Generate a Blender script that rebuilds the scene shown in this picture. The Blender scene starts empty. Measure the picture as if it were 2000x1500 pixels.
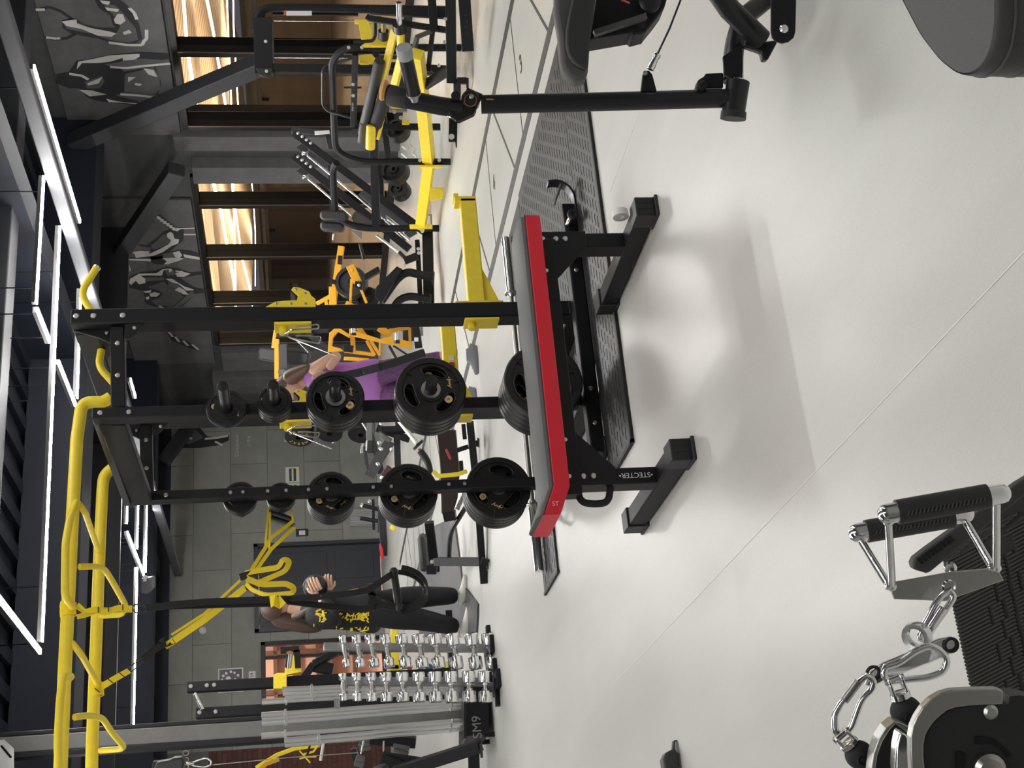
import bpy, math, random
from mathutils import Vector, Matrix
random.seed(7)
SC = bpy.context.scene
COL = SC.collection
PI = math.pi
# ---------------------------------------------------------------- camera
H = 1.30                      # eye height
F = 2667.0                    # focal length in pixels of the 2000 px frame side
PITCH, ROLL, YAW = math.radians(9.0), math.radians(-1.52), math.radians(23.93)
def _cam_axes():
    c, s = math.cos, math.sin
    fw = Vector((0, -s(PITCH), c(PITCH))); rt = Vector((1, 0, 0)); up = Vector((0, -c(PITCH), -s(PITCH)))
    a = fw*c(YAW) - rt*s(YAW); b = fw*s(YAW) + rt*c(YAW)
    def R(v): return Vector((c(ROLL)*v.x - s(ROLL)*v.y, s(ROLL)*v.x + c(ROLL)*v.y, v.z))
    return R(b), R(a), R(up)
_B, _A, _U = _cam_axes()      # world x, y, z seen in camera axes (right, down, forward) of the phone held upright
def cam2w(v): return Vector((_B.dot(v), _A.dot(v), _U.dot(v)))
RIGHT, DOWN, FWD = cam2w(Vector((1,0,0))), cam2w(Vector((0,1,0))), cam2w(Vector((0,0,1)))
CAM = Vector((0, 0, H))
cd = bpy.data.cameras.new('camera'); cam = bpy.data.objects.new('camera', cd); COL.objects.link(cam)
cd.sensor_width = 36; cd.lens = F/2000*36; cd.clip_start = 0.02; cd.clip_end = 200
m = Matrix((( DOWN.x, RIGHT.x, -FWD.x, CAM.x), (DOWN.y, RIGHT.y, -FWD.y, CAM.y), (DOWN.z, RIGHT.z, -FWD.z, CAM.z), (0,0,0,1)))
cam.matrix_world = m          # phone turned on its side: the room's up is the frame's left
SC.camera = cam
def ray(x, y): return cam2w(Vector(((750-y)/F, (x-1000)/F, 1.0)))
def pz(x, y, h=0.0): d = ray(x, y); return CAM + d*((h-H)/d.z)
def pX(x, y, c): d = ray(x, y); return CAM + d*(c/d.x)
def pY(x, y, c): d = ray(x, y); return CAM + d*(c/d.y)
def pD(x, y, D): return CAM + ray(x, y)*D
# ---------------------------------------------------------------- world, exposure
SC.view_settings.view_transform = 'Standard'; SC.view_settings.look = 'None'
SC.view_settings.gamma = 1.0; SC.view_settings.use_curve_mapping = False
SC.view_settings.exposure = 0.0
W = bpy.data.worlds.new('world'); SC.world = W; W.use_nodes = True
W.node_tree.nodes['Background'].inputs[0].default_value = (0.50, 0.54, 0.62, 1)
W.node_tree.nodes['Background'].inputs[1].default_value = 0.25
LAMP = 58.0                   # strength of the LED strips
LAMP_K = 0.80
# ---------------------------------------------------------------- materials
MATS = {}
def srgb(r, g, b):
    f = lambda c: (c/255/12.92) if c/255 <= .04045 else ((c/255+.055)/1.055)**2.4
    return (f(r), f(g), f(b), 1)
def mat(name, col, rough=.5, metal=0.0, bump=0.0, bscale=200, var=0.0, vscale=6, coat=0.0, emit=None, estr=0, spec=.5, trans=0, alpha=1):
    if name in MATS: return MATS[name]
    M = bpy.data.materials.new(name); M.use_nodes = True; nt = M.node_tree; b = nt.nodes['Principled BSDF']
    b.inputs['Base Color'].default_value = col; b.inputs['Roughness'].default_value = rough; b.inputs['Metallic'].default_value = metal
    b.inputs['Coat Weight'].default_value = coat; b.inputs['Coat Roughness'].default_value = .15
    b.inputs['Specular IOR Level'].default_value = spec
    if trans: b.inputs['Transmission Weight'].default_value = trans
    if alpha < 1: b.inputs['Alpha'].default_value = alpha
    if emit: b.inputs['Emission Color'].default_value = emit; b.inputs['Emission Strength'].default_value = estr
    if var or bump:
        tc = nt.nodes.new('ShaderNodeTexCoord')
    if var:
        n = nt.nodes.new('ShaderNodeTexNoise'); n.inputs['Scale'].default_value = vscale; n.inputs['Detail'].default_value = 5
        r = nt.nodes.new('ShaderNodeValToRGB')
        r.color_ramp.elements[0].position = .3; r.color_ramp.elements[1].position = .7
        r.color_ramp.elements[0].color = tuple(c*(1-var) for c in col[:3]) + (1,)
        r.color_ramp.elements[1].color = tuple(min(1, c*(1+var)) for c in col[:3]) + (1,)
        nt.links.new(tc.outputs['Object'], n.inputs['Vector']); nt.links.new(n.outputs['Fac'], r.inputs['Fac'])
        nt.links.new(r.outputs['Color'], b.inputs['Base Color'])
    if bump:
        n2 = nt.nodes.new('ShaderNodeTexNoise'); n2.inputs['Scale'].default_value = bscale; n2.inputs['Detail'].default_value = 3
        bp = nt.nodes.new('ShaderNodeBump'); bp.inputs['Strength'].default_value = bump; bp.inputs['Distance'].default_value = .002
        nt.links.new(tc.outputs['Object'], n2.inputs['Vector']); nt.links.new(n2.outputs['Fac'], bp.inputs['Height'])
        nt.links.new(bp.outputs['Normal'], b.inputs['Normal'])
    MATS[name] = M; return M
BLACK = mat('black_powder_coat', (.0085,.0085,.011,1), .5, bump=.25, bscale=500, spec=.32)
BLACKS = mat('black_satin_paint', (.014,.014,.017,1), .33)
CAP = mat('black_plastic', (.022,.022,.024,1), .5)
RUB = mat('black_rubber', (.010,.010,.011,1), .42, bump=.15, bscale=300)
DULL = mat('matt_black_rubber', (.018,.018,.020,1), .75)
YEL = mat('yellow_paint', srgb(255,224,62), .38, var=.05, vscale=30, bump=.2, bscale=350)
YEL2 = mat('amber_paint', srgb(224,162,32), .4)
CHR = mat('chrome', (.90,.90,.91,1), .17, 1.0)
STEEL = mat('brushed_steel', (.50,.49,.47,1), .32, 1.0, bump=.1, bscale=120)
BOLT = mat('zinc_bolt', (.62,.61,.60,1), .35, 1.0)
LEA = mat('grey_black_leather', (.030,.030,.032,1), .48, bump=.35, bscale=700)
LEAG = mat('grey_leather', (.085,.083,.082,1), .55, bump=.3, bscale=600)
RED = mat('red_leather', srgb(222,24,48), .45, bump=.3, bscale=500)
STRAPY = mat('yellow_webbing', srgb(252,222,40), .7, bump=.4, bscale=500)
STRAPB = mat('black_webbing', (.012,.012,.013,1), .75, bump=.4, bscale=500)
GREY = mat('grey_plastic', (.26,.26,.26,1), .45)
WHITE = mat('white_plastic', (.8,.8,.79,1), .4)
SILVER = mat('silver_paint', (.42,.42,.43,1), .3, .7)
GOLD = mat('gold_print', srgb(214,182,128), .45)
# ---------------------------------------------------------------- mesh builder
def frame(d, up=None):
    d = Vector(d).normalized()
    up = Vector(up) if up is not None else (Vector((0,0,1)) if abs(d.z) < .95 else Vector((0,1,0)))
    s = d.cross(up)
    if s.length < 1e-6: s = d.cross(Vector((1,0,0)))
    s.normalize(); u = s.cross(d).normalized(); return d, s, u
def fillet(pts, r, n=6):
    P = [Vector(p) for p in pts]; out = [P[0]]
    for i in range(1, len(P)-1):
        a, b, c = P[i-1], P[i], P[i+1]
        la, lc = (a-b).length, (c-b).length; q = min(r, la*.48, lc*.48)
        p0 = b + (a-b)*(q/la); p1 = b + (c-b)*(q/lc)
        for k in range(n+1):
            t = k/n; out.append(p0*(1-t)**2 + b*2*t*(1-t) + p1*t*t)
    out.append(P[-1]); return out
class MB:
    def __init__(s): s.v = []; s.f = []; s.T = None
    def add(s, vs, fs):
        o = len(s.v)
        for v in vs:
            v = Vector(v); s.v.append(s.T @ v if s.T is not None else v)
        s.f += [tuple(i+o for i in f) for f in fs]; return s
    def box(s, c, d, R=None):
        c = Vector(c); x, y, z = d[0]/2, d[1]/2, d[2]/2
        vs = [Vector((i*x, j*y, k*z)) for k in (-1,1) for j in (-1,1) for i in (-1,1)]
        if R is not None: vs = [R @ v for v in vs]
        return s.add([c+v for v in vs], [(0,2,3,1),(4,5,7,6),(0,1,5,4),(2,6,7,3),(0,4,6,2),(1,3,7,5)])
    def bb(s, x0, x1, y0, y1, z0, z1):
        return s.box(((x0+x1)/2, (y0+y1)/2, (z0+z1)/2), (abs(x1-x0), abs(y1-y0), abs(z1-z0)))
    def bar(s, p0, p1, w, h, up=None):
        p0, p1 = Vector(p0), Vector(p1); d, sd, u = frame(p1-p0, up)
        vs = [p + sd*(i*w/2) + u*(k*h/2) for p in (p0, p1) for k in (-1,1) for i in (-1,1)]
        return s.add(vs, [(0,2,3,1),(4,5,7,6),(0,1,5,4),(2,6,7,3),(0,4,6,2),(1,3,7,5)])
    def path(s, pts, w, h, up=None):
        # rectangular tube swept along a path with mitred corners
        P = [Vector(p) for p in pts]; vs = []; n = len(P)
        d0, sd, u = frame(P[1]-P[0], up)
        for i, p in enumerate(P):
            a = (P[i]-P[i-1]).normalized() if i else (P[1]-P[0]).normalized()
            b = (P[i+1]-P[i]).normalized() if i < n-1 else a
            t = (a+b)
            if t.length < 1e-6: t = a
            t.normalize(); up0 = Vector(up) if up is not None else u
            si = t.cross(up0)
            if si.length < 1e-4: si = sd
            si.normalize(); ui = si.cross(t).normalized()
            if up is None: u = ui
            k = 1/max(.5, math.sqrt((1+a.dot(b))/2))
            bend = (b-a); ku = ks = 1
            if bend.length > 1e-3:
                bend.normalize(); ku = 1+(k-1)*abs(bend.dot(ui)); ks = 1+(k-1)*abs(bend.dot(si))
            for kk in (-1,1):
                for ii in (-1,1): vs.append(p + si*(ii*w/2*ks) + ui*(kk*h/2*ku))
        fs = [(0,2,3,1), tuple(4*(n-1)+q for q in (0,1,3,2))]
        for i in range(n-1):
            o = 4*i
            for a_, b_ in ((0,1),(1,3),(3,2),(2,0)): fs.append((o+a_, o+b_, o+4+b_, o+4+a_))
        return s.add(vs, fs)
    def tube(s, pts, r, n=12, closed=False, cap=True, flat=None):
        P = [Vector(p) for p in pts]; N = len(P); vs = []
        rr = r if isinstance(r, (list, tuple)) else [r]*N
        def tan(i):
            if closed: return (P[(i+1) % N]-P[i-1]).normalized()
            a = P[max(0, i-1)]; b = P[min(N-1, i+1)]; return (b-a).normalized()
        t = tan(0); _, sd, u = frame(t)
        for i in range(N):
            t2 = tan(i); q = t.rotation_difference(t2); sd = q @ sd; u = q @ u; t = t2
            for k in range(n):
                a = 2*PI*k/n; vs.append(P[i] + (sd*math.cos(a) + u*math.sin(a))*rr[i])
        fs = []
        for i in range(N if closed else N-1):
            j = (i+1) % N
            for k in range(n): fs.append((i*n+k, i*n+(k+1) % n, j*n+(k+1) % n, j*n+k))
        if cap and not closed: fs += [tuple(range(n-1,-1,-1)), tuple((N-1)*n+k for k in range(n))]
        return s.add(vs, fs)
    def ribbon(s, pts, w, th, wdir):
        # flat strap along a path, width along wdir (vector or list)
        P = [Vector(p) for p in pts]; vs = []; N = len(P)
        for i, p in enumerate(P):
            t = (P[min(N-1,i+1)]-P[max(0,i-1)]).normalized()
            wd = Vector(wdir[i] if isinstance(wdir, list) else wdir); wd = (wd - t*wd.dot(t)).normalized(); nn = t.cross(wd)
            for kk in (-1,1):
                for ii in (-1,1): vs.append(p + wd*(ii*w/2) + nn*(kk*th/2))
        fs = [(0,2,3,1), tuple(4*(N-1)+q for q in (0,1,3,2))]
        for i in range(N-1):
            o = 4*i
            for a_, b_ in ((0,1),(1,3),(3,2),(2,0)): fs.append((o+a_, o+b_, o+4+b_, o+4+a_))
        return s.add(vs, fs)
    def cyl(s, p0, p1, r0, r1=None, n=20):
        return s.lathe([(r0, 0), (r1 if r1 is not None else r0, (Vector(p1)-Vector(p0)).length)], p0, Vector(p1)-Vector(p0), n)
    def lathe(s, prof, p0, axis, n=24, cap=True):
        d, sd, u = frame(axis); p0 = Vector(p0); vs = []
        for r, t in prof:
            for k in range(n):
                a = 2*PI*k/n; vs.append(p0 + d*t + (sd*math.cos(a)+u*math.sin(a))*max(r, 1e-5))
        fs = []
        for i in range(len(prof)-1):
            for k in range(n): fs.append((i*n+k, i*n+(k+1) % n, (i+1)*n+(k+1) % n, (i+1)*n+k))
        if cap: fs += [tuple(range(n-1,-1,-1)), tuple((len(prof)-1)*n+k for k in range(n))]
        return s.add(vs, fs)
    def ring(s, prof, p0, axis, n=32):
        # closed profile revolved (prof = closed loop of (r,t))
        d, sd, u = frame(axis); p0 = Vector(p0); vs = []; m_ = len(prof)
        for r, t in prof:
            for k in range(n):
                a = 2*PI*k/n; vs.append(p0 + d*t + (sd*math.cos(a)+u*math.sin(a))*r)
        fs = []
        for i in range(m_):
            j = (i+1) % m_
            for k in range(n): fs.append((i*n+k, i*n+(k+1) % n, j*n+(k+1) % n, j*n+k))
        return s.add(vs, fs)
    def prism(s, poly, vec):
        P = [Vector(p) for p in poly]; v = Vector(vec); n = len(P)
        return s.add(P+[p+v for p in P], [tuple(range(n-1,-1,-1)), tuple(range(n,2*n))] + [(i,(i+1)%n,n+(i+1)%n,n+i) for i in range(n)])
    def ball(s, c, r, sc=(1,1,1), n=16, R=None):
        c = Vector(c); vs = []; m_ = n//2
        for i in range(m_+1):
            th = PI*i/m_
            for k in range(n):
                a = 2*PI*k/n; v = Vector((math.sin(th)*math.cos(a)*sc[0], math.sin(th)*math.sin(a)*sc[1], math.cos(th)*sc[2]))*r
                vs.append(c + (R @ v if R is not None else v))
        return s.add(vs, [(i*n+k, (i+1)*n+k, (i+1)*n+(k+1)%n, i*n+(k+1)%n) for i in range(m_) for k in range(n)])
    def build(s, name, material, parent=None, label=None, cat=None, group=None, kind=None, bevel=0, sub=0, smooth=True, ang=35, seg=2, loc=None):
        me = bpy.data.meshes.new(name)
        if parent is not None: org = Vector(parent['_o']) if '_o' in parent else ROOT[parent.name]
        elif loc is not None: org = Vector(loc)
        else:
            xs = [v.x for v in s.v]; ys = [v.y for v in s.v]; zs = [v.z for v in s.v]
            org = Vector(((min(xs)+max(xs))/2, (min(ys)+max(ys))/2, min(zs)))
        me.from_pydata([v-org for v in s.v], [], s.f); me.update()
        if smooth:
            me.shade_smooth(); me.set_sharp_from_angle(angle=math.radians(ang))
        me.materials.append(material)
        o = bpy.data.objects.new(name, me); COL.objects.link(o)
        if parent is not None: o.parent = parent
        else: o.location = org
        ROOT[o.name] = org
        if bevel:
            b = o.modifiers.new('bevel', 'BEVEL'); b.width = bevel; b.segments = seg; b.limit_method = 'ANGLE'; b.angle_limit = math.radians(40)
        if sub:
            b = o.modifiers.new('sub', 'SUBSURF'); b.levels = sub; b.render_levels = sub
        tag(o, label, cat, group, kind); return o
ROOT = {}
def tag(o, label=None, cat=None, group=None, kind=None):
    if label: o['label'] = label
    if cat: o['category'] = cat
    if group: o['group'] = group
    if kind: o['kind'] = kind
    return o
def thing(name, label, cat, loc=(0,0,0), group=None):
    o = bpy.data.objects.new(name, None); COL.objects.link(o); o.location = loc; o.empty_display_size = .1
    ROOT[o.name] = Vector(loc); return tag(o, label, cat, group)
def part(name, parent, material, fn, **k):
    mb = MB(); fn(mb); return mb.build(name, material, parent, **k)
CH = {}
def kids(o): return [c for c in bpy.data.objects if c.parent == o]
def clone(root, loc, label=None, group=None, rot=None, scale=None, cat=None):
    def rec(o, par):
        c = o.copy(); COL.objects.link(c)
        if par is not None: c.parent = par
        for k in kids(o): rec(k, c)
        return c
    r = rec(root, None); r.location = loc
    if rot is not None: r.rotation_euler = rot
    if scale is not None: r.scale = scale
    if label: r['label'] = label
    if group: r['group'] = group
    return r
def struct(name, mb, material, parent=None, **k): return mb.build(name, material, parent, kind='structure', **k)
def text_mesh(name, body, size, pos, xdir, ydir, material, parent=None, ext=.0006, align='CENTER', **k):
    # flat lettering: xdir is the reading direction, ydir the letters' up
    cu = bpy.data.curves.new('lettering', 'FONT'); cu.body = body; cu.size = size; cu.extrude = ext; cu.align_x = align; cu.align_y = 'CENTER'
    o = bpy.data.objects.new('lettering', cu); COL.objects.link(o)
    dg = bpy.context.evaluated_depsgraph_get(); me = bpy.data.meshes.new_from_object(o.evaluated_get(dg))
    bpy.data.objects.remove(o)
    x = Vector(xdir).normalized(); y = Vector(ydir); y = (y - x*y.dot(x)).normalized(); z = x.cross(y)
    mb = MB(); P = Vector(pos)
    mb.add([P + x*v.co.x + y*v.co.y + z*v.co.z for v in me.vertices], [tuple(p.vertices) for p in me.polygons])
    bpy.data.meshes.remove(me)
    return mb.build(name, material, parent, smooth=False, **k)
# ---------------------------------------------------------------- room materials
def node_mat(name, fn, rough=.5, metal=0):
    M = bpy.data.materials.new(name); M.use_nodes = True; nt = M.node_tree; b = nt.nodes['Principled BSDF']
    b.inputs['Roughness'].default_value = rough; b.inputs['Metallic'].default_value = metal
    fn(nt, b); return M
def nn(nt, t, **k):
    n = nt.nodes.new(t)
    for a, v in k.items():
        if a in n.inputs: n.inputs[a].default_value = v
    return n
def _floor(nt, b):
    tc = nn(nt, 'ShaderNodeTexCoord'); mp = nn(nt, 'ShaderNodeMapping'); mp.inputs['Scale'].default_value = (1, .25, 1)
    n = nn(nt, 'ShaderNodeTexNoise', Scale=2.2, Detail=6.0); r = nn(nt, 'ShaderNodeValToRGB')
    r.color_ramp.elements[0].color = (.560,.555,.520,1); r.color_ramp.elements[1].color = (.640,.635,.600,1)
    r.color_ramp.elements[0].position = .35; r.color_ramp.elements[1].position = .65
    n2 = nn(nt, 'ShaderNodeTexNoise', Scale=420.0, Detail=2.0)
    mx = nn(nt, 'ShaderNodeMixRGB'); mx.blend_type = 'OVERLAY'; mx.inputs[0].default_value = .18
    L = nt.links.new
    L(tc.outputs['Object'], mp.inputs['Vector']); L(mp.outputs['Vector'], n.inputs['Vector']); L(n.outputs['Fac'], r.inputs['Fac'])
    L(tc.outputs['Object'], n2.inputs['Vector']); L(r.outputs['Color'], mx.inputs[1]); L(n2.outputs['Fac'], mx.inputs[2]); L(mx.outputs[0], b.inputs['Base Color'])
    n3 = nn(nt, 'ShaderNodeTexNoise', Scale=3.0, Detail=4.0); mr = nn(nt, 'ShaderNodeMapRange'); mr.inputs['To Min'].default_value = .27; mr.inputs['To Max'].default_value = .42
    L(mp.outputs['Vector'], n3.inputs['Vector']); L(n3.outputs['Fac'], mr.inputs['Value']); L(mr.outputs['Result'], b.inputs['Roughness'])
M_FLOOR = node_mat('grey_linoleum', _floor, .35)
def concrete(name, base, var=.18, tile=None, bump=.2):
    def fn(nt, b):
        L = nt.links.new
        tc = nn(nt, 'ShaderNodeTexCoord'); n = nn(nt, 'ShaderNodeTexNoise', Scale=3.0, Detail=9.0, Roughness=.7); r = nn(nt, 'ShaderNodeValToRGB')
        r.color_ramp.elements[0].color = tuple(c*(1-var) for c in base)+(1,); r.color_ramp.elements[1].color = tuple(c*(1+var) for c in base)+(1,)
        r.color_ramp.elements[0].position = .3; r.color_ramp.elements[1].position = .7
        L(tc.outputs['Object'], n.inputs['Vector']); L(n.outputs['Fac'], r.inputs['Fac']); out = r.outputs['Color']
        if tile:
            mp = nn(nt, 'ShaderNodeMapping'); mp.inputs['Rotation'].default_value = (PI/2, 0, 0)
            br = nn(nt, 'ShaderNodeTexBrick'); br.inputs['Scale'].default_value = 1.0; br.inputs['Brick Width'].default_value = tile[0]; br.inputs['Row Height'].default_value = tile[1]
            br.inputs['Mortar Size'].default_value = tile[2]; br.inputs['Color1'].default_value = (1,1,1,1); br.inputs['Color2'].default_value = tile[3]; br.inputs['Mortar'].default_value = (.45,.45,.45,1)
            mx = nn(nt, 'ShaderNodeMixRGB'); mx.blend_type = 'MULTIPLY'; mx.inputs[0].default_value = 1
            L(tc.outputs['Object'], mp.inputs['Vector']); L(mp.outputs['Vector'], br.inputs['Vector']); L(out, mx.inputs[1]); L(br.outputs['Color'], mx.inputs[2]); out = mx.outputs[0]
        L(out, b.inputs['Base Color'])
        bp = nn(nt, 'ShaderNodeBump', Strength=bump, Distance=.01); L(n.outputs['Fac'], bp.inputs['Height']); L(bp.outputs['Normal'], b.inputs['Normal'])
    return node_mat(name, fn, .75)
M_WALL = concrete('dark_grey_plaster', (.085,.086,.09))
M_PANEL = concrete('grey_concrete_panel', (.12,.12,.122), .2)
M_TILE = concrete('grey_wall_tile', (.31,.315,.29), .12, (1.2, .6, .006, (.80,.80,.80,1)))
M_BRICK = concrete('dark_red_brick', (.115,.040,.030), .35, (.25, .075, .008, (.60,.50,.50,1)), .5)
M_PIL = concrete('light_grey_render', (.22,.217,.21))
M_CEIL = mat('black_ceiling_slats', (.007,.010,.020,1), .6)
M_SOFFIT = mat('navy_black_soffit', (.012,.016,.030,1), .65)
M_FRAME = mat('dark_bronze_frame', (.018,.016,.015,1), .35, .3)
M_EDGE = mat('bare_metal_edge', (.42,.36,.31,1), .3, 1.0)
M_BEAMG = mat('grey_beam_paint', (.13,.132,.15,1), .6, var=.1, vscale=4)
M_BEAMD = mat('dark_beam_paint', (.035,.036,.042,1), .5)
def _glass(nt, b):
    L = nt.links.new; out = nt.nodes['Material Output']
    t = nn(nt, 'ShaderNodeBsdfTransparent'); t.inputs['Color'].default_value = (.80,.77,.74,1)
    g = nn(nt, 'ShaderNodeBsdfGlossy'); g.inputs['Roughness'].default_value = .02
    fr = nn(nt, 'ShaderNodeFresnel', IOR=1.5); mx = nn(nt, 'ShaderNodeMixShader')
    gm = nn(nt, 'ShaderNodeNewGeometry'); sb = nn(nt, 'ShaderNodeMath'); sb.operation = 'SUBTRACT'; sb.inputs[0].default_value = 1.0; ml = nn(nt, 'ShaderNodeMath'); ml.operation = 'MULTIPLY'
    L(gm.outputs['Backfacing'], sb.inputs[1]); L(sb.outputs[0], ml.inputs[0]); L(fr.outputs['Fac'], ml.inputs[1]); L(ml.outputs[0], mx.inputs[0]); L(t.outputs[0], mx.inputs[1]); L(g.outputs[0], mx.inputs[2]); L(mx.outputs[0], out.inputs['Surface'])
M_GLASS = node_mat('tinted_window_glass', _glass)
def _wood(nt, b):
    L = nt.links.new; tc = nn(nt, 'ShaderNodeTexCoord'); w = nn(nt, 'ShaderNodeTexWave', Scale=2.2); w.bands_direction = 'Y'; w.inputs['Distortion'].default_value = .5
    r = nn(nt, 'ShaderNodeValToRGB'); r.color_ramp.elements[0].color = (.50,.36,.24,1); r.color_ramp.elements[1].color = (.85,.72,.55,1)
    L(tc.outputs['Object'], w.inputs['Vector']); L(w.outputs['Fac'], r.inputs['Fac']); L(r.outputs['Color'], b.inputs['Base Color'])
M_WOOD = node_mat('curved_timber_slats', _wood, .6)
M_LED = mat('led_strip', (1,1,1,1), .5, emit=(1,.985,.95,1), estr=LAMP*2.4)
M_WARM = mat('warm_led_strip', (1,1,1,1), .5, emit=(1,.80,.55,1), estr=26)
M_TAPE = mat('black_floor_tape', (.045,.042,.036,1), .5)
M_SEAM = mat('white_weld_line', (.78,.77,.72,1), .4)
# ---------------------------------------------------------------- room shell
XW, YW = 9.3, 21.6
ZC = 4.05
struct('floor', MB().bb(-3.2, 9.6, -3.2, 22.6, -.12, 0), M_FLOOR)
mb = MB(); mb.bb(-3.2, 9.6, -3.2, 22.6, ZC, ZC+.1)
x = -3.0
while x < 9.5: mb.bb(x, x+.14, -3.2, 22.4, ZC-.06, ZC+.01); x += .34
struct('ceiling', mb, M_CEIL, smooth=False)
M_LITE = mat('pale_grey_plaster', (.42,.42,.41,1), .7)
struct('wall_left', MB().bb(-3.3, -3.15, -3.2, 22.6, 0, ZC+.05), M_LITE)
struct('wall_back', MB().bb(-3.2, 9.6, -3.3, -3.15, 0, ZC+.05), M_LITE)
# far wall with its door and the opening into the next hall
mb = MB()
mb.bb(6.86, 9.3, YW, YW+.25, 0, 3.36); mb.bb(5.40, 6.86, YW, YW+.25, 2.02, 3.36); mb.bb(5.25, 5.40, YW, YW+.25, 0, 3.36)
mb.bb(4.12, 5.25, YW, YW+.25, 1.95, 3.36); mb.bb(3.62, 4.12, YW, YW+.25, 0, 3.36)
struct('wall_far', mb, M_TILE)
struct('trim_1', MB().bb(-3.2, 9.3, YW-.05, YW+.3, 3.36, ZC), M_SOFFIT)
struct('wall_far_brick', MB().bb(-3.2, 3.62, YW, YW+.25, 0, 2.75), M_BRICK)
struct('trim_2', MB().bb(-3.2, 3.62, YW-.02, YW+.25, 2.75, 3.36), M_PANEL)
# door: two dark leaves with recessed panels and a long handle
M_DOOR = mat('charcoal_door_paint', (.040,.044,.055,1), .4)
dr = tag(thing('door_1', None, None, (6.13, YW, 0)), kind='structure')
mb = MB(); mb.bb(5.40,5.46,YW-.05,YW+.1,0,2.04); mb.bb(6.80,6.86,YW-.05,YW+.1,0,2.04); mb.bb(5.40,6.86,YW-.05,YW+.1,1.97,2.04)
mb.build('door_frame', M_DOOR, dr, bevel=.004)
for a, b_ in ((5.465, 6.12), (6.13, 6.795)):
    mb = MB(); mb.bb(a, b_, YW+.02, YW+.07, .01, 1.965)
    for q0, q1 in ((.12,.75),(.87,1.85)):
        mb.bb(a+.10, b_-.10, YW+.008, YW+.022, q0, q1)
    lf = mb.build('door_leaf', M_DOOR, dr, bevel=.006)
    hx = b_-.06 if a < 6 else a+.06
    mb = MB(); mb.tube([(hx,YW-.01,.80),(hx,YW-.03,.82),(hx,YW-.03,1.12),(hx,YW-.01,1.14)], .008); mb.cyl((hx,YW+.02,1.0),(hx,YW-.012,1.0),.018); mb.build('door_handle', CHR, lf)
# opening to the next hall: dark frame, lit shelves of the hall behind
M_PINK = mat('pale_rose_panel', srgb(196,164,150), .6); M_BROWN = mat('umber_panel', srgb(88,66,56), .6)
w3 = tag(thing('window_3', None, None, (4.68, YW, 0)), kind='structure')
mb = MB(); mb.bb(4.12,4.17,YW-.03,YW+.08,0,1.95); mb.bb(5.19,5.25,YW-.03,YW+.08,0,1.95); mb.bb(4.12,5.25,YW-.03,YW+.08,1.88,1.95); mb.bb(4.12,5.25,YW-.03,YW+.08,0,.06); mb.bb(4.98,5.02,YW-.02,YW+.06,.06,1.88)
mb.build('window_frame', M_FRAME, w3, bevel=.003)
MB().bb(4.17,5.19,YW+.02,YW+.03,.06,1.88).build('pane', M_GLASS, w3)
mb = MB(); mb.bb(3.0,6.5,YW+3,YW+3.1,-.1,3.3); mb.bb(3.0,6.5,YW+.25,YW+3,-.12,-.02); mb.bb(2.95,3.05,YW+.25,YW+3,0,3.3); mb.bb(6.45,6.55,YW+.25,YW+3,0,3.3)
struct('wall_beyond', mb, M_PINK)
mb = MB()
for q in (.35, .72, 1.0, 1.42, 1.75, 2.2, 2.6): mb.bb(3.1,6.4,YW+2.85,YW+2.98,q,q+.07)
for q in (3.4,4.4,5.0,5.7,6.3): mb.bb(q,q+.08,YW+2.85,YW+2.97,0,3.2)
struct('trim_3', mb, M_BROWN)
struct('trim_4', MB().bb(3.0,6.5,YW+.3,YW+3.1,3.3,3.4), M_PINK)
ld = bpy.data.lights.new('next_hall_fill', 'AREA'); ld.shape = 'RECTANGLE'; ld.size = 2.6; ld.size_y = .5; ld.energy = 260; ld.color = (1,.87,.78); o = bpy.data.objects.new('next_hall_fill', ld); COL.objects.link(o); o.location = (4.75, YW+1.3, 3.2)  # added unseen area light that brightens the room behind the opening
# right wall: glazing bays, piers, painted band above
ZT = 2.50
mb = MB(); mb.bb(XW, XW+.3, -3.2, YW+.25, ZT, ZC+.05); mb.bb(XW, XW+.3, 13.42, 14.42, 0, ZT); mb.bb(XW, XW+.3, 19.12, YW+.25, 0, ZT); mb.bb(XW, XW+.3, -3.2, 6.6, 0, ZT)
struct('wall_right', mb, M_WALL)
for i, (a, b_) in enumerate(((6.6, 13.55), (14.95, 19.75))): struct('wall_panel_%s' % ('near','far')[i], MB().bb(XW-.04, XW, a, b_, ZT+.03, 3.75), M_PANEL, bevel=.01)
mb = MB(); mb.bb(XW-.10, XW, 13.5, 13.78, 0, 2.62); mb.bb(XW-.16, XW, 14.05, 14.40, 0, 2.45); struct('trim_5', mb, M_PANEL, bevel=.006)
mb = MB(); mb.bb(XW-.10, XW, 19.3, 19.95, 0, 2.42); mb.bb(XW-.16, XW, 20.1, 20.7, 0, 2.6); struct('trim_6', mb, M_PANEL, bevel=.006)
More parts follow.
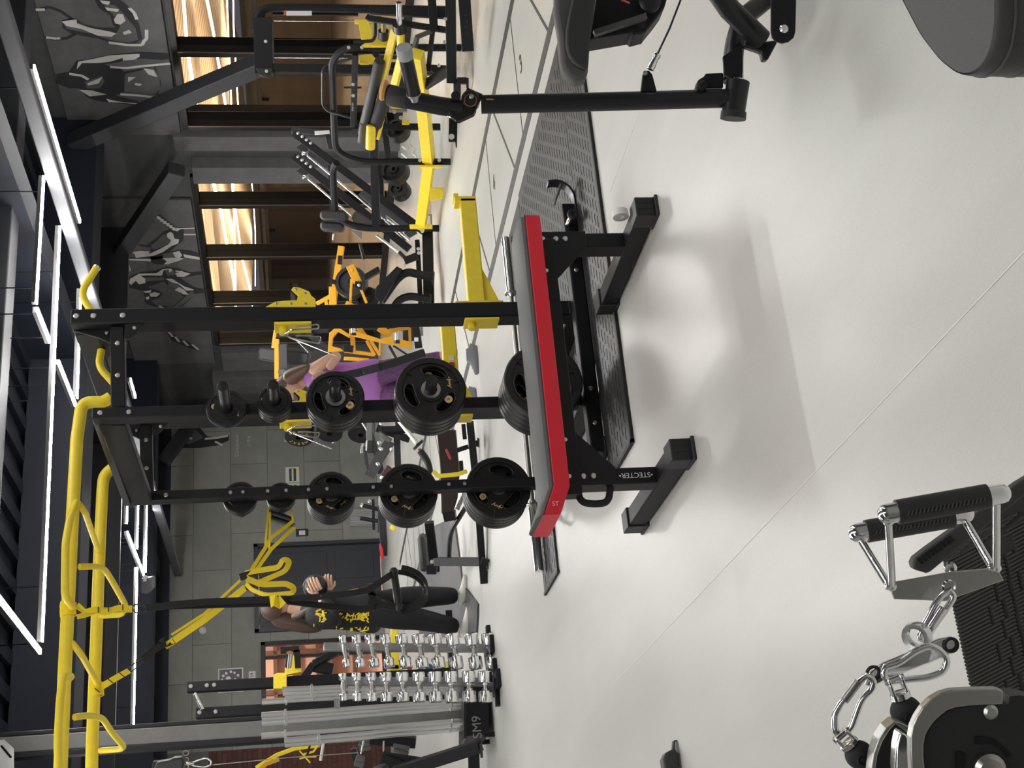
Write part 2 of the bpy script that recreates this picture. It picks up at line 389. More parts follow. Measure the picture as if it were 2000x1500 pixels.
def glazing(n, ys, y0, y1, z0=0.0):
    w = tag(thing('window_%d' % n, None, None, (XW, (y0+y1)/2, z0)), kind='structure')
    mb = MB(); mb.bb(XW-.05, XW+.12, y0, y1, ZT-.07, ZT); mb.bb(XW-.05, XW+.12, y0, y1, 0, .09); mb.bb(XW-.03,XW+.10,y0,y0+.06,0,ZT); mb.bb(XW-.03,XW+.10,y1-.06,y1,0,ZT)
    mb.build('window_frame', M_FRAME, w, bevel=.004)
    for y in ys:
        ml = MB().bb(XW-.09, XW+.12, y-.04, y+.04, .09, ZT-.07).build('mullion', M_FRAME, w, bevel=.004)
        MB().bb(XW-.095, XW-.085, y-.050, y-.038, .09, ZT-.07).build('metal_edge', M_EDGE, ml)
    e = [y0]+list(ys)+[y1]
    for a, b_ in zip(e[:-1], e[1:]):
        if b_-a > .2: MB().bb(XW+.01, XW+.02, a+.04, b_-.04, .09, ZT-.07).build('pane', M_GLASS, w)
glazing(1, (6.66, 8.0, 9.33, 10.67, 12.0, 13.34), 6.6, 13.42)
glazing(2, (15.05, 16.37, 17.7, 19.03), 14.42, 19.12)
# the hall beyond the glass: barrel of timber slats, warm strips, brown wall
mb = MB(); vs = []; N = 26; YA, YB, NY = 3.0, 46.0, 44
for i in range(N+1):
    t = i/N; X_ = XW+.5 + 17*t; Z_ = 2.78 + .30*math.sin(PI*t)
    for j in range(NY+1):
        Y_ = YA+(YB-YA)*j/NY; vs.append((X_, Y_, Z_ + .20*math.sin(Y_*.42+t*7.5) + .10*math.sin(Y_*1.1+t*11)))
mb.add(vs, [(i*(NY+1)+j, (i+1)*(NY+1)+j, (i+1)*(NY+1)+j+1, i*(NY+1)+j+1) for i in range(N) for j in range(NY)])
struct('ceiling_beyond', mb, M_WOOD)
struct('floor_beyond', MB().bb(XW+.3, 27, 0, 47, -.12, -.01), mat('brown_hall_floor', (.06,.05,.045,1), .4))
mb = MB(); mb.bb(26, 26.2, 0, 47, 0, 2.55); mb.bb(XW+.3, 26, 46.8, 47, 0, 2.55)
struct('wall_beyond_right', mb, mat('umber_wall', (.055,.043,.037,1), .6, var=.2, vscale=1.5))
mb = MB()
for y in range(4, 46, 2): mb.bb(25.9, 26.0, y, y+.08, 1.9, 2.3)
struct('trim_7', mb, M_FRAME)
for X_, Z_, y0, y1 in ((12.0,2.52,12,40),(15.5,2.60,14,44),(19.5,2.66,10,44),(23.5,2.60,14,44)):
    mb = MB()
    for k in range(10):
        a = y0+(y1-y0)*k/10; b_ = y0+(y1-y0)*(k+1)/10
        f = lambda Y_: (X_ + .6*math.sin(Y_*.35), Y_, Z_ - .02 + .10*math.sin(Y_*.42+1))
        mb.bar(f(a), f(b_), .10, .03)
    tag(mb.build('hall_light_strip', M_WARM, label='warm curved light strip under the timber ceiling behind the glass, %s the window wall' % {12.0:'nearest to', 15.5:'second from', 19.5:'third from', 23.5:'farthest from'}[X_], cat='light', group='warm light strips in the hall beyond'))
for X_, Z_ in ((13.8,1.95),(18.2,2.0),(22.4,2.05)):
    # added fill lights aimed up at the timber ceiling, on invented rails
    t = thing('fill_light_rail', 'dark rail of an added fill light in the neighbouring hall, %s the glass' % {13.8:'nearest to', 18.2:'in the middle beyond', 22.4:'farthest from'}[X_], 'light', (X_, 26, Z_))
    mb = MB(); mb.bb(X_-.12, X_+.12, 9, 43, Z_-.05, Z_-.02); mb.bb(X_-.12,X_-.10,9,43,Z_-.02,Z_+.03); mb.bb(X_+.10,X_+.12,9,43,Z_-.02,Z_+.03); mb.build('tray', M_FRAME, t)
    for yy in (10, 26, 42): mb = MB(); mb.bb(X_-.02,X_+.02,yy-.02,yy+.02,0,Z_-.05); mb.build('stand', M_FRAME, t)
    ld = bpy.data.lights.new('ceiling_fill', 'AREA'); ld.shape = 'RECTANGLE'; ld.size = .18; ld.size_y = 33; ld.energy = 520; ld.color = (1,.84,.62); o = bpy.data.objects.new('ceiling_fill', ld); COL.objects.link(o); o.location = (X_, 26, Z_); o.rotation_euler = (PI, 0, 0)
# ---------------------------------------------------------------- beams
struct('trim_8', MB().bb(6.37, 6.45, -3.0, YW-.06, 3.165, 3.285), M_BEAMG, bevel=.012)
struct('trim_9', MB().bb(6.30, 6.6, -3.0, YW-.1, 3.50, ZC-.05), M_SOFFIT)
struct('trim_10', MB().bb(-3.1, XW-.02, 10.25, 10.55, 3.60, ZC-.05), mat('slate_beam_paint', (.040,.042,.052,1), .5), bevel=.01)
struct('trim_11', MB().bb(-3.1, XW-.02, 13.25, 13.8, 3.42, ZC-.05), M_SOFFIT)
struct('trim_12', MB().bb(-3.1, XW-.02, 15.6, 15.66, 3.35, ZC-.05), M_BEAMD)
struct('trim_13', MB().bb(-3.1, XW-.02, 19.6, 20.0, 3.40, ZC-.05), M_SOFFIT)
def brace(pa, pb, Yc):
    struct('trim_%d' % brace.n, MB().bar(pa, pb, .16, .2), M_BEAMD, bevel=.008); brace.n += 1
brace.n = 14
brace(pX(142,280,8.95), pX(508,126,8.95), 0)
brace(pX(235,492,8.95), pX(345,330,8.95), 0)
brace(pY(318,905,21.3), pY(410,775,21.3), 0)
struct('trim_17', MB().bb(1.752, 1.865, 9.98, 10.16, 0, 3.46), M_PIL, bevel=.008)
struct('trim_18', MB().bb(1.715, 1.750, 9.98, 10.10, 0, 3.46).bb(1.867, 1.895, 9.98, 10.10, 0, 3.46), mat('black_pillar_edge', (.015,.015,.018,1), .5), bevel=.004)
# ---------------------------------------------------------------- LED strips on the ceiling (meandering rectangles)
def led(a, b_, label):
    z_ = 3.30
    a = Vector((a[0], a[1], z_)); b_ = Vector((b_[0], b_[1], z_)); d = (b_-a).normalized(); a = a + d*.03; b_ = b_ - d*.03
    t = thing('led_strip_light', label, 'ceiling light', (a+b_)/2, 'LED strips forming rectangles under the ceiling')
    mb = MB(); mb.bar(a+Vector((0,0,.022)), b_+Vector((0,0,.022)), .05, .03, (0,0,1)); mb.build('housing', SILVER, t)
    MB().bar(a, b_, .042, .012, (0,0,1)).build('diffuser', M_LED, t)
    for k in (.12, .88):
        p = a.lerp(b_, k); mb = MB(); mb.bar(p+Vector((0,0,.03)), p+Vector((0,0,ZC-3.33)), .008, .008); mb.build('suspension_wire', BLACK, t)
for a, b_, lb in [((7.03,9.3),(7.03,11.76),'white LED strip above the near windows, running along the vest mural'), ((6.42,9.95),(5.19,9.95),'short white LED strip crossing the ceiling nearest the viewer'), ((5.19,9.97),(5.19,10.6),'short slanting LED strip at the left end of the nearest crossing strip'),
        ((6.42,10.75),(2.72,10.9),'longest white LED strip crossing the ceiling'), ((2.66,10.88),(2.66,8.7),'bright LED strip cut by the top of the room view, above the monkey bars'), ((6.44,11.95),(5.27,12.0),'short LED strip crossing just above the black rack top'),
        ((5.2,10.97),(5.2,11.95),'slanting LED strip between the longest strip and the rack top strip'), ((7.18,15.7),(7.18,16.3),'tiny far LED strip right of the rack cross beam'), ((5.78,15.75),(5.3,15.75),'short far LED strip beside the rear storage post top'),
        ((5.24,15.8),(5.24,17.6),'far slanting LED strip beyond the rear storage post'), ((6.09,16.8),(5.32,16.8),'middle far LED strip left of the rear storage post'), ((5.15,16.85),(3.14,16.85),'long far LED strip crossed by the black suspension strap'), ((6.36,17.75),(5.3,17.75),'farthest LED strip, beside the far slanting one')]:
    led(a, b_, lb)
def lamp_strip(a, b_):
    # the rest of the ceiling's strips, above and behind the viewer
    L_ = math.hypot(b_[0]-a[0], b_[1]-a[1]); ld = bpy.data.lights.new('led_strip', 'AREA'); ld.shape = 'RECTANGLE'; ld.size = L_; ld.size_y = .045
    ld.energy = LAMP*PI*L_*.045*LAMP_K; ld.color = (1,.985,.95); o = bpy.data.objects.new('led_strip', ld); COL.objects.link(o)
    o.location = ((a[0]+b_[0])/2, (a[1]+b_[1])/2, 3.29); o.rotation_euler = (0, 0, math.atan2(b_[1]-a[1], b_[0]-a[0]))
for a, b_ in [((2.66,7.6),(.8,7.6)), ((7.2,5.6),(2.6,5.6)), ((7.2,5.7),(7.2,8.2)), ((2.6,1.0),(2.6,5.5)), ((0.6,-1.5),(0.6,8.5)), ((-.4,7.2),(-.4,14.0)), ((4.6,-1.5),(4.6,4.6)),
        ((7.2,1.0),(7.2,4.4)), ((4.7,1.8),(7.1,1.8)), ((-2,0.2),(.5,.2)), ((-2,3.4),(.5,3.4)), ((-2,6.2),(.5,6.2)), ((8.2,3.0),(8.2,9.0)), ((.3,13),(2.4,13)), ((1.2,17),(2.4,17)), ((7.2,18.3),(5.6,18.3))]: lamp_strip(a, b_)
# ---------------------------------------------------------------- floor: weld lines, tape, rubber mats
for i, (p, q) in enumerate((((1.12,-1),(1.12,5.7)), ((2.94,1),(2.94,4.7)))):
    struct('floor_seam_%s' % ('near','far')[i], MB().bb(p[0]-.0012, p[0]+.0012, p[1], q[1], 0, .0012), M_SEAM)
mb = MB()
for xx in (4.32, 5.2): mb.bb(xx-.04, xx+.04, 2.5, 17.5, .0002, .0022)
struct('floor_tape', mb, M_TAPE)
mb = MB()
for k in range(10):
    y = 4.2 + 1.25*k; mb.bar((4.36, y, .0012), (5.16, y+.55, .0012), .02, .002); mb.bb(4.36,5.16,y+.9,y+.912,.0002,.0022)
struct('floor_tape_lines', mb, M_TAPE)
for k in range(6):
    y = 4.75+1.25*k
    text_mesh('floor_number', '%d' % (k+2), .16, (4.72, y+.2, .002), (0,-1,0), (1,0,0), M_TAPE, kind='structure')
def _mat_tex(nt, b):
    L = nt.links.new; tc = nn(nt, 'ShaderNodeTexCoord'); v = nn(nt, 'ShaderNodeTexVoronoi', Scale=20.0); v.feature = 'F1'
    mp = nn(nt, 'ShaderNodeMapping'); mp.inputs['Scale'].default_value = (1.0, .55, 1)
    w = nn(nt, 'ShaderNodeMath'); w.operation = 'PINGPONG'; w.inputs[1].default_value = .28
    bp = nn(nt, 'ShaderNodeBump', Strength=.9, Distance=.004)
    L(tc.outputs['Object'], mp.inputs['Vector']); L(mp.outputs['Vector'], v.inputs['Vector']); L(v.outputs['Distance'], w.inputs[0]); L(w.outputs[0], bp.inputs['Height']); L(bp.outputs['Normal'], b.inputs['Normal'])
    b.inputs['Base Color'].default_value = (.040,.039,.038,1); b.inputs['Specular IOR Level'].default_value = .28
M_MAT = node_mat('embossed_rubber', _mat_tex, .42)
M_MATD = mat('mat_edge_rubber', (.012,.012,.012,1), .6)
def dome_row(mb, x0, x1, y0, y1, z, sx, sy):
    # raised crescents of the tread pattern
    k = 0; y = y0
    while y < y1:
        x = x0 + (sx/2 if k % 2 else 0)
        while x < x1:
            P = [Vector((x + .030*math.cos(a), y + .022*math.sin(a), z)) for a in [PI*.15 + q*PI*.7/5 for q in range(6)]]
            P2 = [Vector((x + .022*math.cos(a), y + .012*math.sin(a), z)) for a in [PI*.85 - q*PI*.7/5 for q in range(6)]]
            mb.prism(P+P2, (0,0,.0025)); x += sx
        y += sy; k += 1
m1 = thing('rubber_mat', 'long black embossed rubber mat in front of the half rack', 'mat', (2.7, 5.0, 0))
MB().bb(1.90, 4.12, 4.86, 5.27, 0, .012).build('mat_top', M_MAT, m1, bevel=.003)
mb = MB(); dome_row(mb, 1.95, 4.05, 4.90, 5.25, .011, .075, .045); mb.build('tread', M_MAT, m1, kind='stuff')
mb = MB(); mb.bb(1.885, 4.12, 4.838, 4.86, 0, .014); mb.bb(1.885,1.90,4.838,5.27,0,.014); mb.build('mat_edge', M_MATD, m1)
m2 = thing('rubber_mat', 'wide black embossed rubber mat between rack and floor tape', 'mat', (3.3, 6.0, 0))
MB().bb(2.45, 4.12, 5.275, 6.62, 0, .012).build('mat_top', M_MAT, m2, bevel=.003)
mb = MB(); dome_row(mb, 2.5, 4.05, 5.30, 6.6, .011, .078, .052); mb.build('tread', M_MAT, m2, kind='stuff')
m3 = thing('rubber_mat', 'narrow black rubber mat sticking out left behind the rack', 'mat', (2.2, 6.8, 0))
MB().bb(1.90, 4.10, 6.63, 7.05, 0, .012).build('mat_top', M_MAT, m3, bevel=.003)
mb = MB(); dome_row(mb, 1.95, 2.6, 6.66, 7.02, .011, .085, .05); mb.build('tread', M_MAT, m3, kind='stuff')
MB().bb(1.885,1.90,6.62,7.06,0,.014).build('mat_edge', M_MATD, m3)
# ================================================================ half rack
def bolt(mb, p, axis, r=.011, h=.007):
    mb.lathe([(r, 0), (r, h*.5), (r*.75, h), (r*.2, h*1.05)], p, axis, 10)
YN = (0,-1,0); XP = (1,0,0)
rk = thing('half_rack', 'black steel half rack with yellow arms and plates stored on its rear posts', 'squat rack', (2.55, 5.9, 0))
UX, SX_, Y0, Y1 = 2.742, 2.295, 5.40, 6.50
for nm, X_, yy, w, d, h in (('upright', UX, Y0, .072, .10, 2.235), ('upright', UX, Y1, .072, .10, 2.235), ('storage_upright', SX_+.005, Y0, .052, .07, 2.135), ('storage_upright', SX_+.03, Y1, .052, .07, 2.135)):
    mb = MB(); mb.bb(X_-w/2, X_+w/2, yy-d/2, yy+d/2, .012 if yy > 6 else .012, h)
    u = mb.build(nm, BLACK, rk, bevel=.006)
    if w > .06:
        mb = MB()
        z_ = .2
        while z_ < 1.95: mb.cyl((X_+w/2-.002, yy, z_), (X_+w/2+.0012, yy, z_), .011, n=10); z_ += .1
        mb.build('adjustment_hole', DULL, u, kind='stuff')
    mb = MB()
    if w > .06:
        for z_ in (2.21, 2.14, 2.02): bolt(mb, (X_, yy-d/2, z_), YN, .0125)
    else:
        for z_ in ((2.10, 1.985) if yy < 6 else (2.10, 1.94)): bolt(mb, (X_, yy-d/2, z_), YN)
        if yy > 6:
            for z_ in (1.63,1.57,1.45,1.36,1.25,1.16,.93,.84,.55,.47): bolt(mb, (X_, yy-d/2, z_), YN, .010)
    mb.build('bolt', BOLT, u, kind='stuff')
# top beams along the depth and across
mb = MB(); mb.bar((UX, Y0+.05, 2.18), (UX, Y1-.05, 2.18), .08, .10); mb.build('top_beam', BLACK, rk, bevel=.006)
mb = MB(); mb.bar((SX_+.0, Y0+.035, 2.06), (SX_+.02, Y1-.035, 2.06), .05, .11); mb.build('top_beam', BLACK, rk, bevel=.006)
for yy in (Y0, Y1):
    mb = MB(); mb.bar((SX_+.03, yy, 2.03), (UX-.04, yy, 2.045), .06, .06); c = mb.build('cross_beam', BLACK, rk, bevel=.005)
    mb = MB(); bolt(mb, (2.62, yy-.03, 2.04), YN); bolt(mb, (2.47, yy-.03, 2.035), YN); mb.build('bolt', BOLT, c, kind='stuff')
for yy, s in ((Y0, 1), (Y1, -1)):
    mb = MB(); mb.prism([(UX-.037, yy+.01, 2.232), (UX-.075, yy+.01, 2.12), (UX-.10, yy+.01, 2.075), (UX-.04, yy+.01, 2.06)], (0, .012, 0))
    mb.prism([(UX-.039, yy+.05*s, 2.22), (UX-.039, yy+.30*s, 2.13), (UX-.039, yy+.05*s, 1.97)], (.006,0,0))
    mb.prism([(UX-.10, yy-.045, 1.985), (UX-.037, yy-.045, 1.93), (UX-.037, yy-.045, 2.01), (UX-.10, yy-.045, 2.01)], (0,.012,0))
    g = mb.build('gusset', BLACK, rk, bevel=.002)
    mb = MB(); bolt(mb, (UX-.06, yy-.045, 1.97), YN, .009); bolt(mb, (UX-.055, yy+.005, 2.09), YN, .009); mb.build('bolt', BOLT, g, kind='stuff')
mb = MB(); mb.bar((SX_-.012, Y0+.03, 2.12), (SX_-.012, Y1-.03, 2.12), .012, .03); mb.build('edge_flange', BLACKS, rk)
# base frame
mb = MB(); mb.bb(2.02, 3.24, 5.275, 5.345, .012, .075); b0 = mb.build('base_rail', BLACK, rk, bevel=.006)
mb = MB()
for xx in (2.89, 2.31, 2.15): bolt(mb, (xx, 5.275, .045), YN)
mb.build('bolt', BOLT, b0, kind='stuff')
mb = MB(); mb.bb(2.20, 3.24, 6.56, 6.62, .012, .075); mb.build('base_rail', BLACK, rk, bevel=.006)
for X_ in (SX_, UX):
    mb = MB(); mb.bb(X_-.035, X_+.035, 5.345, 6.56, .012, .085); mb.build('base_rail', BLACK, rk, bevel=.006)
for xx in (3.13, 2.95):
    mb = MB(); mb.cyl((xx, 5.275, .055), (xx-.012, 5.18, .055), .016); pgo = mb.build('band_peg', CHR, rk)
    mb = MB(); mb.lathe([(.024,0),(.026,.004),(.026,.012),(.022,.016),(.011,.016),(.009,.010)], (xx-.012,5.18,.055), (0,-1,0), 20); mb.build('end_cap', CAP, pgo)
# flat ground hooks at the ends of the base
M_HOOK = mat('grey_worn_hook', (.22,.22,.22,1), .45, .4)
for (cx, cy, s) in ((2.02, 5.30, -1), (3.25, 5.30, 1), (2.22, 6.58, -1)):
    mb = MB()
    arc = [Vector((cx + s*.10*math.sin(a), cy-.02, .10 - .085*math.cos(a))) for a in [k*PI*.62/8 for k in range(9)]]
    mb.ribbon([Vector((cx-.06*s, cy-.02, .016))] + arc, .055, .010, (0,1,0))
    mb.build('ground_hook', BLACKS, rk, bevel=.002)
    MB().bar((cx-.01*s, cy-.03, .11), (cx+.075*s, cy-.03, .075), .05, .012).build('grey_tongue', M_HOOK, rk, bevel=.004)
# pegs for the plates
PEGS = [(5.40, SX_, (1.59, 1.39, 1.14, .745, .275)), (6.50, SX_+.03, (1.59, 1.39, 1.14, .75, .29))]
for yy, X_, zs in PEGS:
    for z_ in zs:
        mb = MB(); mb.lathe([(.024,0),(.024,.245),(.022,.25),(.004,.252)], (X_, yy+(-.035 if yy < 6 else .035), z_), YN if yy < 6 else (0,1,0), 20)
        mb.build('plate_peg', BLACKS, rk)
# J hooks and spotter arms (plates lie in the XZ plane)
def jhook(yy):
    pix = [(519,598),(617,598),(616,582),(608,576),(604,568),(585,560),(573,559),(569,564),(582,576),(580,585),(555,586),(537,588)]
    P = []
    for x, y in pix:
        p = pY(x, y, 5.34); P.append(Vector((p.x + .000, yy-.055, p.z)))
    j = thing('j_hook', 'yellow barbell hook bolted to the %s post of the half rack' % ('front right' if yy < 6 else 'rear right'), 'barbell hook', (UX+.05, yy, 1.2), 'yellow barbell hooks of the half rack')
    mb = MB(); mb.prism(P, (0,.012,0)); mb.prism([p+Vector((0,.098,0)) for p in P], (0,.012,0)); s_ = mb.build('side_plate', YEL, j, bevel=.002)
    mb = MB(); 
    for x, y in ((540,592),(568,592),(597,592),(578,564),(596,572)):
        p = pY(x, y, 5.34); bolt(mb, (p.x, yy-.055, p.z), YN, .0065, .004)
    mb.build('bolt', BOLT, s_, kind='stuff')
    mb = MB(); q = [P[k] + Vector((.001,.012,.001)) for k in (5,6,7,8,9)]
    mb.ribbon(q, .086, .010, (0,1,0)) if False else mb.bar(P[9]+Vector((.006,.055,.0)), P[8]+Vector((.004,.055,.004)), .086, .014)
    mb.bar(P[8]+Vector((.0,.055,.004)), P[7]+Vector((.0,.055,.0)), .086, .012); mb.build('liner', DULL, j)
    mb = MB(); mb.bb(UX-.055, UX-.043, yy-.05, yy+.045, 1.225, 1.385); k_ = mb.build('back_plate', YEL, j, bevel=.003)
    mb = MB(); mb.lathe([(.016,0),(.02,.006),(.02,.03),(.012,.034)], (UX-.055, yy-.01, 1.345), (-1,-.1,0), 18); mb.build('knob', YEL, k_)
    mb = MB(); c = Vector((UX-.09, yy-.02, 1.345))
    mb.tube(fillet([c, c+Vector((-.02,0,-.03)), c+Vector((-.05,0,-.15)), c+Vector((-.02,-.01,-.16)), c+Vector((-.01,0,-.05))], .01), .004, 8)
    mb.tube(fillet([c, c+Vector((.01,-.02,-.03)), c+Vector((.01,-.03,-.15)), c+Vector((.03,-.03,-.15)), c+Vector((.025,-.02,-.05))], .01), .004, 8)
    mb.tube([c+Vector((0,0,.0)), c+Vector((-.02,0,-.03)), c+Vector((-.11,0,-.22))], .003, 6)
    mb.build('spring_clip', CHR, k_)
    return j
jhook(5.40); jhook(6.50)
def spotter(yy, lab):
    s = thing('spotter_arm', lab, 'spotter arm', (UX+.05, yy, .4), 'yellow spotter arms of the half rack')
    X0 = UX+.036
    mb = MB(); mb.bb(X0+.008, X0+.55, yy-.035, yy+.035, .455, .53)
    mb.build('arm_beam', YEL, s, bevel=.005)
    mb = MB(); mb.bb(X0+.53, X0+.56, yy-.035, yy+.035, .455, .555); mb.bb(X0+.555, X0+.575, yy-.035, yy+.035, .535, .56); mb.build('end_stop', YEL, s, bevel=.004)
    mb = MB(); mb.bb(X0, X0+.010, yy-.045, yy+.045, .375, .59); mb.build('mounting_plate', YEL, s, bevel=.003)
    mb = MB(); mb.prism([(X0+.01,yy-.02,.455),(X0+.19,yy-.02,.455),(X0+.01,yy-.02,.385)], (0,.04,0)); mb.build('gusset', YEL, s, bevel=.002)
    mb = MB(); mb.bb(UX-.052, UX-.040, yy-.05, yy+.045, .40, .555); k_ = mb.build('back_plate', YEL, s, bevel=.003)
    mb = MB(); mb.lathe([(.014,0),(.018,.006),(.018,.028),(.010,.032)], (UX-.052, yy-.01, .52), (-1,-.1,0), 18); mb.build('knob', YEL, k_)
    return s
sp = spotter(5.40, 'front yellow spotter arm of the half rack, level at knee height')
s2 = spotter(6.50, 'rear yellow spotter arm of the half rack, with small red and white label')
MB().bb(UX+.20, UX+.26, 6.4605, 6.4645, .475, .50).build('red_sticker', mat('red_sticker', srgb(170,50,40), .5), s2)
MB().bb(UX+.27, UX+.30, 6.4605, 6.4645, .475, .50).build('white_sticker', WHITE, s2)
# yellow pull-up handle on the front of the top beam
mb = MB(); mb.tube(fillet([(UX+.04,5.6,2.13),(UX+.10,5.6,2.16),(UX+.24,5.6,2.24),(UX+.37,5.6,2.175)], .05), .0165, 14)
mb.build('pull_up_handle', YEL, rk)
mb = MB(); mb.lathe([(.018,0),(.018,.008),(.012,.010),(.011,.006)], (UX+.37,5.6,2.175), (.13,0,-.065), 18); mb.build('handle_end_cap', CHR, rk)
mb = MB(); mb.tube(fillet([(UX+.04,6.3,2.13),(UX+.10,6.3,2.16),(UX+.20,6.3,2.20)], .05), .0165, 14); mb.build('pull_up_handle', YEL, rk)
mb = MB(); mb.tube(fillet([(UX-.04,5.6,2.14),(UX-.12,5.6,2.15),(UX-.2,5.62,2.08)], .05), .0165, 14); mb.build('pull_up_handle', YEL, rk)
# ---------------------------------------------------------------- yellow monkey bars
mk = thing('monkey_bar_frame', 'long yellow tube frame with climbing grips leaving the half rack towards the left', 'pull-up frame', (1.6, 6.05, 2.2))
T1 = [pY(x, y, 5.75) for x, y in ((202,785),(160,786),(150,858),(142,1000),(135,1140),(127,1300),(120,1460),(116,1560))]
T1 = fillet([T1[0]+Vector((.02,0,-.03))] + [T1[0], T1[1], T1[2]], .09, 8) + T1[3:]
T2 = [pY(x, y, 6.35) for x, y in ((246,880),(238,905),(203,925),(200,960),(196,1040),(192,1140),(186,1300),(180,1460),(178,1560))]
T2 = fillet(T2[:4], .09, 8) + T2[4:]
MB().tube(T1, .0275, 20).build('main_tube', YEL, mk)
MB().tube(T2, .0275, 20).build('main_tube', YEL, mk)
def mtube(name, pts, r=.0145, rad=.03): MB().tube(fillet(pts, rad, 6), r, 12).build(name, YEL, mk)
g5 = lambda x, y, Y_=5.75: pY(x, y, Y_)
# parallel grips riding on the outside of the near tube
mtube('grip_bar', [g5(150,980,5.74), g5(136,1015,5.62), g5(128,1060,5.60), g5(127,1165,5.60), g5(142,1185,5.72)], .0165)
mtube('grip_bar', [g5(138,1322,5.72), g5(123,1320,5.62), g5(117,1370,5.60), g5(113,1450,5.60), g5(116,1560,5.60)], .0165)
# slanted rungs between the tubes
mtube('rung', [g5(148,977), g5(166,1000), pY(192,1075,6.33)], .0135)
mtube('rung', [g5(140,1255), g5(160,1280), pY(190,1335,6.33)], .0135)
# hanging neutral handles
mtube('hanging_handle', [g5(155,1107), g5(185,1106,5.8), g5(205,1112,5.9), g5(222,1140,5.98), g5(246,1183,6.1), g5(238,1200,6.2), pY(196,1203,6.33)], .0135)
mtube('hanging_handle', [g5(145,1401), g5(170,1397,5.8), g5(200,1402,5.9), g5(218,1430,5.98), g5(242,1458,6.1), g5(236,1463,6.2), pY(196,1466,6.33)], .0135)
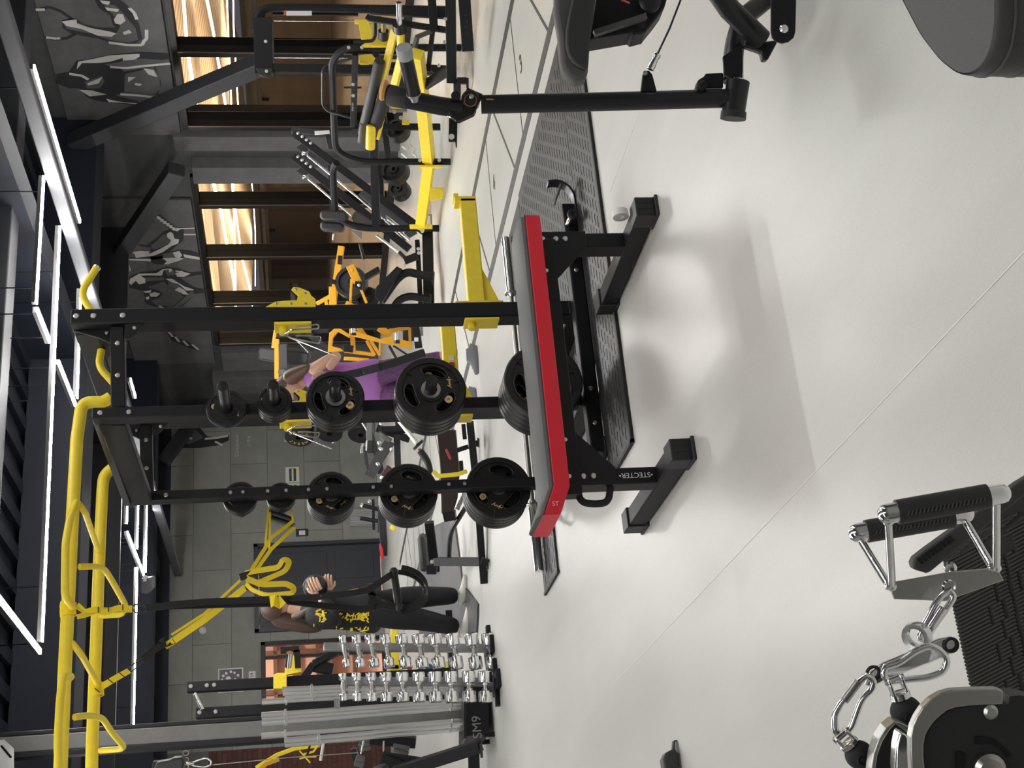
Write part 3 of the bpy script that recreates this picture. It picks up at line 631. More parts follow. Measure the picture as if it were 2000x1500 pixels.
# ================================================================ weight plates
def plate_proto(R_, th, label, loc, letters=True, grips=True):
    p = thing('weight_plate', label, 'weight plate', loc)
    Y_ = 0
    L_ = Vector(loc)
    hub = .034; 
    prof = [(R_-.006, -th/2), (R_, -th/2+.006), (R_, th/2-.006), (R_-.006, th/2), (R_*.84, th/2), (R_*.82, th/2-.008), (R_*.36, th/2-.008), (R_*.33, th/2), (hub+.006, th/2), (hub+.006, -th/2), (R_*.33,-th/2),(R_*.36,-th/2+.008),(R_*.82,-th/2+.008),(R_*.84,-th/2)]
    if not grips: prof = [(R_-.005,-th/2),(R_,-th/2+.005),(R_,th/2-.005),(R_-.005,th/2),(R_*.80,th/2),(R_*.78,th/2-.003),(hub+.02,th/2-.003),(hub+.018,th/2),(hub+.006,th/2),(hub+.006,-th/2)]
    if not grips:
        mb = MB(); mb.ring(prof, L_, (0,-1,0), 40); b = mb.build('rubber_body', RUB, p)
    else:
        # rubber disc with three real grip openings: outline of the web cut by lens shaped holes
        mb = MB(); n = 96; th2 = th/2; P3 = []
        rim = [(R_-.006, -th2), (R_, -th2+.006), (R_, th2-.006), (R_-.006, th2), (R_*.82, th2), (R_*.82, -th2)]
        mb.ring(rim, L_, (0,-1,0), 56)
        mb.ring([(R_*.36, -th2), (R_*.36, th2), (hub+.006, th2), (hub+.006, -th2)], L_, (0,-1,0), 40)
        tw = th2-.007
        d, sd, u = frame((0,-1,0))
        def pol(r, a, t): return L_ + d*t + (sd*math.cos(a)+u*math.sin(a))*r
        ri0, ro0 = R_*.35, R_*.83
        for k in range(3):
            a0 = k*2*PI/3 + .25; M_ = 32
            inn = []; out = []
            for q in range(M_+1):
                a = a0 + (2*PI/3)*q/M_; t_ = q/M_
                w = 0
                if .2 < t_ < .8: w = math.sin(PI*(t_-.2)/.6)**.55
                mid = R_*.60; half = R_*.15*w
                inn.append((a, mid-half)); out.append((a, mid+half))
            for q in range(M_):
                for (lo, hi) in (((ri0, ri0), (inn[q][1], inn[q+1][1])), ((out[q][1], out[q+1][1]), (ro0, ro0))):
                    a, b_ = inn[q][0], inn[q+1][0]
                    vs = [pol(lo[0], a, tw), pol(lo[1], b_, tw), pol(hi[1], b_, tw), pol(hi[0], a, tw), pol(lo[0], a, -tw), pol(lo[1], b_, -tw), pol(hi[1], b_, -tw), pol(hi[0], a, -tw)]
                    mb.add(vs, [(0,1,2,3),(7,6,5,4),(0,4,5,1),(3,2,6,7)])
        b = mb.build('rubber_body', RUB, p, ang=30)
        mb = MB()
        for k in range(3):
            a0 = k*2*PI/3 + .25; pts = []
            for q in range(24):
                t_ = q/24; ang_ = 2*PI*t_; a = a0 + (2*PI/3)*(.5 + .30*math.cos(ang_)); w = math.sin(ang_)
                r_ = R_*.60 + R_*.157*math.copysign(abs(w)**.6, w); pts.append(pol(r_, a, tw+.002))
            mb.tube(pts, .0035, 6, closed=True)
        for k in range(3):
            a = k*2*PI/3+.25+1.02; mb.bar(pol(R_*.70, a-PI/3, tw+.003), pol(R_*.97, a-PI/3, th2+.001), .007, .006)
        mb.build('grip_rim', RUB, b)
    mb = MB(); mb.ring([(hub+.007, -th/2-.001), (hub+.007, th/2+.002), (.0265, th/2+.002), (.0265, -th/2-.001)], L_, (0,-1,0), 28); mb.build('steel_bushing', STEEL if grips else BLACKS, p)
    if letters:
        mb = MB(); c = L_ + Vector((-R_*.30, -th/2-.0005 if not grips else -(th/2-.006), -R_*.48)) if grips else L_ + Vector((-.028, -th/2+.002, .05))
        if not grips: c = L_ + Vector((R_*.10, -th/2+.0025, R_*.60))
        mb.cyl(c+Vector((0,.001,0)), c+Vector((0,-.0015,0)), .017 if grips else .011, n=20); bd = mb.build('gold_badge', GOLD, p)
        text_mesh('numeral', '15' if R_ > .16 else '5', .02 if grips else .012, c+Vector((0,-.002,0)), (1,0,0), (0,0,1), BLACKS, bd)
        # flowing script-like wordmark printed in gold
        s0 = L_ + (Vector((R_*.22, -(th/2-.005), -R_*.55)) if grips else Vector((-R_*.28, -th/2+.002, -R_*.56)))
        mb = MB(); sc = R_*.0022
        raw = [(-80,-20),(-60,10),(-45,35),(-50,5),(-40,-15),(-25,5),(-20,15),(-18,-10),(-5,12),(2,12),(4,-12),(16,8),(22,14),(26,-8),(36,30),(44,40),(34,-25),(50,5),(62,2),(80,14)]
        mb.ribbon([s0 + Vector((a*sc*.95, 0, b_*sc)) for a, b_ in raw], .004*R_/.16, .0012, (0,1,0)) if False else mb.tube([s0 + Vector((a*sc*.95, 0, b_*sc)) for a, b_ in raw], .0022*R_/.16, 5)
        mb.build('script_wordmark', GOLD, p)
    return p
SIZES = {1.59:(.085,.022), 1.39:(.072,.028), 1.14:(.121,.034), .745:(.149,.038), .75:(.149,.038), .275:(.168,.042), .29:(.168,.042)}
COUNT = {(5.40,1.59):1,(5.40,1.39):3,(5.40,1.14):3,(5.40,.745):4,(5.40,.275):5,(6.50,1.59):2,(6.50,1.39):2,(6.50,1.14):4,(6.50,.75):4,(6.50,.29):4}
LEV = {1.59:'topmost', 1.39:'second highest', 1.14:'middle', .745:'fourth', .75:'fourth', .275:'lowest', .29:'lowest'}
KIND = {1.59:'small', 1.39:'smallest', 1.14:'medium', .745:'large', .75:'large', .275:'largest', .29:'largest'}
ORD = ['outermost', 'second', 'third', 'fourth', 'innermost']
protos = {}
plates_back = []
for yy, X_, zs in PEGS:
    for z_ in zs:
        R_, th = SIZES[z_]; n_ = COUNT[(yy, z_)]
        side = 'front' if yy < 6 else 'rear'
        for k in range(n_):
            yc = yy - .035 - th/2 - .004 - (n_-1-k)*(th+.0015) if yy < 6 else yy + .035 + th/2 + .004 + k*(th+.0015)
            on = 'only black plate' if n_ == 1 else ORD[k] + ' black plate'
            lab = '%s %s on the %s peg of the rack\'s %s storage post' % (KIND[z_], on, LEV[z_], side)
            key = (R_, th)
            lz = z_ - (.0265-.024) + 0
            loc = Vector((X_, yc, z_ - .0022))
            if key not in protos:
                protos[key] = plate_proto(R_, th, lab, loc, grips=R_ > .1); protos[key]['group'] = 'black rubber plates stored on the half rack'
            else:
                clone(protos[key], loc, lab, 'black rubber plates stored on the half rack', rot=(0, (k*1.3+z_*5+yy) % 6.28 if k else (.0 if yy < 6 else 2.1), 0))
# ================================================================ flat bench
bn = thing('flat_bench', 'flat weight bench with grey pad edged in red on black steel frame', 'bench', (2.06, 4.4, 0))
XA, XB = 1.40, 2.545
def pad_z(x): return 0 if x > 1.50 else (1.50-x)*.42
mb = MB()
xs = [XB, XB-.03, 2.2, 1.9, 1.6, 1.50, 1.46, 1.42, XA]
def pad_section(mb, prof, xs):
    vs = []; n = len(prof)
    for X_ in xs:
        ins = .010 if X_ in (xs[0], xs[-1]) else 0
        for (y, z) in prof:
            yc = sum(p[0] for p in prof)/n; zc = sum(p[1] for p in prof)/n
            vs.append((X_, yc+(y-yc)*(1-ins*2), z + pad_z(X_)))
    fs = [tuple(range(n)), tuple((len(xs)-1)*n+k for k in range(n-1,-1,-1))]
    for i in range(len(xs)-1):
        for k in range(n): fs.append((i*n+k, (i+1)*n+k, (i+1)*n+(k+1)%n, i*n+(k+1)%n))
    mb.add(vs, fs)
YA_, YB_ = 4.22, 4.47
prof = [(YA_+.004,.405),(YA_,.415),(YA_,.458),(YA_+.006,.466),(YB_-.006,.466),(YB_,.458),(YB_,.415),(YB_-.004,.405)]
pad_section(mb, prof, xs); pd_ = mb.build('pad_side', RED, bn, bevel=.004)
mb = MB(); prof2 = [(YA_+.006,.462),(YA_+.014,.475),(YA_+.04,.484),(YB_-.04,.484),(YB_-.014,.475),(YB_-.006,.462)]
pad_section(mb, prof2, xs); mb.build('pad_top', LEAG, bn, bevel=.004)
mb = MB(); mb.tube([(X_, YA_+.004, .464+pad_z(X_)) for X_ in xs], .003, 6); mb.build('piping', LEA, pd_)
text_mesh('embossed_mark', 'ST', .022, (1.435, YA_-.0012, .462), (0,0,-1), (1,0,0), mat('pale_pink_print', srgb(235,190,195), .5), pd_)
mb = MB(); mb.bb(1.50, 2.50, 4.315, 4.375, .345, .405); mb.build('main_beam', BLACK, bn, bevel=.004)
def bench_leg(X_, s, far):
    mb = MB(); mb.bb(X_-.03, X_+.03, 4.42-.09, 4.42-.01, .07, .405); lg = mb.build('leg', BLACK, bn, bevel=.005)
    y = 4.322
    mb = MB(); mb.prism([(X_+.032*s, y, .405), (X_-.17*s, y, .405), (X_-.17*s, y, .35), (X_-.03*s, y, .22), (X_+.032*s, y, .22)], (0,.008,0)); g = mb.build('gusset', BLACK, bn, bevel=.001)
    mb = MB()
    for a, z_ in ((0,.385),(0,.335),(0,.300),(-.135*s,.385)): bolt(mb, (X_+a, y, z_), YN, .0105)
    mb.build('bolt', BOLT, g, kind='stuff')
    mb = MB(); mb.bar((X_, 4.14, .042), (X_, 4.83, .042), .066, .066); ft = mb.build('foot_beam', BLACK, bn, bevel=.005)
    for yy, d in ((4.14, -1), (4.83, 1)):
        mb = MB(); mb.bb(X_-.042, X_+.042, yy-.06 if d < 0 else yy-.05, yy+.05 if d < 0 else yy+.06, .0, .012)
        mb.bb(X_-.039, X_+.039, yy-.045 if d < 0 else yy-.04, yy+.04 if d < 0 else yy+.045, .010, .082)
        cpo = mb.build('rubber_foot', CAP, bn, bevel=.003)
        if d < 0:
            mb = MB()
            for q in (-.024, 0, .024): mb.bb(X_+q-.010, X_+q+.010, yy-.0465, yy-.0445, .016, .076)
            mb.build('foot_recess', DULL, cpo)
    return lg
bench_leg(2.50, 1, 0); l2 = bench_leg(1.565, -1, 0)
mb = MB(); mb.ring([(.030,-.013),(.030,.013),(.012,.013),(.012,-.013)], (2.555, 4.24, .10), (1,0,0), 24); mb.build('transport_wheel', WHITE, bn)
mb = MB(); mb.tube(fillet([(1.535,4.36,.355),(1.485,4.36,.345),(1.475,4.36,.30),(1.480,4.36,.25),(1.535,4.36,.235)], .05, 8), .0125, 14); mb.build('carry_handle', DULL, bn)
text_mesh('wordmark', '•STECTER•', .026, (1.565, 4.3285, .148), (0,0,1), (-1,0,0), WHITE, l2)
# ================================================================ barbell on the floor behind the bench
def olympic(name, p0, p1, label, group=None, sleeve=.40, r=.025, mtl=CHR):
    p0, p1 = Vector(p0), Vector(p1); d = (p1-p0).normalized(); Lb = (p1-p0).length
    t = thing(name, label, 'barbell', (p0+p1)/2, group)
    MB().cyl(p0+d*sleeve, p1-d*sleeve, .0142, n=14).build('shaft', STEEL, t)
    for a, dd in ((p0, d), (p1, -d)):
        MB().lathe([(.004,-.0),(r-.003,0),(r,.003),(r,sleeve-.03)], a, dd, 20).build('sleeve', mtl, t)
        MB().lathe([(.034,0),(.036,.003),(.036,.012),(.022,.016),(.018,.035)], a+dd*(sleeve-.03), dd, 20).build('collar', mtl, t)
    return t
olympic('barbell', (1.99, 6.955, .045), (4.06, 7.0, .045), 'long chrome barbell lying on the floor behind the red edged bench')
# ================================================================ foreground: cable row station and lever machine
def poly(mb, pix, D, th, back=True):
    P = [pD(x, y, D) for x, y in pix]; mb.prism(P, FWD*th)
def z4(L_, ox, oy, s): return [(ox+x/s, oy+y/s) for x, y in L_]
# --- double grip row handle
vh = thing('row_handle', 'chrome double-grip row handle with black stitched grips hanging in the lower foreground', 'cable handle', pD(1850,1140,1.5))
def grip(pa, pb, nm):
    a, b_ = Vector(pa), Vector(pb); d = (b_-a).normalized(); L_ = (b_-a).length
    mb = MB(); r = .0105
    mb.lathe([(.002,0),(r*.55,.0015),(r*.9,.005),(r,.010),(r,L_-.010),(r*.9,L_-.005),(r*.55,L_-.0015),(.002,L_)], a, d, 24)
    c = mb.build('handle_bar', CHR, vh)
    mb = MB(); mb.ring([(.0128,.020),(.0128,L_-.024),(.0107,L_-.024),(.0107,.020)], a, d, 24); g = mb.build('stitched_grip', LEA, vh)
    mb = MB(); _, sd, u = frame(d); o = (CAM-a).normalized(); o = (o-d*o.dot(d)).normalized(); o2 = d.cross(o)
    n = 20
    for k in range(n):
        t = .028+(L_-.060)*k/(n-1); q = a+d*t+o*.0125+o2*.003
        mb.tube([q+o2*.0022-d*.0012, q+o*.0012, q-o2*.0022+d*.0012], .0007, 5)
    mb.build('stitching', LEAG, g, kind='stuff')
A0_, A1_ = pD(1714,1007,1.40), pD(1974,961,1.40); B0_, B1_ = pD(1657,1044,1.52), pD(1902,1001,1.52)
grip(A0_, A1_, 'a'); grip(B0_, B1_, 'b')
PL = 1.46
for a, b_ in ((pD(1735,1018,1.40), pD(1742,1146,PL)), (pD(1678,1050,1.52), pD(1736,1144,PL)), (pD(1946,972,1.40), pD(1946,1110,PL)), (pD(1880,1008,1.52), pD(1938,1108,PL))):
    mb = MB(); mb.cyl(a, b_, .0042, n=12); mb.ball(b_, .0055, n=10); mb.ball(a, .006, n=10); mb.build('strut', CHR, vh)
mb = MB(); poly(mb, z4([(955,1000),(985,1082),(1390,1097),(1845,935),(1790,835),(1420,870),(1000,945)], 1500, 900, 4), PL, .004); mb.build('base_plate', STEEL, vh, bevel=.001)
mb = MB(); c = pD(1854,1146,PL-.001); mb.ring([(.0062,-.002),(.0078,0),(.0062,.006),(.0048,.002)], c, FWD, 20); mb.build('eyelet', CHR, vh)
def carabiner(name, label, pts, D, r, D2=None):
    t = thing(name, label, 'carabiner', pD(pts[0][0], pts[0][1], D))
    n = len(pts); P = [pD(x, y, D + ((D2-D)*k/n if D2 else 0)) for k, (x, y) in enumerate(pts)]
    P = fillet(P + [P[0]], .008, 5)[:-1]
    i = int(len(P)*.62)
    MB().tube(P, r, 12, closed=True).build('steel_loop', CHR, t)
    return t
cb = carabiner('carabiner', 'chrome carabiner clipped through the row handle plate', z4([(1420,1010),(1455,1060),(1400,1150),(1290,1300),(1225,1400),(1185,1385),(1215,1290),(1310,1110),(1370,1040)], 1500, 900, 4), 1.44, .0036)
mb = MB(); a, b_ = pD(1843,1187,1.436), pD(1818,1225,1.436); mb.cyl(a, b_, .0046, n=12); mb.build('gate_sleeve', CHR, cb)
rg = thing('steel_ring', 'thick chrome ring linking carabiner to the connector plate', 'ring', pD(1790,1243,1.43))
_, s_, u_ = frame(FWD*.75+RIGHT*.45+DOWN*.15)
c = pD(1791,1243,1.43); ax = (FWD*.72+DOWN*.62+RIGHT*.2).normalized()
MB().ring([(.0155,-.005),(.0155,.005),(.0095,.005),(.0095,-.005)], c, ax, 36).build('ring_body', CHR, rg, bevel=.001) if False else None
bpy.data.objects.remove(rg)
mb = MB(); mb.ring([(.0150,-.005),(.0158,0),(.0150,.005),(.0098,.0045),(.0092,0),(.0098,-.0045)], c, ax, 36)
mb.build('steel_ring', CHR, label='thick chrome ring linking carabiner to the connector plate', cat='ring')
mb = MB(); P = z4([(445,690),(470,600),(540,530),(640,470),(1180,240),(1300,220),(1375,270),(1360,340),(1270,400),(640,650),(520,715)], 1600, 1200, 5)
poly(mb, P, 1.415, .006); cp = mb.build('connector_plate', CHR, bevel=.0015, label='long polished steel connector plate joining the cable carabiners', cat='connector')
for q in ((530,575),(1290,300)):
    x, y = 1600+q[0]/5, 1200+q[1]/5
    mb = MB(); mb.ring([(.0075,-.002),(.0085,.0),(.0075,.002),(.0055,.002),(.0055,-.002)], pD(x, y, 1.413), FWD, 20); mb.build('hole_rim', DULL, cp)
carabiner('carabiner', 'large chrome carabiner held by the right swivel below the connector plate', z4([(650,510),(770,480),(960,345),(1090,300),(1200,365),(1255,450),(1215,560),(1080,615),(820,640),(690,655),(620,600)], 1600, 1200, 5), 1.395, .0036)
c3 = carabiner('carabiner', 'chrome screw-gate carabiner between the lower-left swivel and the connector plate', z4([(460,600),(390,660),(215,860),(145,990),(155,1140),(215,1180),(310,1120),(420,820),(520,730),(535,640)], 1600, 1200, 5), 1.40, .0036)
mb = MB(); mb.cyl(pD(1676,1330,1.398), pD(1648,1368,1.398), .0052, n=14); mb.build('gate_sleeve', STEEL, c3)
def swivel(p0, pb, rb, D, lab):
    t = thing('cable_end', lab, 'cable stopper', pD(pb[0], pb[1], D)); a, b_ = pD(p0[0], p0[1], D), pD(pb[0], pb[1], D); d = (b_-a).normalized()
    R_ = rb*D/F; L_ = (b_-a).length - R_*.9
    for s in (-1, 1):
        off = d.cross(FWD).normalized()*.0065*s
        mb = MB(); mb.bar(a+off, a+off+d*L_*.8, .014, .003, off); mb.build('fork', CHR, t, bevel=.001)
    mb = MB(); mb.lathe([(.008,L_*.7),(.010,L_*.75),(.010,L_),(.008,L_*1.05)], a, d, 16); mb.cyl(a+d*.003-d.cross(FWD).normalized()*.010, a+d*.003+d.cross(FWD).normalized()*.010, .003, n=10); mb.build('steel_collar', CHR, t)
    mb = MB(); mb.ball(b_, R_, n=28); bl = mb.build('rubber_ball', DULL, t)
    mb = MB(); q = b_-FWD*R_*.96+DOWN*0+RIGHT*(-R_*.15); mb.ring([(.005,-.001),(.0058,.001),(.0035,.001),(.0035,-.001)], q, FWD, 18); mb.build('screw_recess', BLACK, bl)
    mb = MB(); mb.cyl(b_+d*R_*.9, b_+d*(R_+.05), .0028, n=8); mb.build('steel_cable', STEEL, t)
    return t
swivel((1745,1322), (1770,1390), 31, 1.36, 'black rubber ball cable stopper hanging above the bright pulley rim')
swivel((1640,1432), (1678,1474), 28, 1.36, 'black rubber ball cable stopper at the lower left with the screw recess')
# --- pulley housings
def band(mb, outer, inner, D, th):
    n = len(outer)
    for k in range(n-1):
        q = [pD(*outer[k],D), pD(*outer[k+1],D), pD(*inner[k+1],D), pD(*inner[k],D)]; w = [p+FWD*th for p in q]
        mb.add(q+w, [(0,1,2,3),(7,6,5,4),(0,4,5,1),(2,6,7,3)] + ([(0,3,7,4)] if k == 0 else []) + ([(1,5,6,2)] if k == n-2 else []))
ph = thing('pulley_housing', 'black pulley housing with a worn bright steel rim in the near corner', 'pulley', pD(1900,1480,1.22))
out = z4([(1800,745),(1740,725),(1500,730),(1300,740),(1190,770),(1090,830),(1010,910),(950,1000),(910,1090),(890,1200),(890,1350),(905,1640)], 1600, 1200, 5)
inn = z4([(1800,880),(1740,885),(1500,895),(1330,915),(1250,945),(1180,1000),(1120,1060),(1070,1130),(1040,1200),(1025,1290),(1025,1400),(1050,1640)], 1600, 1200, 5)
mb = MB(); band(mb, out, inn, 1.20, .012); mb.build('steel_rim', STEEL, ph, bevel=.0015)
cov = inn + z4([(2150,1640),(2150,830),(1960,790),(1860,800),(1850,880)], 1600, 1200, 5)
mb = MB(); poly(mb, cov, 1.203, .03); cv = mb.build('black_cover', CAP, ph)
mb = MB(); mb.lathe([(.006,0),(.0065,.002),(.004,.004),(.001,.004)], pD(1934,1390,1.203), -FWD, 18); mb.build('screw', BOLT, cv)
for pts in ([(1515,1200),(1600,1190),(1700,1220),(1800,1290),(1880,1380),(1850,1400),(1760,1310),(1650,1260),(1530,1270)], [(1340,1350),(1380,1335),(1430,1360),(1430,1460),(1380,1560),(1330,1500)]):
    mb = MB(); poly(mb, z4(pts,1600,1200,5), 1.2015, .002); mb.build('slot', BLACK, cv)
mb = MB(); mb.lathe([(.014,0),(.014,.006),(.010,.010),(.002,.011)], pD(1930,1500,1.202), -FWD, 20); mb.build('axle_cap', STEEL, ph)
ph2 = thing('pulley_housing', 'second pulley rim half hidden behind the near bright one', 'pulley', pD(1740,1500,1.30))
o2 = z4([(900,1110),(800,1060),(730,1045),(650,1110),(580,1220),(530,1360),(510,1500),(500,1640)],1600,1200,5)
i2 = z4([(900,1190),(800,1110),(745,1070),(680,1140),(620,1240),(570,1370),(550,1500),(540,1640)],1600,1200,5)
mb = MB(); band(mb, o2, i2, 1.31, .02); mb.build('steel_rim', STEEL, ph2, bevel=.001)
mb = MB(); poly(mb, i2+z4([(900,1640)],1600,1200,5), 1.33, .02); mb.build('black_cover', CAP, ph2)
mb = MB(); poly(mb, z4([(790,1150),(850,1170),(890,1240),(900,1500),(880,1640),(760,1640),(745,1500),(755,1300)],1600,1200,5), 1.27, .02); mb.build('worn_pulley_wheel', CHR, ph2, bevel=.002)
# --- ribbed foot plate
fp = thing('foot_plate', 'dark ribbed rubber foot plate at the lower right edge of the view', 'foot plate', pD(1930,1200,1.75))
pa, pb, pc = pD(1842,1090,1.80), pD(1908,1400,1.86), pD(2010,1000,1.72)
e1 = (pb-pa); nrm = e1.cross(pc-pa).normalized()
if nrm.dot(CAM-pa) < 0: nrm = -nrm
def onp(x, y, off=0):
    d = ray(x, y); return CAM + d*((pa-CAM).dot(nrm)/d.dot(nrm)) + nrm*off
pl = [onp(*q) for q in ((1840,1092),(1862,1075),(2020,940),(2060,1000),(2060,1420),(1912,1420))]
mb = MB(); mb.prism(pl, -nrm*.012); mb.build('rubber_sheet', mat('foot_rubber', (.030,.029,.027,1), .6), fp, bevel=.002)
mb = MB(); u1 = (onp(1950,1060)-onp(1850,1118)).normalized(); v1 = u1.cross(nrm)
M_RIB = mat('foot_rubber_rib', (.055,.053,.050,1), .55)
base0 = onp(1845,1100)
k = 0
for k in range(-4, 60):
    xx = 1838 + (k)*5.6*.2; 
    yy = 1062 + k*7.2
    a = (1842+max(0,(yy-1095))*.215+3, yy+ (14 if yy>1095 else 14)); 
    if yy < 1088: a = (1846+(1088-yy)*1.15, yy+10)
    ln = 62 + (18 if (k//5) % 2 else 0)
    b_ = (a[0]+ln, a[1]-ln*.52)
    if b_[0] > 2040: continue
    mb.bar(onp(*a,.001), onp(*b_,.001), .0028, .003, nrm)
    if yy > 1120: mb.bar(onp(b_[0]+6,b_[1]-3,.001), onp(b_[0]+26,b_[1]-13.5,.001), .0028, .003, nrm); mb.bar(onp(b_[0]+34,b_[1]-17,.001), onp(b_[0]+46,b_[1]-23.5,.001), .0028, .003, nrm)
    mb.bar(onp(b_[0]+52,b_[1]-26,.001), onp(b_[0]+150,b_[1]-78,.001), .0028, .003, nrm)
mb.build('rib', M_RIB, fp, kind='stuff')
mb = MB(); mb.lathe([(.008,0),(.009,.003),(.006,.006),(.002,.005)], onp(1857,1106), nrm, 20); mb.build('chrome_bolt', CHR, fp)
# pedal lever lying across the plate
mb = MB(); P = z4([(1130,800),(1150,760),(1240,690),(1960,170),(2060,110),(2060,230),(1270,870),(1240,880),(1140,850)], 1500, 900, 4)
poly(mb, P, 1.62, .02); lv = mb.build('perforated_lever', mat('graphite_paint', (.05,.05,.052,1), .5), bevel=.003, label='dark perforated lever arm lying over the ribbed foot plate', cat='lever')
mb = MB()
for k in range(9):
    x, y = 1180+k*30, 830-k*22
    for o in ((0,0),(22,24)): mb.cyl(pD(1500+(x+o[0])/4, 900+(y-60+o[1])/4, 1.6205), pD(1500+(x+o[0])/4, 900+(y-60+o[1])/4, 1.6185), .0022, n=8)
mb.build('perforation', BLACK, lv, kind='stuff')
mb = MB(); mb.bar(pD(1788,1112,1.622), pD(1962,972,1.622), .018, .012, FWD); 
# rails carrying the row station, beneath the frame edge
# --- big seat pad in the top right corner
def outline_pad(name, pix, zt, th, material, label, cat, bev=.02, ins=.045):
    t = thing(name, label, cat, pz(*pix[0], zt-th))
    P = [pz(x, y, zt) for x, y in pix]; c = sum(P, Vector())/len(P)
    mb = MB(); n = len(P)
    rings = [(1.0,-th),(1.012,-th*.55),(1.0,-.012),(1.0-ins*.35,-.003),(1.0-ins,0.0),(1.0-ins*1.3,-.002),(1.0-ins*2.2,.001)]
    vs = []
    for s, dz in rings:
        for p in P: vs.append(c+(p-c)*s+Vector((0,0,dz)))
    fs = [tuple(range(n))] + [(i*n+k,i*n+(k+1)%n,(i+1)*n+(k+1)%n,(i+1)*n+k) for i in range(len(rings)-1) for k in range(n)] + [tuple(range((len(rings)-1)*n, len(rings)*n))[::-1]]
    mb.add(vs, fs); o = mb.build('upholstered_pad', material, t, ang=60)
    mb = MB(); mb.tube([c+(p-c)*1.003+Vector((0,0,-.016)) for p in P], .0016, 6, closed=True); mb.build('seam_piping', LEAG, t)
    mb = MB(); mb.tube([c+(p-c)*1.008+Vector((0,0,-th*.55)) for p in P], .0010, 6, closed=True); mb.build('side_stitching', LEAG, t)
    return t
PADM = mat('dark_grey_leather', (.060,.059,.060,1), .5, bump=.4, bscale=900)
seat = outline_pad('seat_pad', fillet([(1700,-120,0),(1757,-5,0),(1795,68,0),(1835,122,0),(1872,150,0),(1900,152,0),(1925,135,0),(1945,95,0),(1953,40,0),(1953,-120,0)], 18, 3) and [(v.x, v.y) for v in fillet([(1700,-120,0),(1757,-5,0),(1795,68,0),(1835,120,0),(1872,148,0),(1900,150,0),(1925,133,0),(1945,95,0),(1953,40,0),(1953,-120,0)], 18, 3)], .62, .085, PADM, 'dark grey leather seat pad in the top right corner of the view', 'seat')
mb = MB(); c = pz(1850,-60,.50); mb.cyl((c.x,c.y,.012),(c.x,c.y,.535),.03,n=20); mb.bar((c.x-.15,c.y-.15,.02),(c.x+.2,c.y+.2,.02),.08,.04); mb.build('seat_post', BLACK, seat, bevel=.002)
# --- lever arm machine on the right side
lm = thing('lever_machine', 'black cable lever machine with grey capped handle and dark leather seat pad', 'gym machine', pD(1500,60,3.5))
DL = 3.5
P = lambda x, y, D=DL: pD(x, y, D)
MB().tube([P(1425,192), P(1200,198), P(940,204)], .0240, 22).build('arm_tube', BLACKS, lm)
mb = MB(); mb.lathe([(.030,0),(.030,.006),(.027,.008),(.027,.012)], P(1429,192), P(1200,198)-P(1429,192), 22); mb.build('weld_collar', BLACKS, lm)
MB().tube([P(905,213), P(860,207), P(775,190)], .0235, 20).build('upper_arm_tube', BLACKS, lm)
mb = MB(); mb.lathe([(.0235,0),(.027,.004),(.027,.05),(.0235,.055)], P(798,193), P(775,189)-P(798,193), 20); mb.build('arm_collar', CAP, lm)
mb = MB(); d = (P(740,176)-P(775,184)).normalized(); mb.lathe([(.010,0),(.024,.003),(.028,.010),(.024,.017),(.006,.021)], P(757,178), d, 24); mb.build('tan_end_cap', mat('tan_plastic', srgb(228,168,98), .5), lm)
MB().cyl(P(778,185), P(757,180), .021, n=20).build('cap_neck', BLACK, lm)
mb = MB(); a, b_ = P(808,183,3.47), P(788,92,3.36); d = (b_-a).normalized(); L_ = (b_-a).length
mb.lathe([(.0185,0),(.0185,.006),(.0185,L_-.03)], a, d, 22); mb.build('handle_grip', RUB, lm)
mb = MB(); mb.lathe([(.0195,L_-.032),(.0205,L_-.028),(.0205,L_-.004),(.0185,L_),(.002,L_+.0005)], a, d, 22); hc = mb.build('grey_handle_cap', mat('pale_grey_plastic', (.42,.42,.42,1), .45), lm)
mb = MB(); mb.lathe([(.0195,-.002),(.0195,.004)], a, d, 22); mb.cyl(a-d*.02, a, .013, n=16); mb.build('handle_ring', SILVER, lm)
mb = MB(); mb.lathe([(.023,-.03),(.023,.022),(.020,.026),(.013,.026)], P(919,196), -FWD, 26); pv = mb.build('pivot_hub', BLACKS, lm)
mb = MB(); mb.ring([(.0165,.0),(.0165,.002),(.0145,.002),(.0145,0)], P(919,196,DL-.027), -FWD, 26); mb.build('copper_ring', mat('copper_print', srgb(150,90,60), .5), pv)
mb = MB(); mb.lathe([(.006,0),(.006,.004),(.003,.005)], P(921,189,DL-.027), -FWD, 12); mb.build('bolt', BOLT, pv)
mb = MB(); mb.cyl(P(890,187,DL+.02), P(890,187,DL-.03), .012, n=16); mb.bar(P(905,190), P(935,203), .05, .02, FWD); mb.build('locking_pin', BLACKS, lm)
mb = MB(); mb.bar(P(950,194,3.474), P(964,194,3.474), .003, .002, FWD); mb.build('orange_mark', mat('orange_print', srgb(214,130,80), .6), lm)
mb = MB(); poly(mb, [(872,208),(880,228),(895,236),(925,222),(930,212),(915,206)], DL-.02, .04); mb.build('latch_bracket', BLACK, lm, bevel=.002)
mb = MB(); mb.tube(fillet([P(871,212), P(873,224), P(884,229), P(894,236), P(925,215)], .01), .004, 8); mb.build('latch_spring', CHR, lm)
mb = MB(); poly(mb, [(877,230),(893,236),(892,286),(890,287),(889,275),(876,275)], DL+.02, .02); nt_ = mb.build('stop_plate', BLACK, lm, bevel=.001)
mb = MB(); mb.lathe([(.0075,0),(.0075,.0008)], P(882,267,DL+.0195), -FWD, 20); mb.build('white_round_sticker', WHITE, nt_)
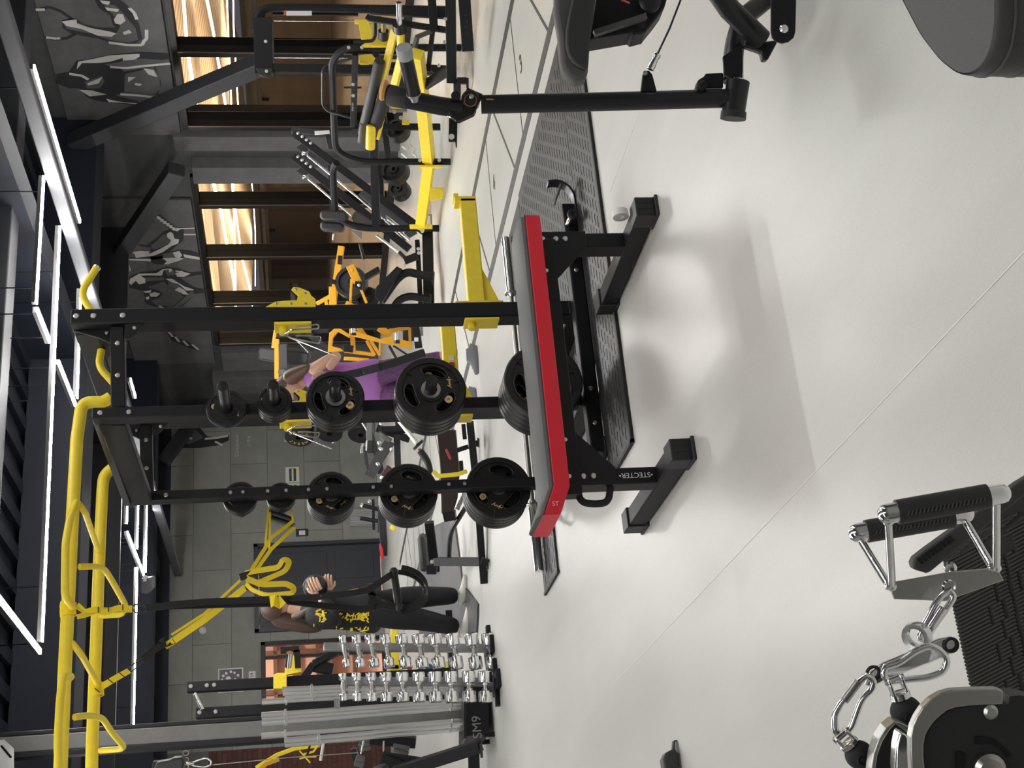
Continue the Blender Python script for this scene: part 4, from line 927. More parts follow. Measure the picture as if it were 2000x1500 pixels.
# lower yoke and pivot
mb = MB(); mb.cyl(P(1442,158), P(1432,222), .030, n=28); mb.build('pivot_barrel', BLACKS, lm, bevel=.002)
mb = MB(); mb.lathe([(.033,0),(.033,.018)], P(1433,219), P(1432,230)-P(1433,219), 28); mb.build('barrel_cap', CAP, lm)
mb = MB(); mb.lathe([(.020,0),(.020,.004),(.010,.005),(.010,.02),(.004,.022)], P(1442,158), P(1443,140)-P(1442,158), 20); mb.build('pivot_bolt', CHR, lm)
MB().tube(fillet([P(1432,160,3.53), P(1432,95,3.55), P(1450,35,3.6), P(1490,5,3.65), P(1560,-60,3.7)], .12, 8), .026, 20).build('curved_yoke', BLACKS, lm)
MB().tube([P(1385,-40,3.42), P(1425,18,3.45), P(1487,78,3.5)], .0285, 20).build('diagonal_strut', BLACKS, lm)
pl_ = z4([(1280,-200),(1280,470),(1300,560),(1360,620),(1450,645),(1550,620),(1620,560),(1645,470),(1660,-200)], 1340, 0, 2000/260)
mb = MB(); poly(mb, pl_, 3.38, .012); pp = mb.build('side_plate', BLACK, lm, bevel=.002)
mb = MB(); mb.lathe([(.0105,0),(.0115,.003),(.008,.007),(.0045,.007),(.004,.004)], P(1531,56,3.38), -FWD, 20); mb.build('bolt', CHR, pp)
mb = MB(); poly(mb, z4([(860,690),(950,420),(1180,620),(1380,600),(1360,660),(1230,900),(1150,905),(1120,780)],1340,0,2000/260), 3.5, .03); mb.build('yoke_gusset', BLACKS, lm, bevel=.004)
mb = MB(); poly(mb, [(1415,145),(1450,155),(1450,85),(1412,110)], 3.49, .012); mb.build('yoke_web', BLACK, lm, bevel=.001)
mb = MB(); poly(mb, z4([(150,1320),(180,1200),(280,1140),(290,1100),(560,1090),(560,1320)],1340,0,2000/260), 3.5, .05); mb.cyl(P(1365,174,3.48),P(1378,162,3.48),.012,n=16); mb.build('stop_bracket', BLACK, lm, bevel=.004)
mb = MB(); poly(mb, [(1252,178),(1256,143),(1261,138),(1268,138),(1274,145),(1283,178)], 3.485, .03); br_ = mb.build('cable_bracket', BLACK, lm, bevel=.002)
mb = MB(); mb.lathe([(.006,0),(.006,.004)], P(1260,143,3.485), -FWD, 12); mb.build('bolt', BOLT, br_)
mb = MB(); a, b_ = P(1270,136,3.47), P(1283,108,3.47); mb.lathe([(.009,0),(.0105,.01),(.008,.03),(.0105,.036),(.0105,.043),(.007,.045)], a, b_-a, 16); mb.build('cable_clevis', CHR, lm)
MB().tube([P(1283,108,3.47), P(1308,55,3.42), P(1335,-15,3.37)], .0028, 8).build('black_cable', BLACKS, lm)
# seat of the lever machine with its carriage
zt = pD(1090,120,3.1).z
st = thing('machine_seat', 'dark leather seat pad with grey rim above black cable carriage on the right', 'seat', pD(1120,60,3.1))
top = z4([(160,-300),(160,100),(165,210),(190,330),(215,480),(235,700),(250,880),(280,980),(360,1080),(450,1130),(530,1140),(590,1100),(635,980),(640,-300)],1060,0,2000/280)
mb = MB(); poly(mb, top, 3.12, .07); mb.build('rim_cushion', LEAG, st, bevel=.02, seg=3)
face = z4([(400,-300),(400,0),(350,250),(320,450),(320,620),(350,760),(420,870),(500,930),(590,965),(635,965),(660,560),(735,0),(735,-300)],1060,0,2000/280)
mb = MB(); poly(mb, face, 3.10, .06); mb.build('seat_cushion', LEA, st, bevel=.016, seg=3)
mb = MB(); poly(mb, z4([(700,-300),(740,0),(650,560),(700,545),(1240,450),(1260,490),(1440,440),(1470,400),(1600,240),(1700,100),(1760,-100),(1760,-300)],1060,0,2000/280), 3.2, .12); cr = mb.build('carriage_body', BLACK, st, bevel=.006)
mb = MB(); mb.bar(pD(1160,66,3.185), pD(1262,33,3.185), .012, .03, FWD); mb.build('carriage_rail', SILVER if False else mat('grey_metal_edge', (.09,.09,.095,1), .4), cr)
mb = MB(); mb.lathe([(.026,0),(.026,.02),(.018,.024),(.008,.024)], pD(1268,6,3.19), -FWD, 24); mb.cyl(pD(1248,52,3.2),pD(1248,52,3.26),.018,n=16); mb.build('carriage_roller', BLACKS, cr)
mb = MB(); mb.bar(pD(1214,0,3.185), pD(1230,6,3.185), .004, .003, FWD); mb.build('orange_mark', MATS['orange_print'], cr)
mb = MB(); c = pD(1170,-330,3.3); mb.bar((c.x,c.y,0.01),(c.x,c.y,c.z+.05),.07,.07);  mb.bar(pD(1170,-120,3.3),c,.05,.05); mb.build('support_column', BLACK, st)
# --- small black object cut by the lower frame edge
tg = thing('foot_strap', 'small black padded strap with mesh insert lying on the floor at the bottom edge', 'strap', pz(1335,1480,0))
def onf(pix, z_): return [pz(1200+x/5, 1200+y/5, z_) for x, y in pix]
mb = MB(); mb.prism([pY(1200+x/5,1200+y/5,4.80) for x, y in [(580,1228),(630,1225),(660,1290),(695,1370),(715,1480),(715,1700),(660,1700),(650,1480),(600,1400),(575,1320)]], (0,.03,0)); mb.build('strap_band', BLACKS, tg, bevel=.002)
mb = MB(); mb.prism([pY(1200+x/5,1200+y/5,4.78) for x, y in [(570,1310),(500,1350),(475,1410),(490,1500),(500,1700),(660,1700),(640,1480),(640,1350)]], (0,.06,0)); mb.build('strap_pad', LEA, tg, bevel=.01, seg=3)
mb = MB(); mb.prism([pY(1200+x/5,1200+y/5,4.79) for x, y in [(600,1240),(622,1245),(660,1380),(675,1480),(640,1480),(610,1350),(595,1310)]], (0,.012,0)); mb.build('mesh_insert', GREY, tg)
# ================================================================ suspension trainers on the monkey bars
s1 = thing('suspension_trainer', 'black and yellow suspension trainer hanging straight down from the near yellow tube', 'suspension trainer', pD(770,1150,5.95))
Q = lambda x, y, d=0: pY(x, y, 5.75+d)
mb = MB(); c = Q(130,1190); 
for k, yy in enumerate((1182, 1190, 1198)):
    c = Q(133, yy); a = RIGHT if False else Vector((1,0,0))
    mb.ring([(.030,-.012),(.033,-.012),(.033,.012),(.030,.012)], c+Vector((0,0,.0)), (1,.0,.12*(k-1)), 24)
mb.ribbon([Q(150,1182,-.03), Q(165,1194,-.03), Q(185,1190,-.03), Q(205,1196,-.02), Q(232,1187,-.02), Q(258,1189,-.01)], .026, .003, [(1,0,0),(1,.6,0),(1,0,0),(1,-.5,0),(1,.2,0),(1,0,0)])
mb.ribbon([Q(150,1205,-.03), Q(170,1200,-.025), Q(195,1191,-.015), Q(225,1192,-.015), Q(258,1191)], .022, .003, [(1,.3,0),(1,0,0),(1,.4,0),(1,0,0),(1,0,0)])
mb.build('anchor_strap', STRAPY, s1)
mb = MB()
for x, y in ((192,1192),(212,1190),(240,1187)): mb.bar(Q(x,y-7,-.034), Q(x,y+5,-.034), .004, .002, (0,1,0))
mb.build('stitch_mark', STRAPB, s1)
mb = MB(); mb.tube(fillet([Q(258,1185),Q(264,1180),Q(284,1183),Q(287,1190),Q(284,1197),Q(264,1196)],.01)+[Q(258,1188)], .0035, 8); mb.build('carabiner', BLACKS, s1)
mb = MB(); mb.ribbon([Q(284,1188), Q(340,1181), Q(400,1176), Q(500,1172), Q(560,1170,-.01)], .030, .004, [(1,.0,0)]*5); mb.ribbon([Q(330,1184,.01), Q(420,1181,.01), Q(540,1178,.01)], .030, .004, (1,.1,0)); mb.build('main_strap', STRAPB, s1)
mb = MB(); mb.ribbon([Q(528,1176,-.03), Q(536,1172,-.045), Q(545,1178,-.03), Q(552,1170,-.04)], .05, .003, (1,0,0)); mb.build('yellow_tag', STRAPY, s1)
mb = MB()
mb.ribbon([Q(560,1170), Q(620,1166,-.02), Q(690,1158,-.03), Q(720,1152,-.03), Q(760,1125,-.03), Q(772,1118)], .028, .004, [(1,.2,0)]*6)
mb.ribbon([Q(560,1174), Q(620,1182,.02), Q(700,1190,.03), Q(722,1188,.02), Q(745,1182), Q(775,1186)], .028, .004, [(1,.2,0)]*6)
mb.ribbon([Q(722,1150), Q(728,1170), Q(722,1190)], .03, .004, (0,0,1))
mb.ribbon([Q(722,1158), Q(745,1165), Q(770,1182)], .012, .004, (1,0,0)); mb.build('leg_strap', STRAPB, s1)
mb = MB(); mb.tube([Q(700,1150,-.01), Q(660,1158,-.02), Q(625,1165,-.02)], .003, 6); mb.build('yellow_cord', STRAPY, s1)
mb = MB(); mb.cyl(Q(769,1116), Q(779,1186), .0165, n=20); hd = mb.build('foam_handle', RUB, s1)
for p in (Q(769,1116), Q(779,1186)): mb = MB(); mb.ball(p, .019, n=12); mb.build('handle_cap', CAP, hd)
mb = MB()
arc = lambda cx, cy, rx, ry, a0, a1, d=0: [Q(cx+rx*math.sin(a), cy-ry*math.cos(a), d) for a in [a0+(a1-a0)*k/14 for k in range(15)]]
mb.ribbon(arc(775,1153,60,45,0.15,3.0), .030, .004, (1,.5,0)); mb.ribbon(arc(772,1153,56,36,.1,3.05,.03), .026, .004, (1,.5,0)); mb.build('foot_loop', STRAPB, s1)
# second trainer: looped over the rear storage peg
s3 = thing('suspension_trainer', 'yellow suspension trainer running diagonally from the far yellow tube to a plate peg', 'suspension trainer', pY(580,1130,6.35))
q = lambda x, y, d=0: pY(x, y, 6.35+d)
mb = MB()
for k, yy in enumerate((1338,1346,1354)): mb.ring([(.030,-.014),(.034,-.014),(.034,.014),(.030,.014)], q(188,yy), (1,0,.15*(k-1)), 24)
mb.ribbon([q(196,1343,-.03), q(225,1325,-.02), q(252,1310)], .034, .003, (.3,.2,1)); mb.build('anchor_strap', STRAPY, s3)
mb = MB()
for x, y in ((216,1330),(238,1318),(190,1348)): mb.bar(q(x-5,y-4,-.037), q(x+5,y+4,-.037), .004, .002, (0,1,0))
mb.build('stitch_mark', STRAPB, s3)
mb = MB(); mb.tube(fillet([q(250,1306),q(262,1296),q(280,1285),q(282,1292),q(268,1303),q(256,1312)],.01)+[q(250,1306)], .0035, 8); mb.build('carabiner', BLACKS, s3)
mb = MB(); mb.ribbon([q(278,1290), q(300,1270), q(322,1256)], .034, .006, (.3,.2,1)); mb.ribbon([q(315,1248), q(325,1262), q(340,1252)], .03, .006, (.3,.2,1)); mb.build('shock_pad', STRAPB, s3)
mb = MB(); mb.ribbon([q(322,1263), q(400,1210), q(480,1147)], .034, .003, (.3,.2,1)); mb.ribbon([q(335,1240,.03), q(400,1198,.03), q(470,1133,.03)], .020, .003, (.3,.8,1)); mb.build('main_strap', STRAPY, s3)
mb = MB(); mb.bar(q(468,1128), q(500,1118), .03, .02); mb.bar(q(480,1150), q(498,1142), .025, .02); mb.bar(q(490,1122), q(520,1112,.02), .02, .015); mb.build('buckle', CAP, s3)
mb = MB(); w = (0,1,0)
def loop(pts, wd, r=.03):
    PP = fillet([q(*p) for p in pts], r, 6); wl = []
    for i in range(len(PP)):
        t_ = (PP[min(len(PP)-1,i+1)]-PP[max(0,i-1)]).normalized(); wl.append((t_.cross(FWD)*.75+FWD*.65))
    mb.ribbon(PP, wd, .003, wl)
loop([(478,1120),(500,1115,-.02),(545,1108,-.03),(552,1092,-.03),(566,1096,-.02),(558,1115,-.02),(500,1140,-.02),(482,1128)], .030)
loop([(482,1130,-.03),(510,1142,-.04),(560,1140,-.04),(574,1148,-.04),(572,1158,-.04),(520,1163,-.04),(492,1152,-.03),(480,1140,-.03)], .030)
mb.build('spare_loop', STRAPY, s3)
mb = MB()
for pts in ([(492,1112),(518,1070),(530,1050),(572,1018)], [(496,1120),(530,1072),(575,1030)], [(518,1066),(521,1030),(525,985)], [(526,1072),(527,1030),(527,1000)], [(572,1018),(570,1000),(565,982)]):
    mb.ribbon([q(x, y, .30*(1-min(1,(y-980)/130))) for x, y in pts], .010 if pts[0][1] < 1100 else .018, .0025, (q(*pts[1])-q(*pts[0])).cross(FWD).normalized()+Vector((.1,.2,0)))
mb.build('handle_strap', STRAPY, s3)
for a, b_ in (((525,1000),(572,1016)), ((530,1012),(574,1027))):
    mb = MB(); mb.cyl(q(*a,.28), q(*b_,.26), .0155, n=16); mb.build('foam_handle', RUB, s3)
# ================================================================ chrome dumbbells on their tower stands
DBY = (9.30, 9.12)
cols = [dict(y0=1247, y1=1297, yc=1268, Y=9.30, rows=[(670,7,15),(697,9,17),(724,10.5,18),(753,11,19),(785,12,19),(818,12.5,19),(850,13.5,21),(885,13.5,24),(922,13.5,24),(955,14.5,24)]),
        dict(y0=1320, y1=1363, yc=1335, Y=9.12, rows=[(670,7.5,13),(697,9,15),(725,10.5,16),(754,11.5,18),(786,12.5,18),(818,13,18),(850,13.5,20),(881,13.5,22),(916,13.5,22),(948,14.5,22)])]
num = ['lightest', 'second lightest', 'third lightest', 'fourth lightest', 'fifth from the top', 'fifth from the bottom', 'fourth heaviest', 'third heaviest', 'second heaviest', 'heaviest']
for ci, cfg in enumerate(cols):
    side = ('right', 'left')[ci]
    tw = thing('dumbbell_stand', 'grey upright stand holding the %s column of chrome dumbbells' % side, 'dumbbell rack', pY(968, cfg['yc'], cfg['Y']+.03))
    pt, pb_ = pY(632 if ci == 0 else 670, cfg['yc']-4, cfg['Y']+.06), pY(962, cfg['yc']-2, cfg['Y']+.06); pb_.z = .015
    mb = MB(); mb.bar(pt, pb_, .055, .05, (0,1,0)); mb.build('column', SILVER, tw, bevel=.004)
    mb = MB(); mb.bb(pb_.x-.06, pb_.x+.06, pb_.y-.16, pb_.y+.22, .0, .03); mb.bb(pb_.x-.16, pb_.x+.16, pb_.y-.03, pb_.y+.03, 0, .03); mb.build('base_foot', BLACK, tw, bevel=.004)
    for ri, (x, r, hl) in enumerate(cfg['rows']):
        Yp = cfg['Y'] - .035
        a, b_ = pY(x-1, cfg['y0'], Yp), pY(x+1+ (6 if ci == 0 else 0), cfg['y1'], Yp+.02)
        c = (a+b_)/2; D_ = (c-CAM).dot(FWD); rr = r*D_/F; half = (a-b_).length/2 + hl*.4*D_/F
        hlen = hl*D_/F*.98
        db = thing('dumbbell', 'chrome dumbbell, %s of the %s column on the stands' % (num[ri], side), 'dumbbell', c, 'chrome dumbbells on the two stands')
        d = (b_-a).normalized()
        for s in (-1, 1):
            mb = MB(); e = c + d*half*s; mb.lathe([(rr*.55,.0),(rr*.6,.002),(rr*.93,.002),(rr,.006),(rr,hlen-.006),(rr*.93,hlen),(rr*.5,hlen+.006),(rr*.42,hlen+.018),(.012,hlen+.022)], e, -d*s, 24)
            hh = mb.build('head', CHR, db)
            if ri > 2:
                mb = MB(); mb.ring([(rr*.86,.0),(rr*.86,-.0015),(rr*.62,-.0015),(rr*.62,0)], e+d*s*.001, d*s*-1, 24); mb.build('rubber_ring', DULL, hh)
        mb = MB(); L2 = half-hlen; mb.lathe([(.011,-L2),(.012,-L2*.7),(.016,0),(.012,L2*.7),(.011,L2)], c, d, 16); mb.build('grip', STEEL, db)
        mb = MB(); mb.bar(c+Vector((-.02,0,-.018)), c+Vector((-.02,.10,-.03)), .02, .012); mb.bar(c+Vector((.02,0,-.018)), c+Vector((.02,.10,-.03)), .02, .012); mb.build('cradle_arm', SILVER, tw)
# ================================================================ bar holder with chrome bars standing in it
bh = thing('barbell_holder', 'black floor box on short legs holding upright chrome bars', 'barbell holder', (1.75, 9.7, 0))
f1 = pz(962, 1380, 0); 
mb = MB(); mb.prism([pY(908,1326,9.55), pY(908,1438,9.55), pY(955,1434,9.55), pY(955,1324,9.55)], (0,.34,0)); mb.build('box_body', BLACK, bh, bevel=.004)
text_mesh('stencil', 'SM9', .09, pY(932,1420,9.548), (1,0,0), (0,0,1), GREY, bh)
mb = MB(); mb.prism([pY(906,1322,9.545), pY(906,1442,9.545), pY(911,1442,9.545), pY(911,1322,9.545)], (0,.36,0)); mb.build('top_plate', BLACKS, bh)
for yy in (1330, 1434):
    for dy in (0.02, .32):
        p = pY(952, yy, 9.55); mb = MB(); mb.bb(p.x-.015, p.x+.015, 9.55+dy-.015, 9.55+dy+.015, 0, p.z+.02); mb.build('short_leg', BLACK, bh)
SATIN = mat('satin_chrome', (.95,.95,.96,1), .30, 1.0)
blist = [((551,1347),(900,1331),5,60),((552,1354),(902,1338),5,60),((556,1361),(903,1344),5,60),((511,1371),(904,1350),6,50),((510,1397),(906,1368),6,50),((511,1404),(906,1375),6,50),((511,1413),(904,1382),6,50),
         ((510,1438),(908,1407),7,50),((555,1447),(905,1415),7,70),((556,1454),(903,1424),7,70)]
names = ['thin chrome bar nearest the dumbbell stands', 'thin chrome bar, second from the dumbbell stands', 'thin chrome bar with collar, third from the dumbbell stands', 'tall chrome bar left of the three thin ones',
         'tall chrome bar right of the middle pair in the holder', 'tall chrome bar in the middle of the middle trio', 'tall chrome bar leftmost of the middle trio', 'tall chrome bar just left of the grey pillar gap', 'short thick-sleeved chrome bar in the left pair', 'leftmost short thick-sleeved chrome bar']
for k, ((x0, y0), (x1, y1), w, sl) in enumerate(blist):
    Yb = 9.62 + .06*(k % 4)
    a, b_ = pY(x0, y0, Yb), pY(x1, y1, Yb); D_ = (a-CAM).dot(FWD); r = (w+6)/2*D_/F; d = (b_-a).normalized(); L_ = (b_-a).length; S = sl*D_/F
    t = thing('barbell', names[k]+', standing in the black holder', 'barbell', b_, 'chrome bars standing in the holder')
    MB().cyl(a+d*S, b_, .0165, n=12).build('shaft', SATIN, t)
    MB().lathe([(.004,0),(r,.002),(r,S-.02),(r*1.5,S-.018),(r*1.5,S-.004),(.0165,S)], a, d, 18).build('sleeve', SATIN, t)
    MB().lathe([(.012,-.10),(.02,-.095),(.02,-.085),(.016,-.08),(.016,0)], b_, d, 14).build('end_sleeve', CHR, t)
p = pY(655,1365,9.6); 
mb = MB(); mb.bar(pY(658,1366,9.6), pY(658,1385,9.6), .05, .04); mb.build('clamp_block', CHR, bh)
# ================================================================ second rack, seen behind the dumbbells
r2 = thing('squat_rack', 'black rack with yellow hooks standing behind the dumbbell stands', 'squat rack', (2.6, 11.6, 0))
for (xt, yt, xb, yb_) in ((366,1343,700,1325),(383,1394,700,1376)):
    a = pY(xt, yt, 11.6); b_ = pY(xb, yb_, 11.6); d = (b_-a).normalized(); b_ = a + d*(a.z/abs(d.z)); b_.z = .01
    mb = MB(); mb.bar(a, b_, .085, .085, (0,1,0)); u = mb.build('upright', BLACK, r2, bevel=.005)
    mb = MB()
    for t_ in (.03, .16): bolt(mb, a+d*t_-Vector((0,.043,0)), YN, .018, .01)
    if yt < 1350:
        bolt(mb, a+d*.22-Vector((0,.043,0)), YN, .018, .01)
    mb.build('bolt', BOLT, u, kind='stuff')
mb = MB(); mb.cyl(pY(380,1354,11.5), pY(396,1386,11.5), .016, n=14); mb.build('pull_up_bar', CHR, r2)
mb = MB(); c = pY(960,1330,11.6); mb.bb(2.3,3.0,11.55,11.65,.012,.07); mb.bb(2.33,2.41,11.6,12.8,.012,.07); mb.build('base_rail', BLACK, r2)
R2 = lambda x, y, d=0: pY(x, y, 11.5+d)
mb = MB(); mb.prism([R2(534,1345),R2(534,1318),R2(542,1314),R2(556,1314),R2(557,1296),R2(562,1292),R2(562,1275),R2(585,1284),R2(590,1312),R2(560,1318),R2(560,1345)], (0,.05,0)); mb.build('yellow_hook', YEL, r2, bevel=.004)
mb = MB(); mb.cyl(R2(563,1302,-.1), R2(566,1275,-.2), .028, n=18); mb.build('bar_sleeve', CHR, r2)
mb = MB(); mb.bar(R2(548,1270), R2(584,1268), .05, .04); mb.bar(R2(580,1270), R2(582,1305), .04, .05); mb.build('hook_liner', RUB, r2)
mb = MB(); mb.prism([R2(764,1215,.3),R2(776,1215,.3),R2(780,1307,.3),R2(761,1307,.3)], (0,.06,0)); mb.prism([R2(760,1298,.3),R2(785,1298,.3),R2(785,1308,.3),R2(760,1308,.3)], (0,.08,0)); mb.build('yellow_arm', YEL, r2, bevel=.004)
mb = MB(); mb.prism([R2(858,1306,.3),R2(875,1290,.3),R2(876,1312,.3),R2(860,1316,.3)], (0,.06,0)); mb.build('yellow_foot', YEL, r2)
mb = MB(); mb.bar(R2(592,1325,.4), R2(612,1298,.4), .08, .06); mb.bar(R2(612,1298,.4), R2(660,1272,.4), .09, .06); mb.bar(R2(612,1300,.4), R2(650,1308,.4), .10, .06); mb.build('diagonal_arm', BLACK, r2, bevel=.006)
def plate_disc(x, y, rpx, D, m_, lab, ax=None, hole=True, cat='weight plate', name='weight_plate', th=.03, group=None):
    c = pD(x, y, D); R_ = rpx*D/F; ax = Vector(ax) if ax else -FWD
    mb = MB(); mb.ring([(R_*.96,-th/2),(R_,-th*.3),(R_,th*.3),(R_*.96,th/2),(R_*.75,th/2),(R_*.70,th*.3),(R_*.35,th*.3),(R_*.3,th/2),(R_*.15,th/2),(R_*.15,-th/2)], c, ax, 28)
    return mb.build(name, m_, label=lab, cat=cat, group=group)
M_BLUE = mat('blue_rubber', srgb(56,110,150), .5, bump=.3); M_ORG = mat('orange_rubber', srgb(190,95,50), .5)
for (x, y, r, m_, lb) in ((797,1287,6,M_BLUE,'small blue ring hanging behind the dumbbells, near their middle rows'), (800,1303,6,M_ORG,'small orange ring hanging beside the blue one behind the dumbbells'), (838,1303,7,M_BLUE,'lower small blue ring behind the dumbbell rows')):
    plate_disc(x, y, r, 12.2, m_, lb, name='colour_ring', cat='ring', th=.02)
mb = MB(); c = pD(722,1368,11.6)
mb.ball(c, .085, (1.5,.8,1), 20, None); tag(mb.build('massage_roller', M_BLUE), 'blue knobbly roller standing behind the chrome bars', 'roller')
# ================================================================ people
M_SKIN = mat('skin', srgb(222,178,152), .5); M_HAIR = mat('brown_hair', (.075,.038,.024,1), .45, bump=.5, bscale=260); M_HAIR2 = mat('light_brown_hair', (.13,.075,.045,1), .45, bump=.5, bscale=260)
M_NAVY = mat('black_tracksuit', (.010,.010,.014,1), .7, bump=.3, bscale=40); M_PANT = mat('black_leggings', (.006,.006,.009,1), .7)
M_PUR = mat('purple_top', srgb(176,112,190), .65); M_PURL = mat('purple_leggings', srgb(112,70,120), .7, var=.3, vscale=60)
M_LIP = mat('lip', srgb(170,90,85), .5); M_EYE = mat('dark_eye', (.02,.015,.012,1), .3)
def skin_mesh(chains, sub=2):
    """chains: list of [(point, radius), ...]; equal points are shared, so limbs join into one surface"""
    vs, rad, es, idx = [], [], [], {}
    for ch in chains:
        prev = None
        for p, r in ch:
            k = (round(p.x,4), round(p.y,4), round(p.z,4))
            if k not in idx: idx[k] = len(vs); vs.append(p); rad.append(r)
            i = idx[k]
            if prev is not None and prev != i: es.append((prev, i))
            prev = i
    me = bpy.data.meshes.new('skeleton'); me.from_pydata(vs, es, []); me.update()
    o = bpy.data.objects.new('skeleton', me); COL.objects.link(o)
    md = o.modifiers.new('skin', 'SKIN'); md.use_smooth_shade = True; md.branch_smoothing = .6
    for i, r in enumerate(rad):
        sv = me.skin_vertices[0].data[i]
        sv.radius = r if isinstance(r, tuple) else (r, r)
        sv.use_root = (i == 0)
    s_ = o.modifiers.new('sub', 'SUBSURF'); s_.levels = sub; s_.render_levels = sub
    dg = bpy.context.evaluated_depsgraph_get(); dg.update(); m2 = bpy.data.meshes.new_from_object(o.evaluated_get(dg))
    V_ = [v.co.copy() for v in m2.vertices]; F_ = [tuple(p.vertices) for p in m2.polygons]
    bpy.data.objects.remove(o); bpy.data.meshes.remove(m2); return V_, F_
def fingers(mb, palm, fdir, side, nrm, s=1.0, curl=.5):
    fdir, side, nrm = Vector(fdir).normalized(), Vector(side).normalized(), Vector(nrm).normalized()
    for k, (o, L_) in enumerate(((-.030,.068),(-.010,.076),(.010,.072),(.028,.058))):
        p0 = palm + side*o*s + fdir*.035*s; p1 = p0 + fdir*L_*.5*s + nrm*.006*s; p2 = p1 + (fdir*(1-curl)+nrm*curl).normalized()*L_*.3*s; p3 = p2 + (fdir*(1-curl*1.5)+nrm*curl*1.4).normalized()*L_*.25*s
        mb.tube([p0-fdir*.03*s, p0, p1, p2, p3], [.010*s,.0095*s,.009*s,.008*s,.006*s], 8)
    p0 = palm - side*.030*s; mb.tube([palm, p0 + fdir*.0*s, p0 - side*.022*s + fdir*.028*s, p0 - side*.024*s + fdir*.055*s + nrm*.01*s], [.013*s,.012*s,.010*s,.007*s], 8)
def head(mb, c, face, up, s=1.0):
    face = Vector(face).normalized(); up = Vector(up); up = (up-face*up.dot(face)).normalized(); sd = face.cross(up)
    R = Matrix((sd, face, up)).transposed()
    vs, fs = [], []; n, m_ = 24, 16
    for i in range(m_+1):
        th = PI*i/m_
        for k in range(n):
            a = 2*PI*k/n; x, y, z = math.sin(th)*math.cos(a), math.sin(th)*math.sin(a), math.cos(th)
            X_ = x*.072; Y_ = y*.094; Z_ = z*.112
            if z < 0: X_ *= 1-.38*(-z)**1.5; Y_ *= 1-.10*(-z); Y_ += .012*(-z)
            if y > 0 and -.35 < z < .15: Y_ *= .97
            vs.append(c + R @ Vector((X_, Y_, Z_))*s)
    fs = [(i*n+k,(i+1)*n+k,(i+1)*n+(k+1)%n,i*n+(k+1)%n) for i in range(m_) for k in range(n)]
    mb.add(vs, fs)
    g = lambda x, y, z: c + R @ Vector((x, y, z))*s
    mb.tube([g(0,.086,.015), g(0,.100,-.010), g(0,.112,-.030), g(0,.098,-.038)], [.006*s,.009*s,.013*s,.008*s], 8)
    for q in (-1, 1):
        mb.ball(g(.074*q,-.008,-.008), .020*s, (.35,.7,1.2), 10, R); mb.tube([g(.015*q,.088,.026), g(.034*q,.086,.030), g(.05*q,.074,.024)], .0035*s, 6)
    return g, R
def build_person(name, label, loc, chains, hd, hands, skinmat=M_SKIN):
    t = thing(name, label, 'person', loc)
    mb = MB(); V_, F_ = skin_mesh(chains); mb.add(V_, F_)
    g, R = head(mb, *hd)
    for h in hands: fingers(mb, *h)
    b = mb.build('body', skinmat, t, ang=180)
    for q in (-1, 1):
        m2 = MB(); m2.ball(g(.031*q,.083,.008), .0105*hd[3], (1.2,.6,.7), 10, R); m2.build('eye', M_EYE, b)
    m2 = MB(); m2.tube([g(-.024,.088,-.060), g(0,.097,-.058), g(.024,.088,-.060)], .0055*hd[3], 8); m2.build('lips', M_LIP, b)
    return t, b, g, R
def garment(name, chains, m_, parent, grow=1.0, **k):
    chains = [[(p, (r[0]*grow, r[1]*grow) if isinstance(r, tuple) else r*grow) for p, r in ch] for ch in chains]
    V_, F_ = skin_mesh(chains); mb = MB(); mb.add(V_, F_); return mb.build(name, m_, parent, ang=180, **k)
# --- trainer in black and yellow
DT = 10.75
T = lambda x, y, d=0: pD(x, y, DT+d)
hip = T(728,1190); spine = T(690,1193); chest = T(635,1196); neck0 = T(588,1196); neckt = T(570,1192)
sR = T(605,1196,.17); sL = T(606,1202,-.17)        # far shoulder, near shoulder
eR = T(655,1180,.19); eL = T(662,1212,-.20); wR = T(642,1163,-.01); wL = T(623,1168,-.125)
hR = T(735,1180,.09); hL = T(735,1200,-.09); kR = T(815,1166,.09); kL = T(812,1208,-.06); aR = T(888,1163,.09); aL = T(890,1226,-.05)
chains = [[(hip,(.13,.10)),(spine,(.11,.085)),(chest,(.135,.10)),(neck0,.055),(neckt,.045),(T(560,1188),.05)],
          [(chest,(.135,.10)),(sR,.052),(eR,.040),(wR,.026)], [(chest,(.135,.10)),(sL,.052),(eL,.040),(wL,.026)],
          [(hip,(.13,.10)),(hR,.095),(kR,.058),(aR,.038)], [(hip,(.13,.10)),(hL,.095),(kL,.058),(aL,.038)]]
up3 = Vector((0,0,1))
ballc = T(616,1146,-.02)
hands = [(T(621,1156,-.125), RIGHT*.9-DOWN*.45, DOWN*.9+RIGHT*.45, FWD, 1.15, .35), (T(640,1150,-.03), RIGHT*.95-DOWN*.1, -DOWN, FWD, 1.1, .45)]
tr, bd, g, R = build_person('person', 'woman in black tracksuit with yellow print holding a black ball, seen from behind', T(908,1190) * 1, chains, (T(540,1187), RIGHT*.95+FWD*.35-up3*.12, up3, 1.0), hands)
garment('jacket', [[(T(752,1190),(.155,.13)),(T(722,1190),(.170,.140)),(spine,(.155,.120)),(chest,(.165,.125)),(T(600,1197),.09),(T(585,1196),.068)],
    [(chest,(.165,.125)),(sR,.078),(eR,.064),(T(638,1166,.09),.046)], [(chest,(.165,.125)),(sL,.078),(eL,.066),(T(628,1170,-.11),.046)]], M_NAVY, tr, grow=1.26)
garment('trousers', [[(T(690,1190),(.135,.105)),(hip,(.160,.130))], [(hip,(.155,.125)),(hR,.115),(kR,.082),(T(897,1163,.09),.058)], [(hip,(.155,.125)),(hL,.115),(kL,.082),(T(899,1226,-.05),.058)]], M_PANT, tr, grow=1.16)
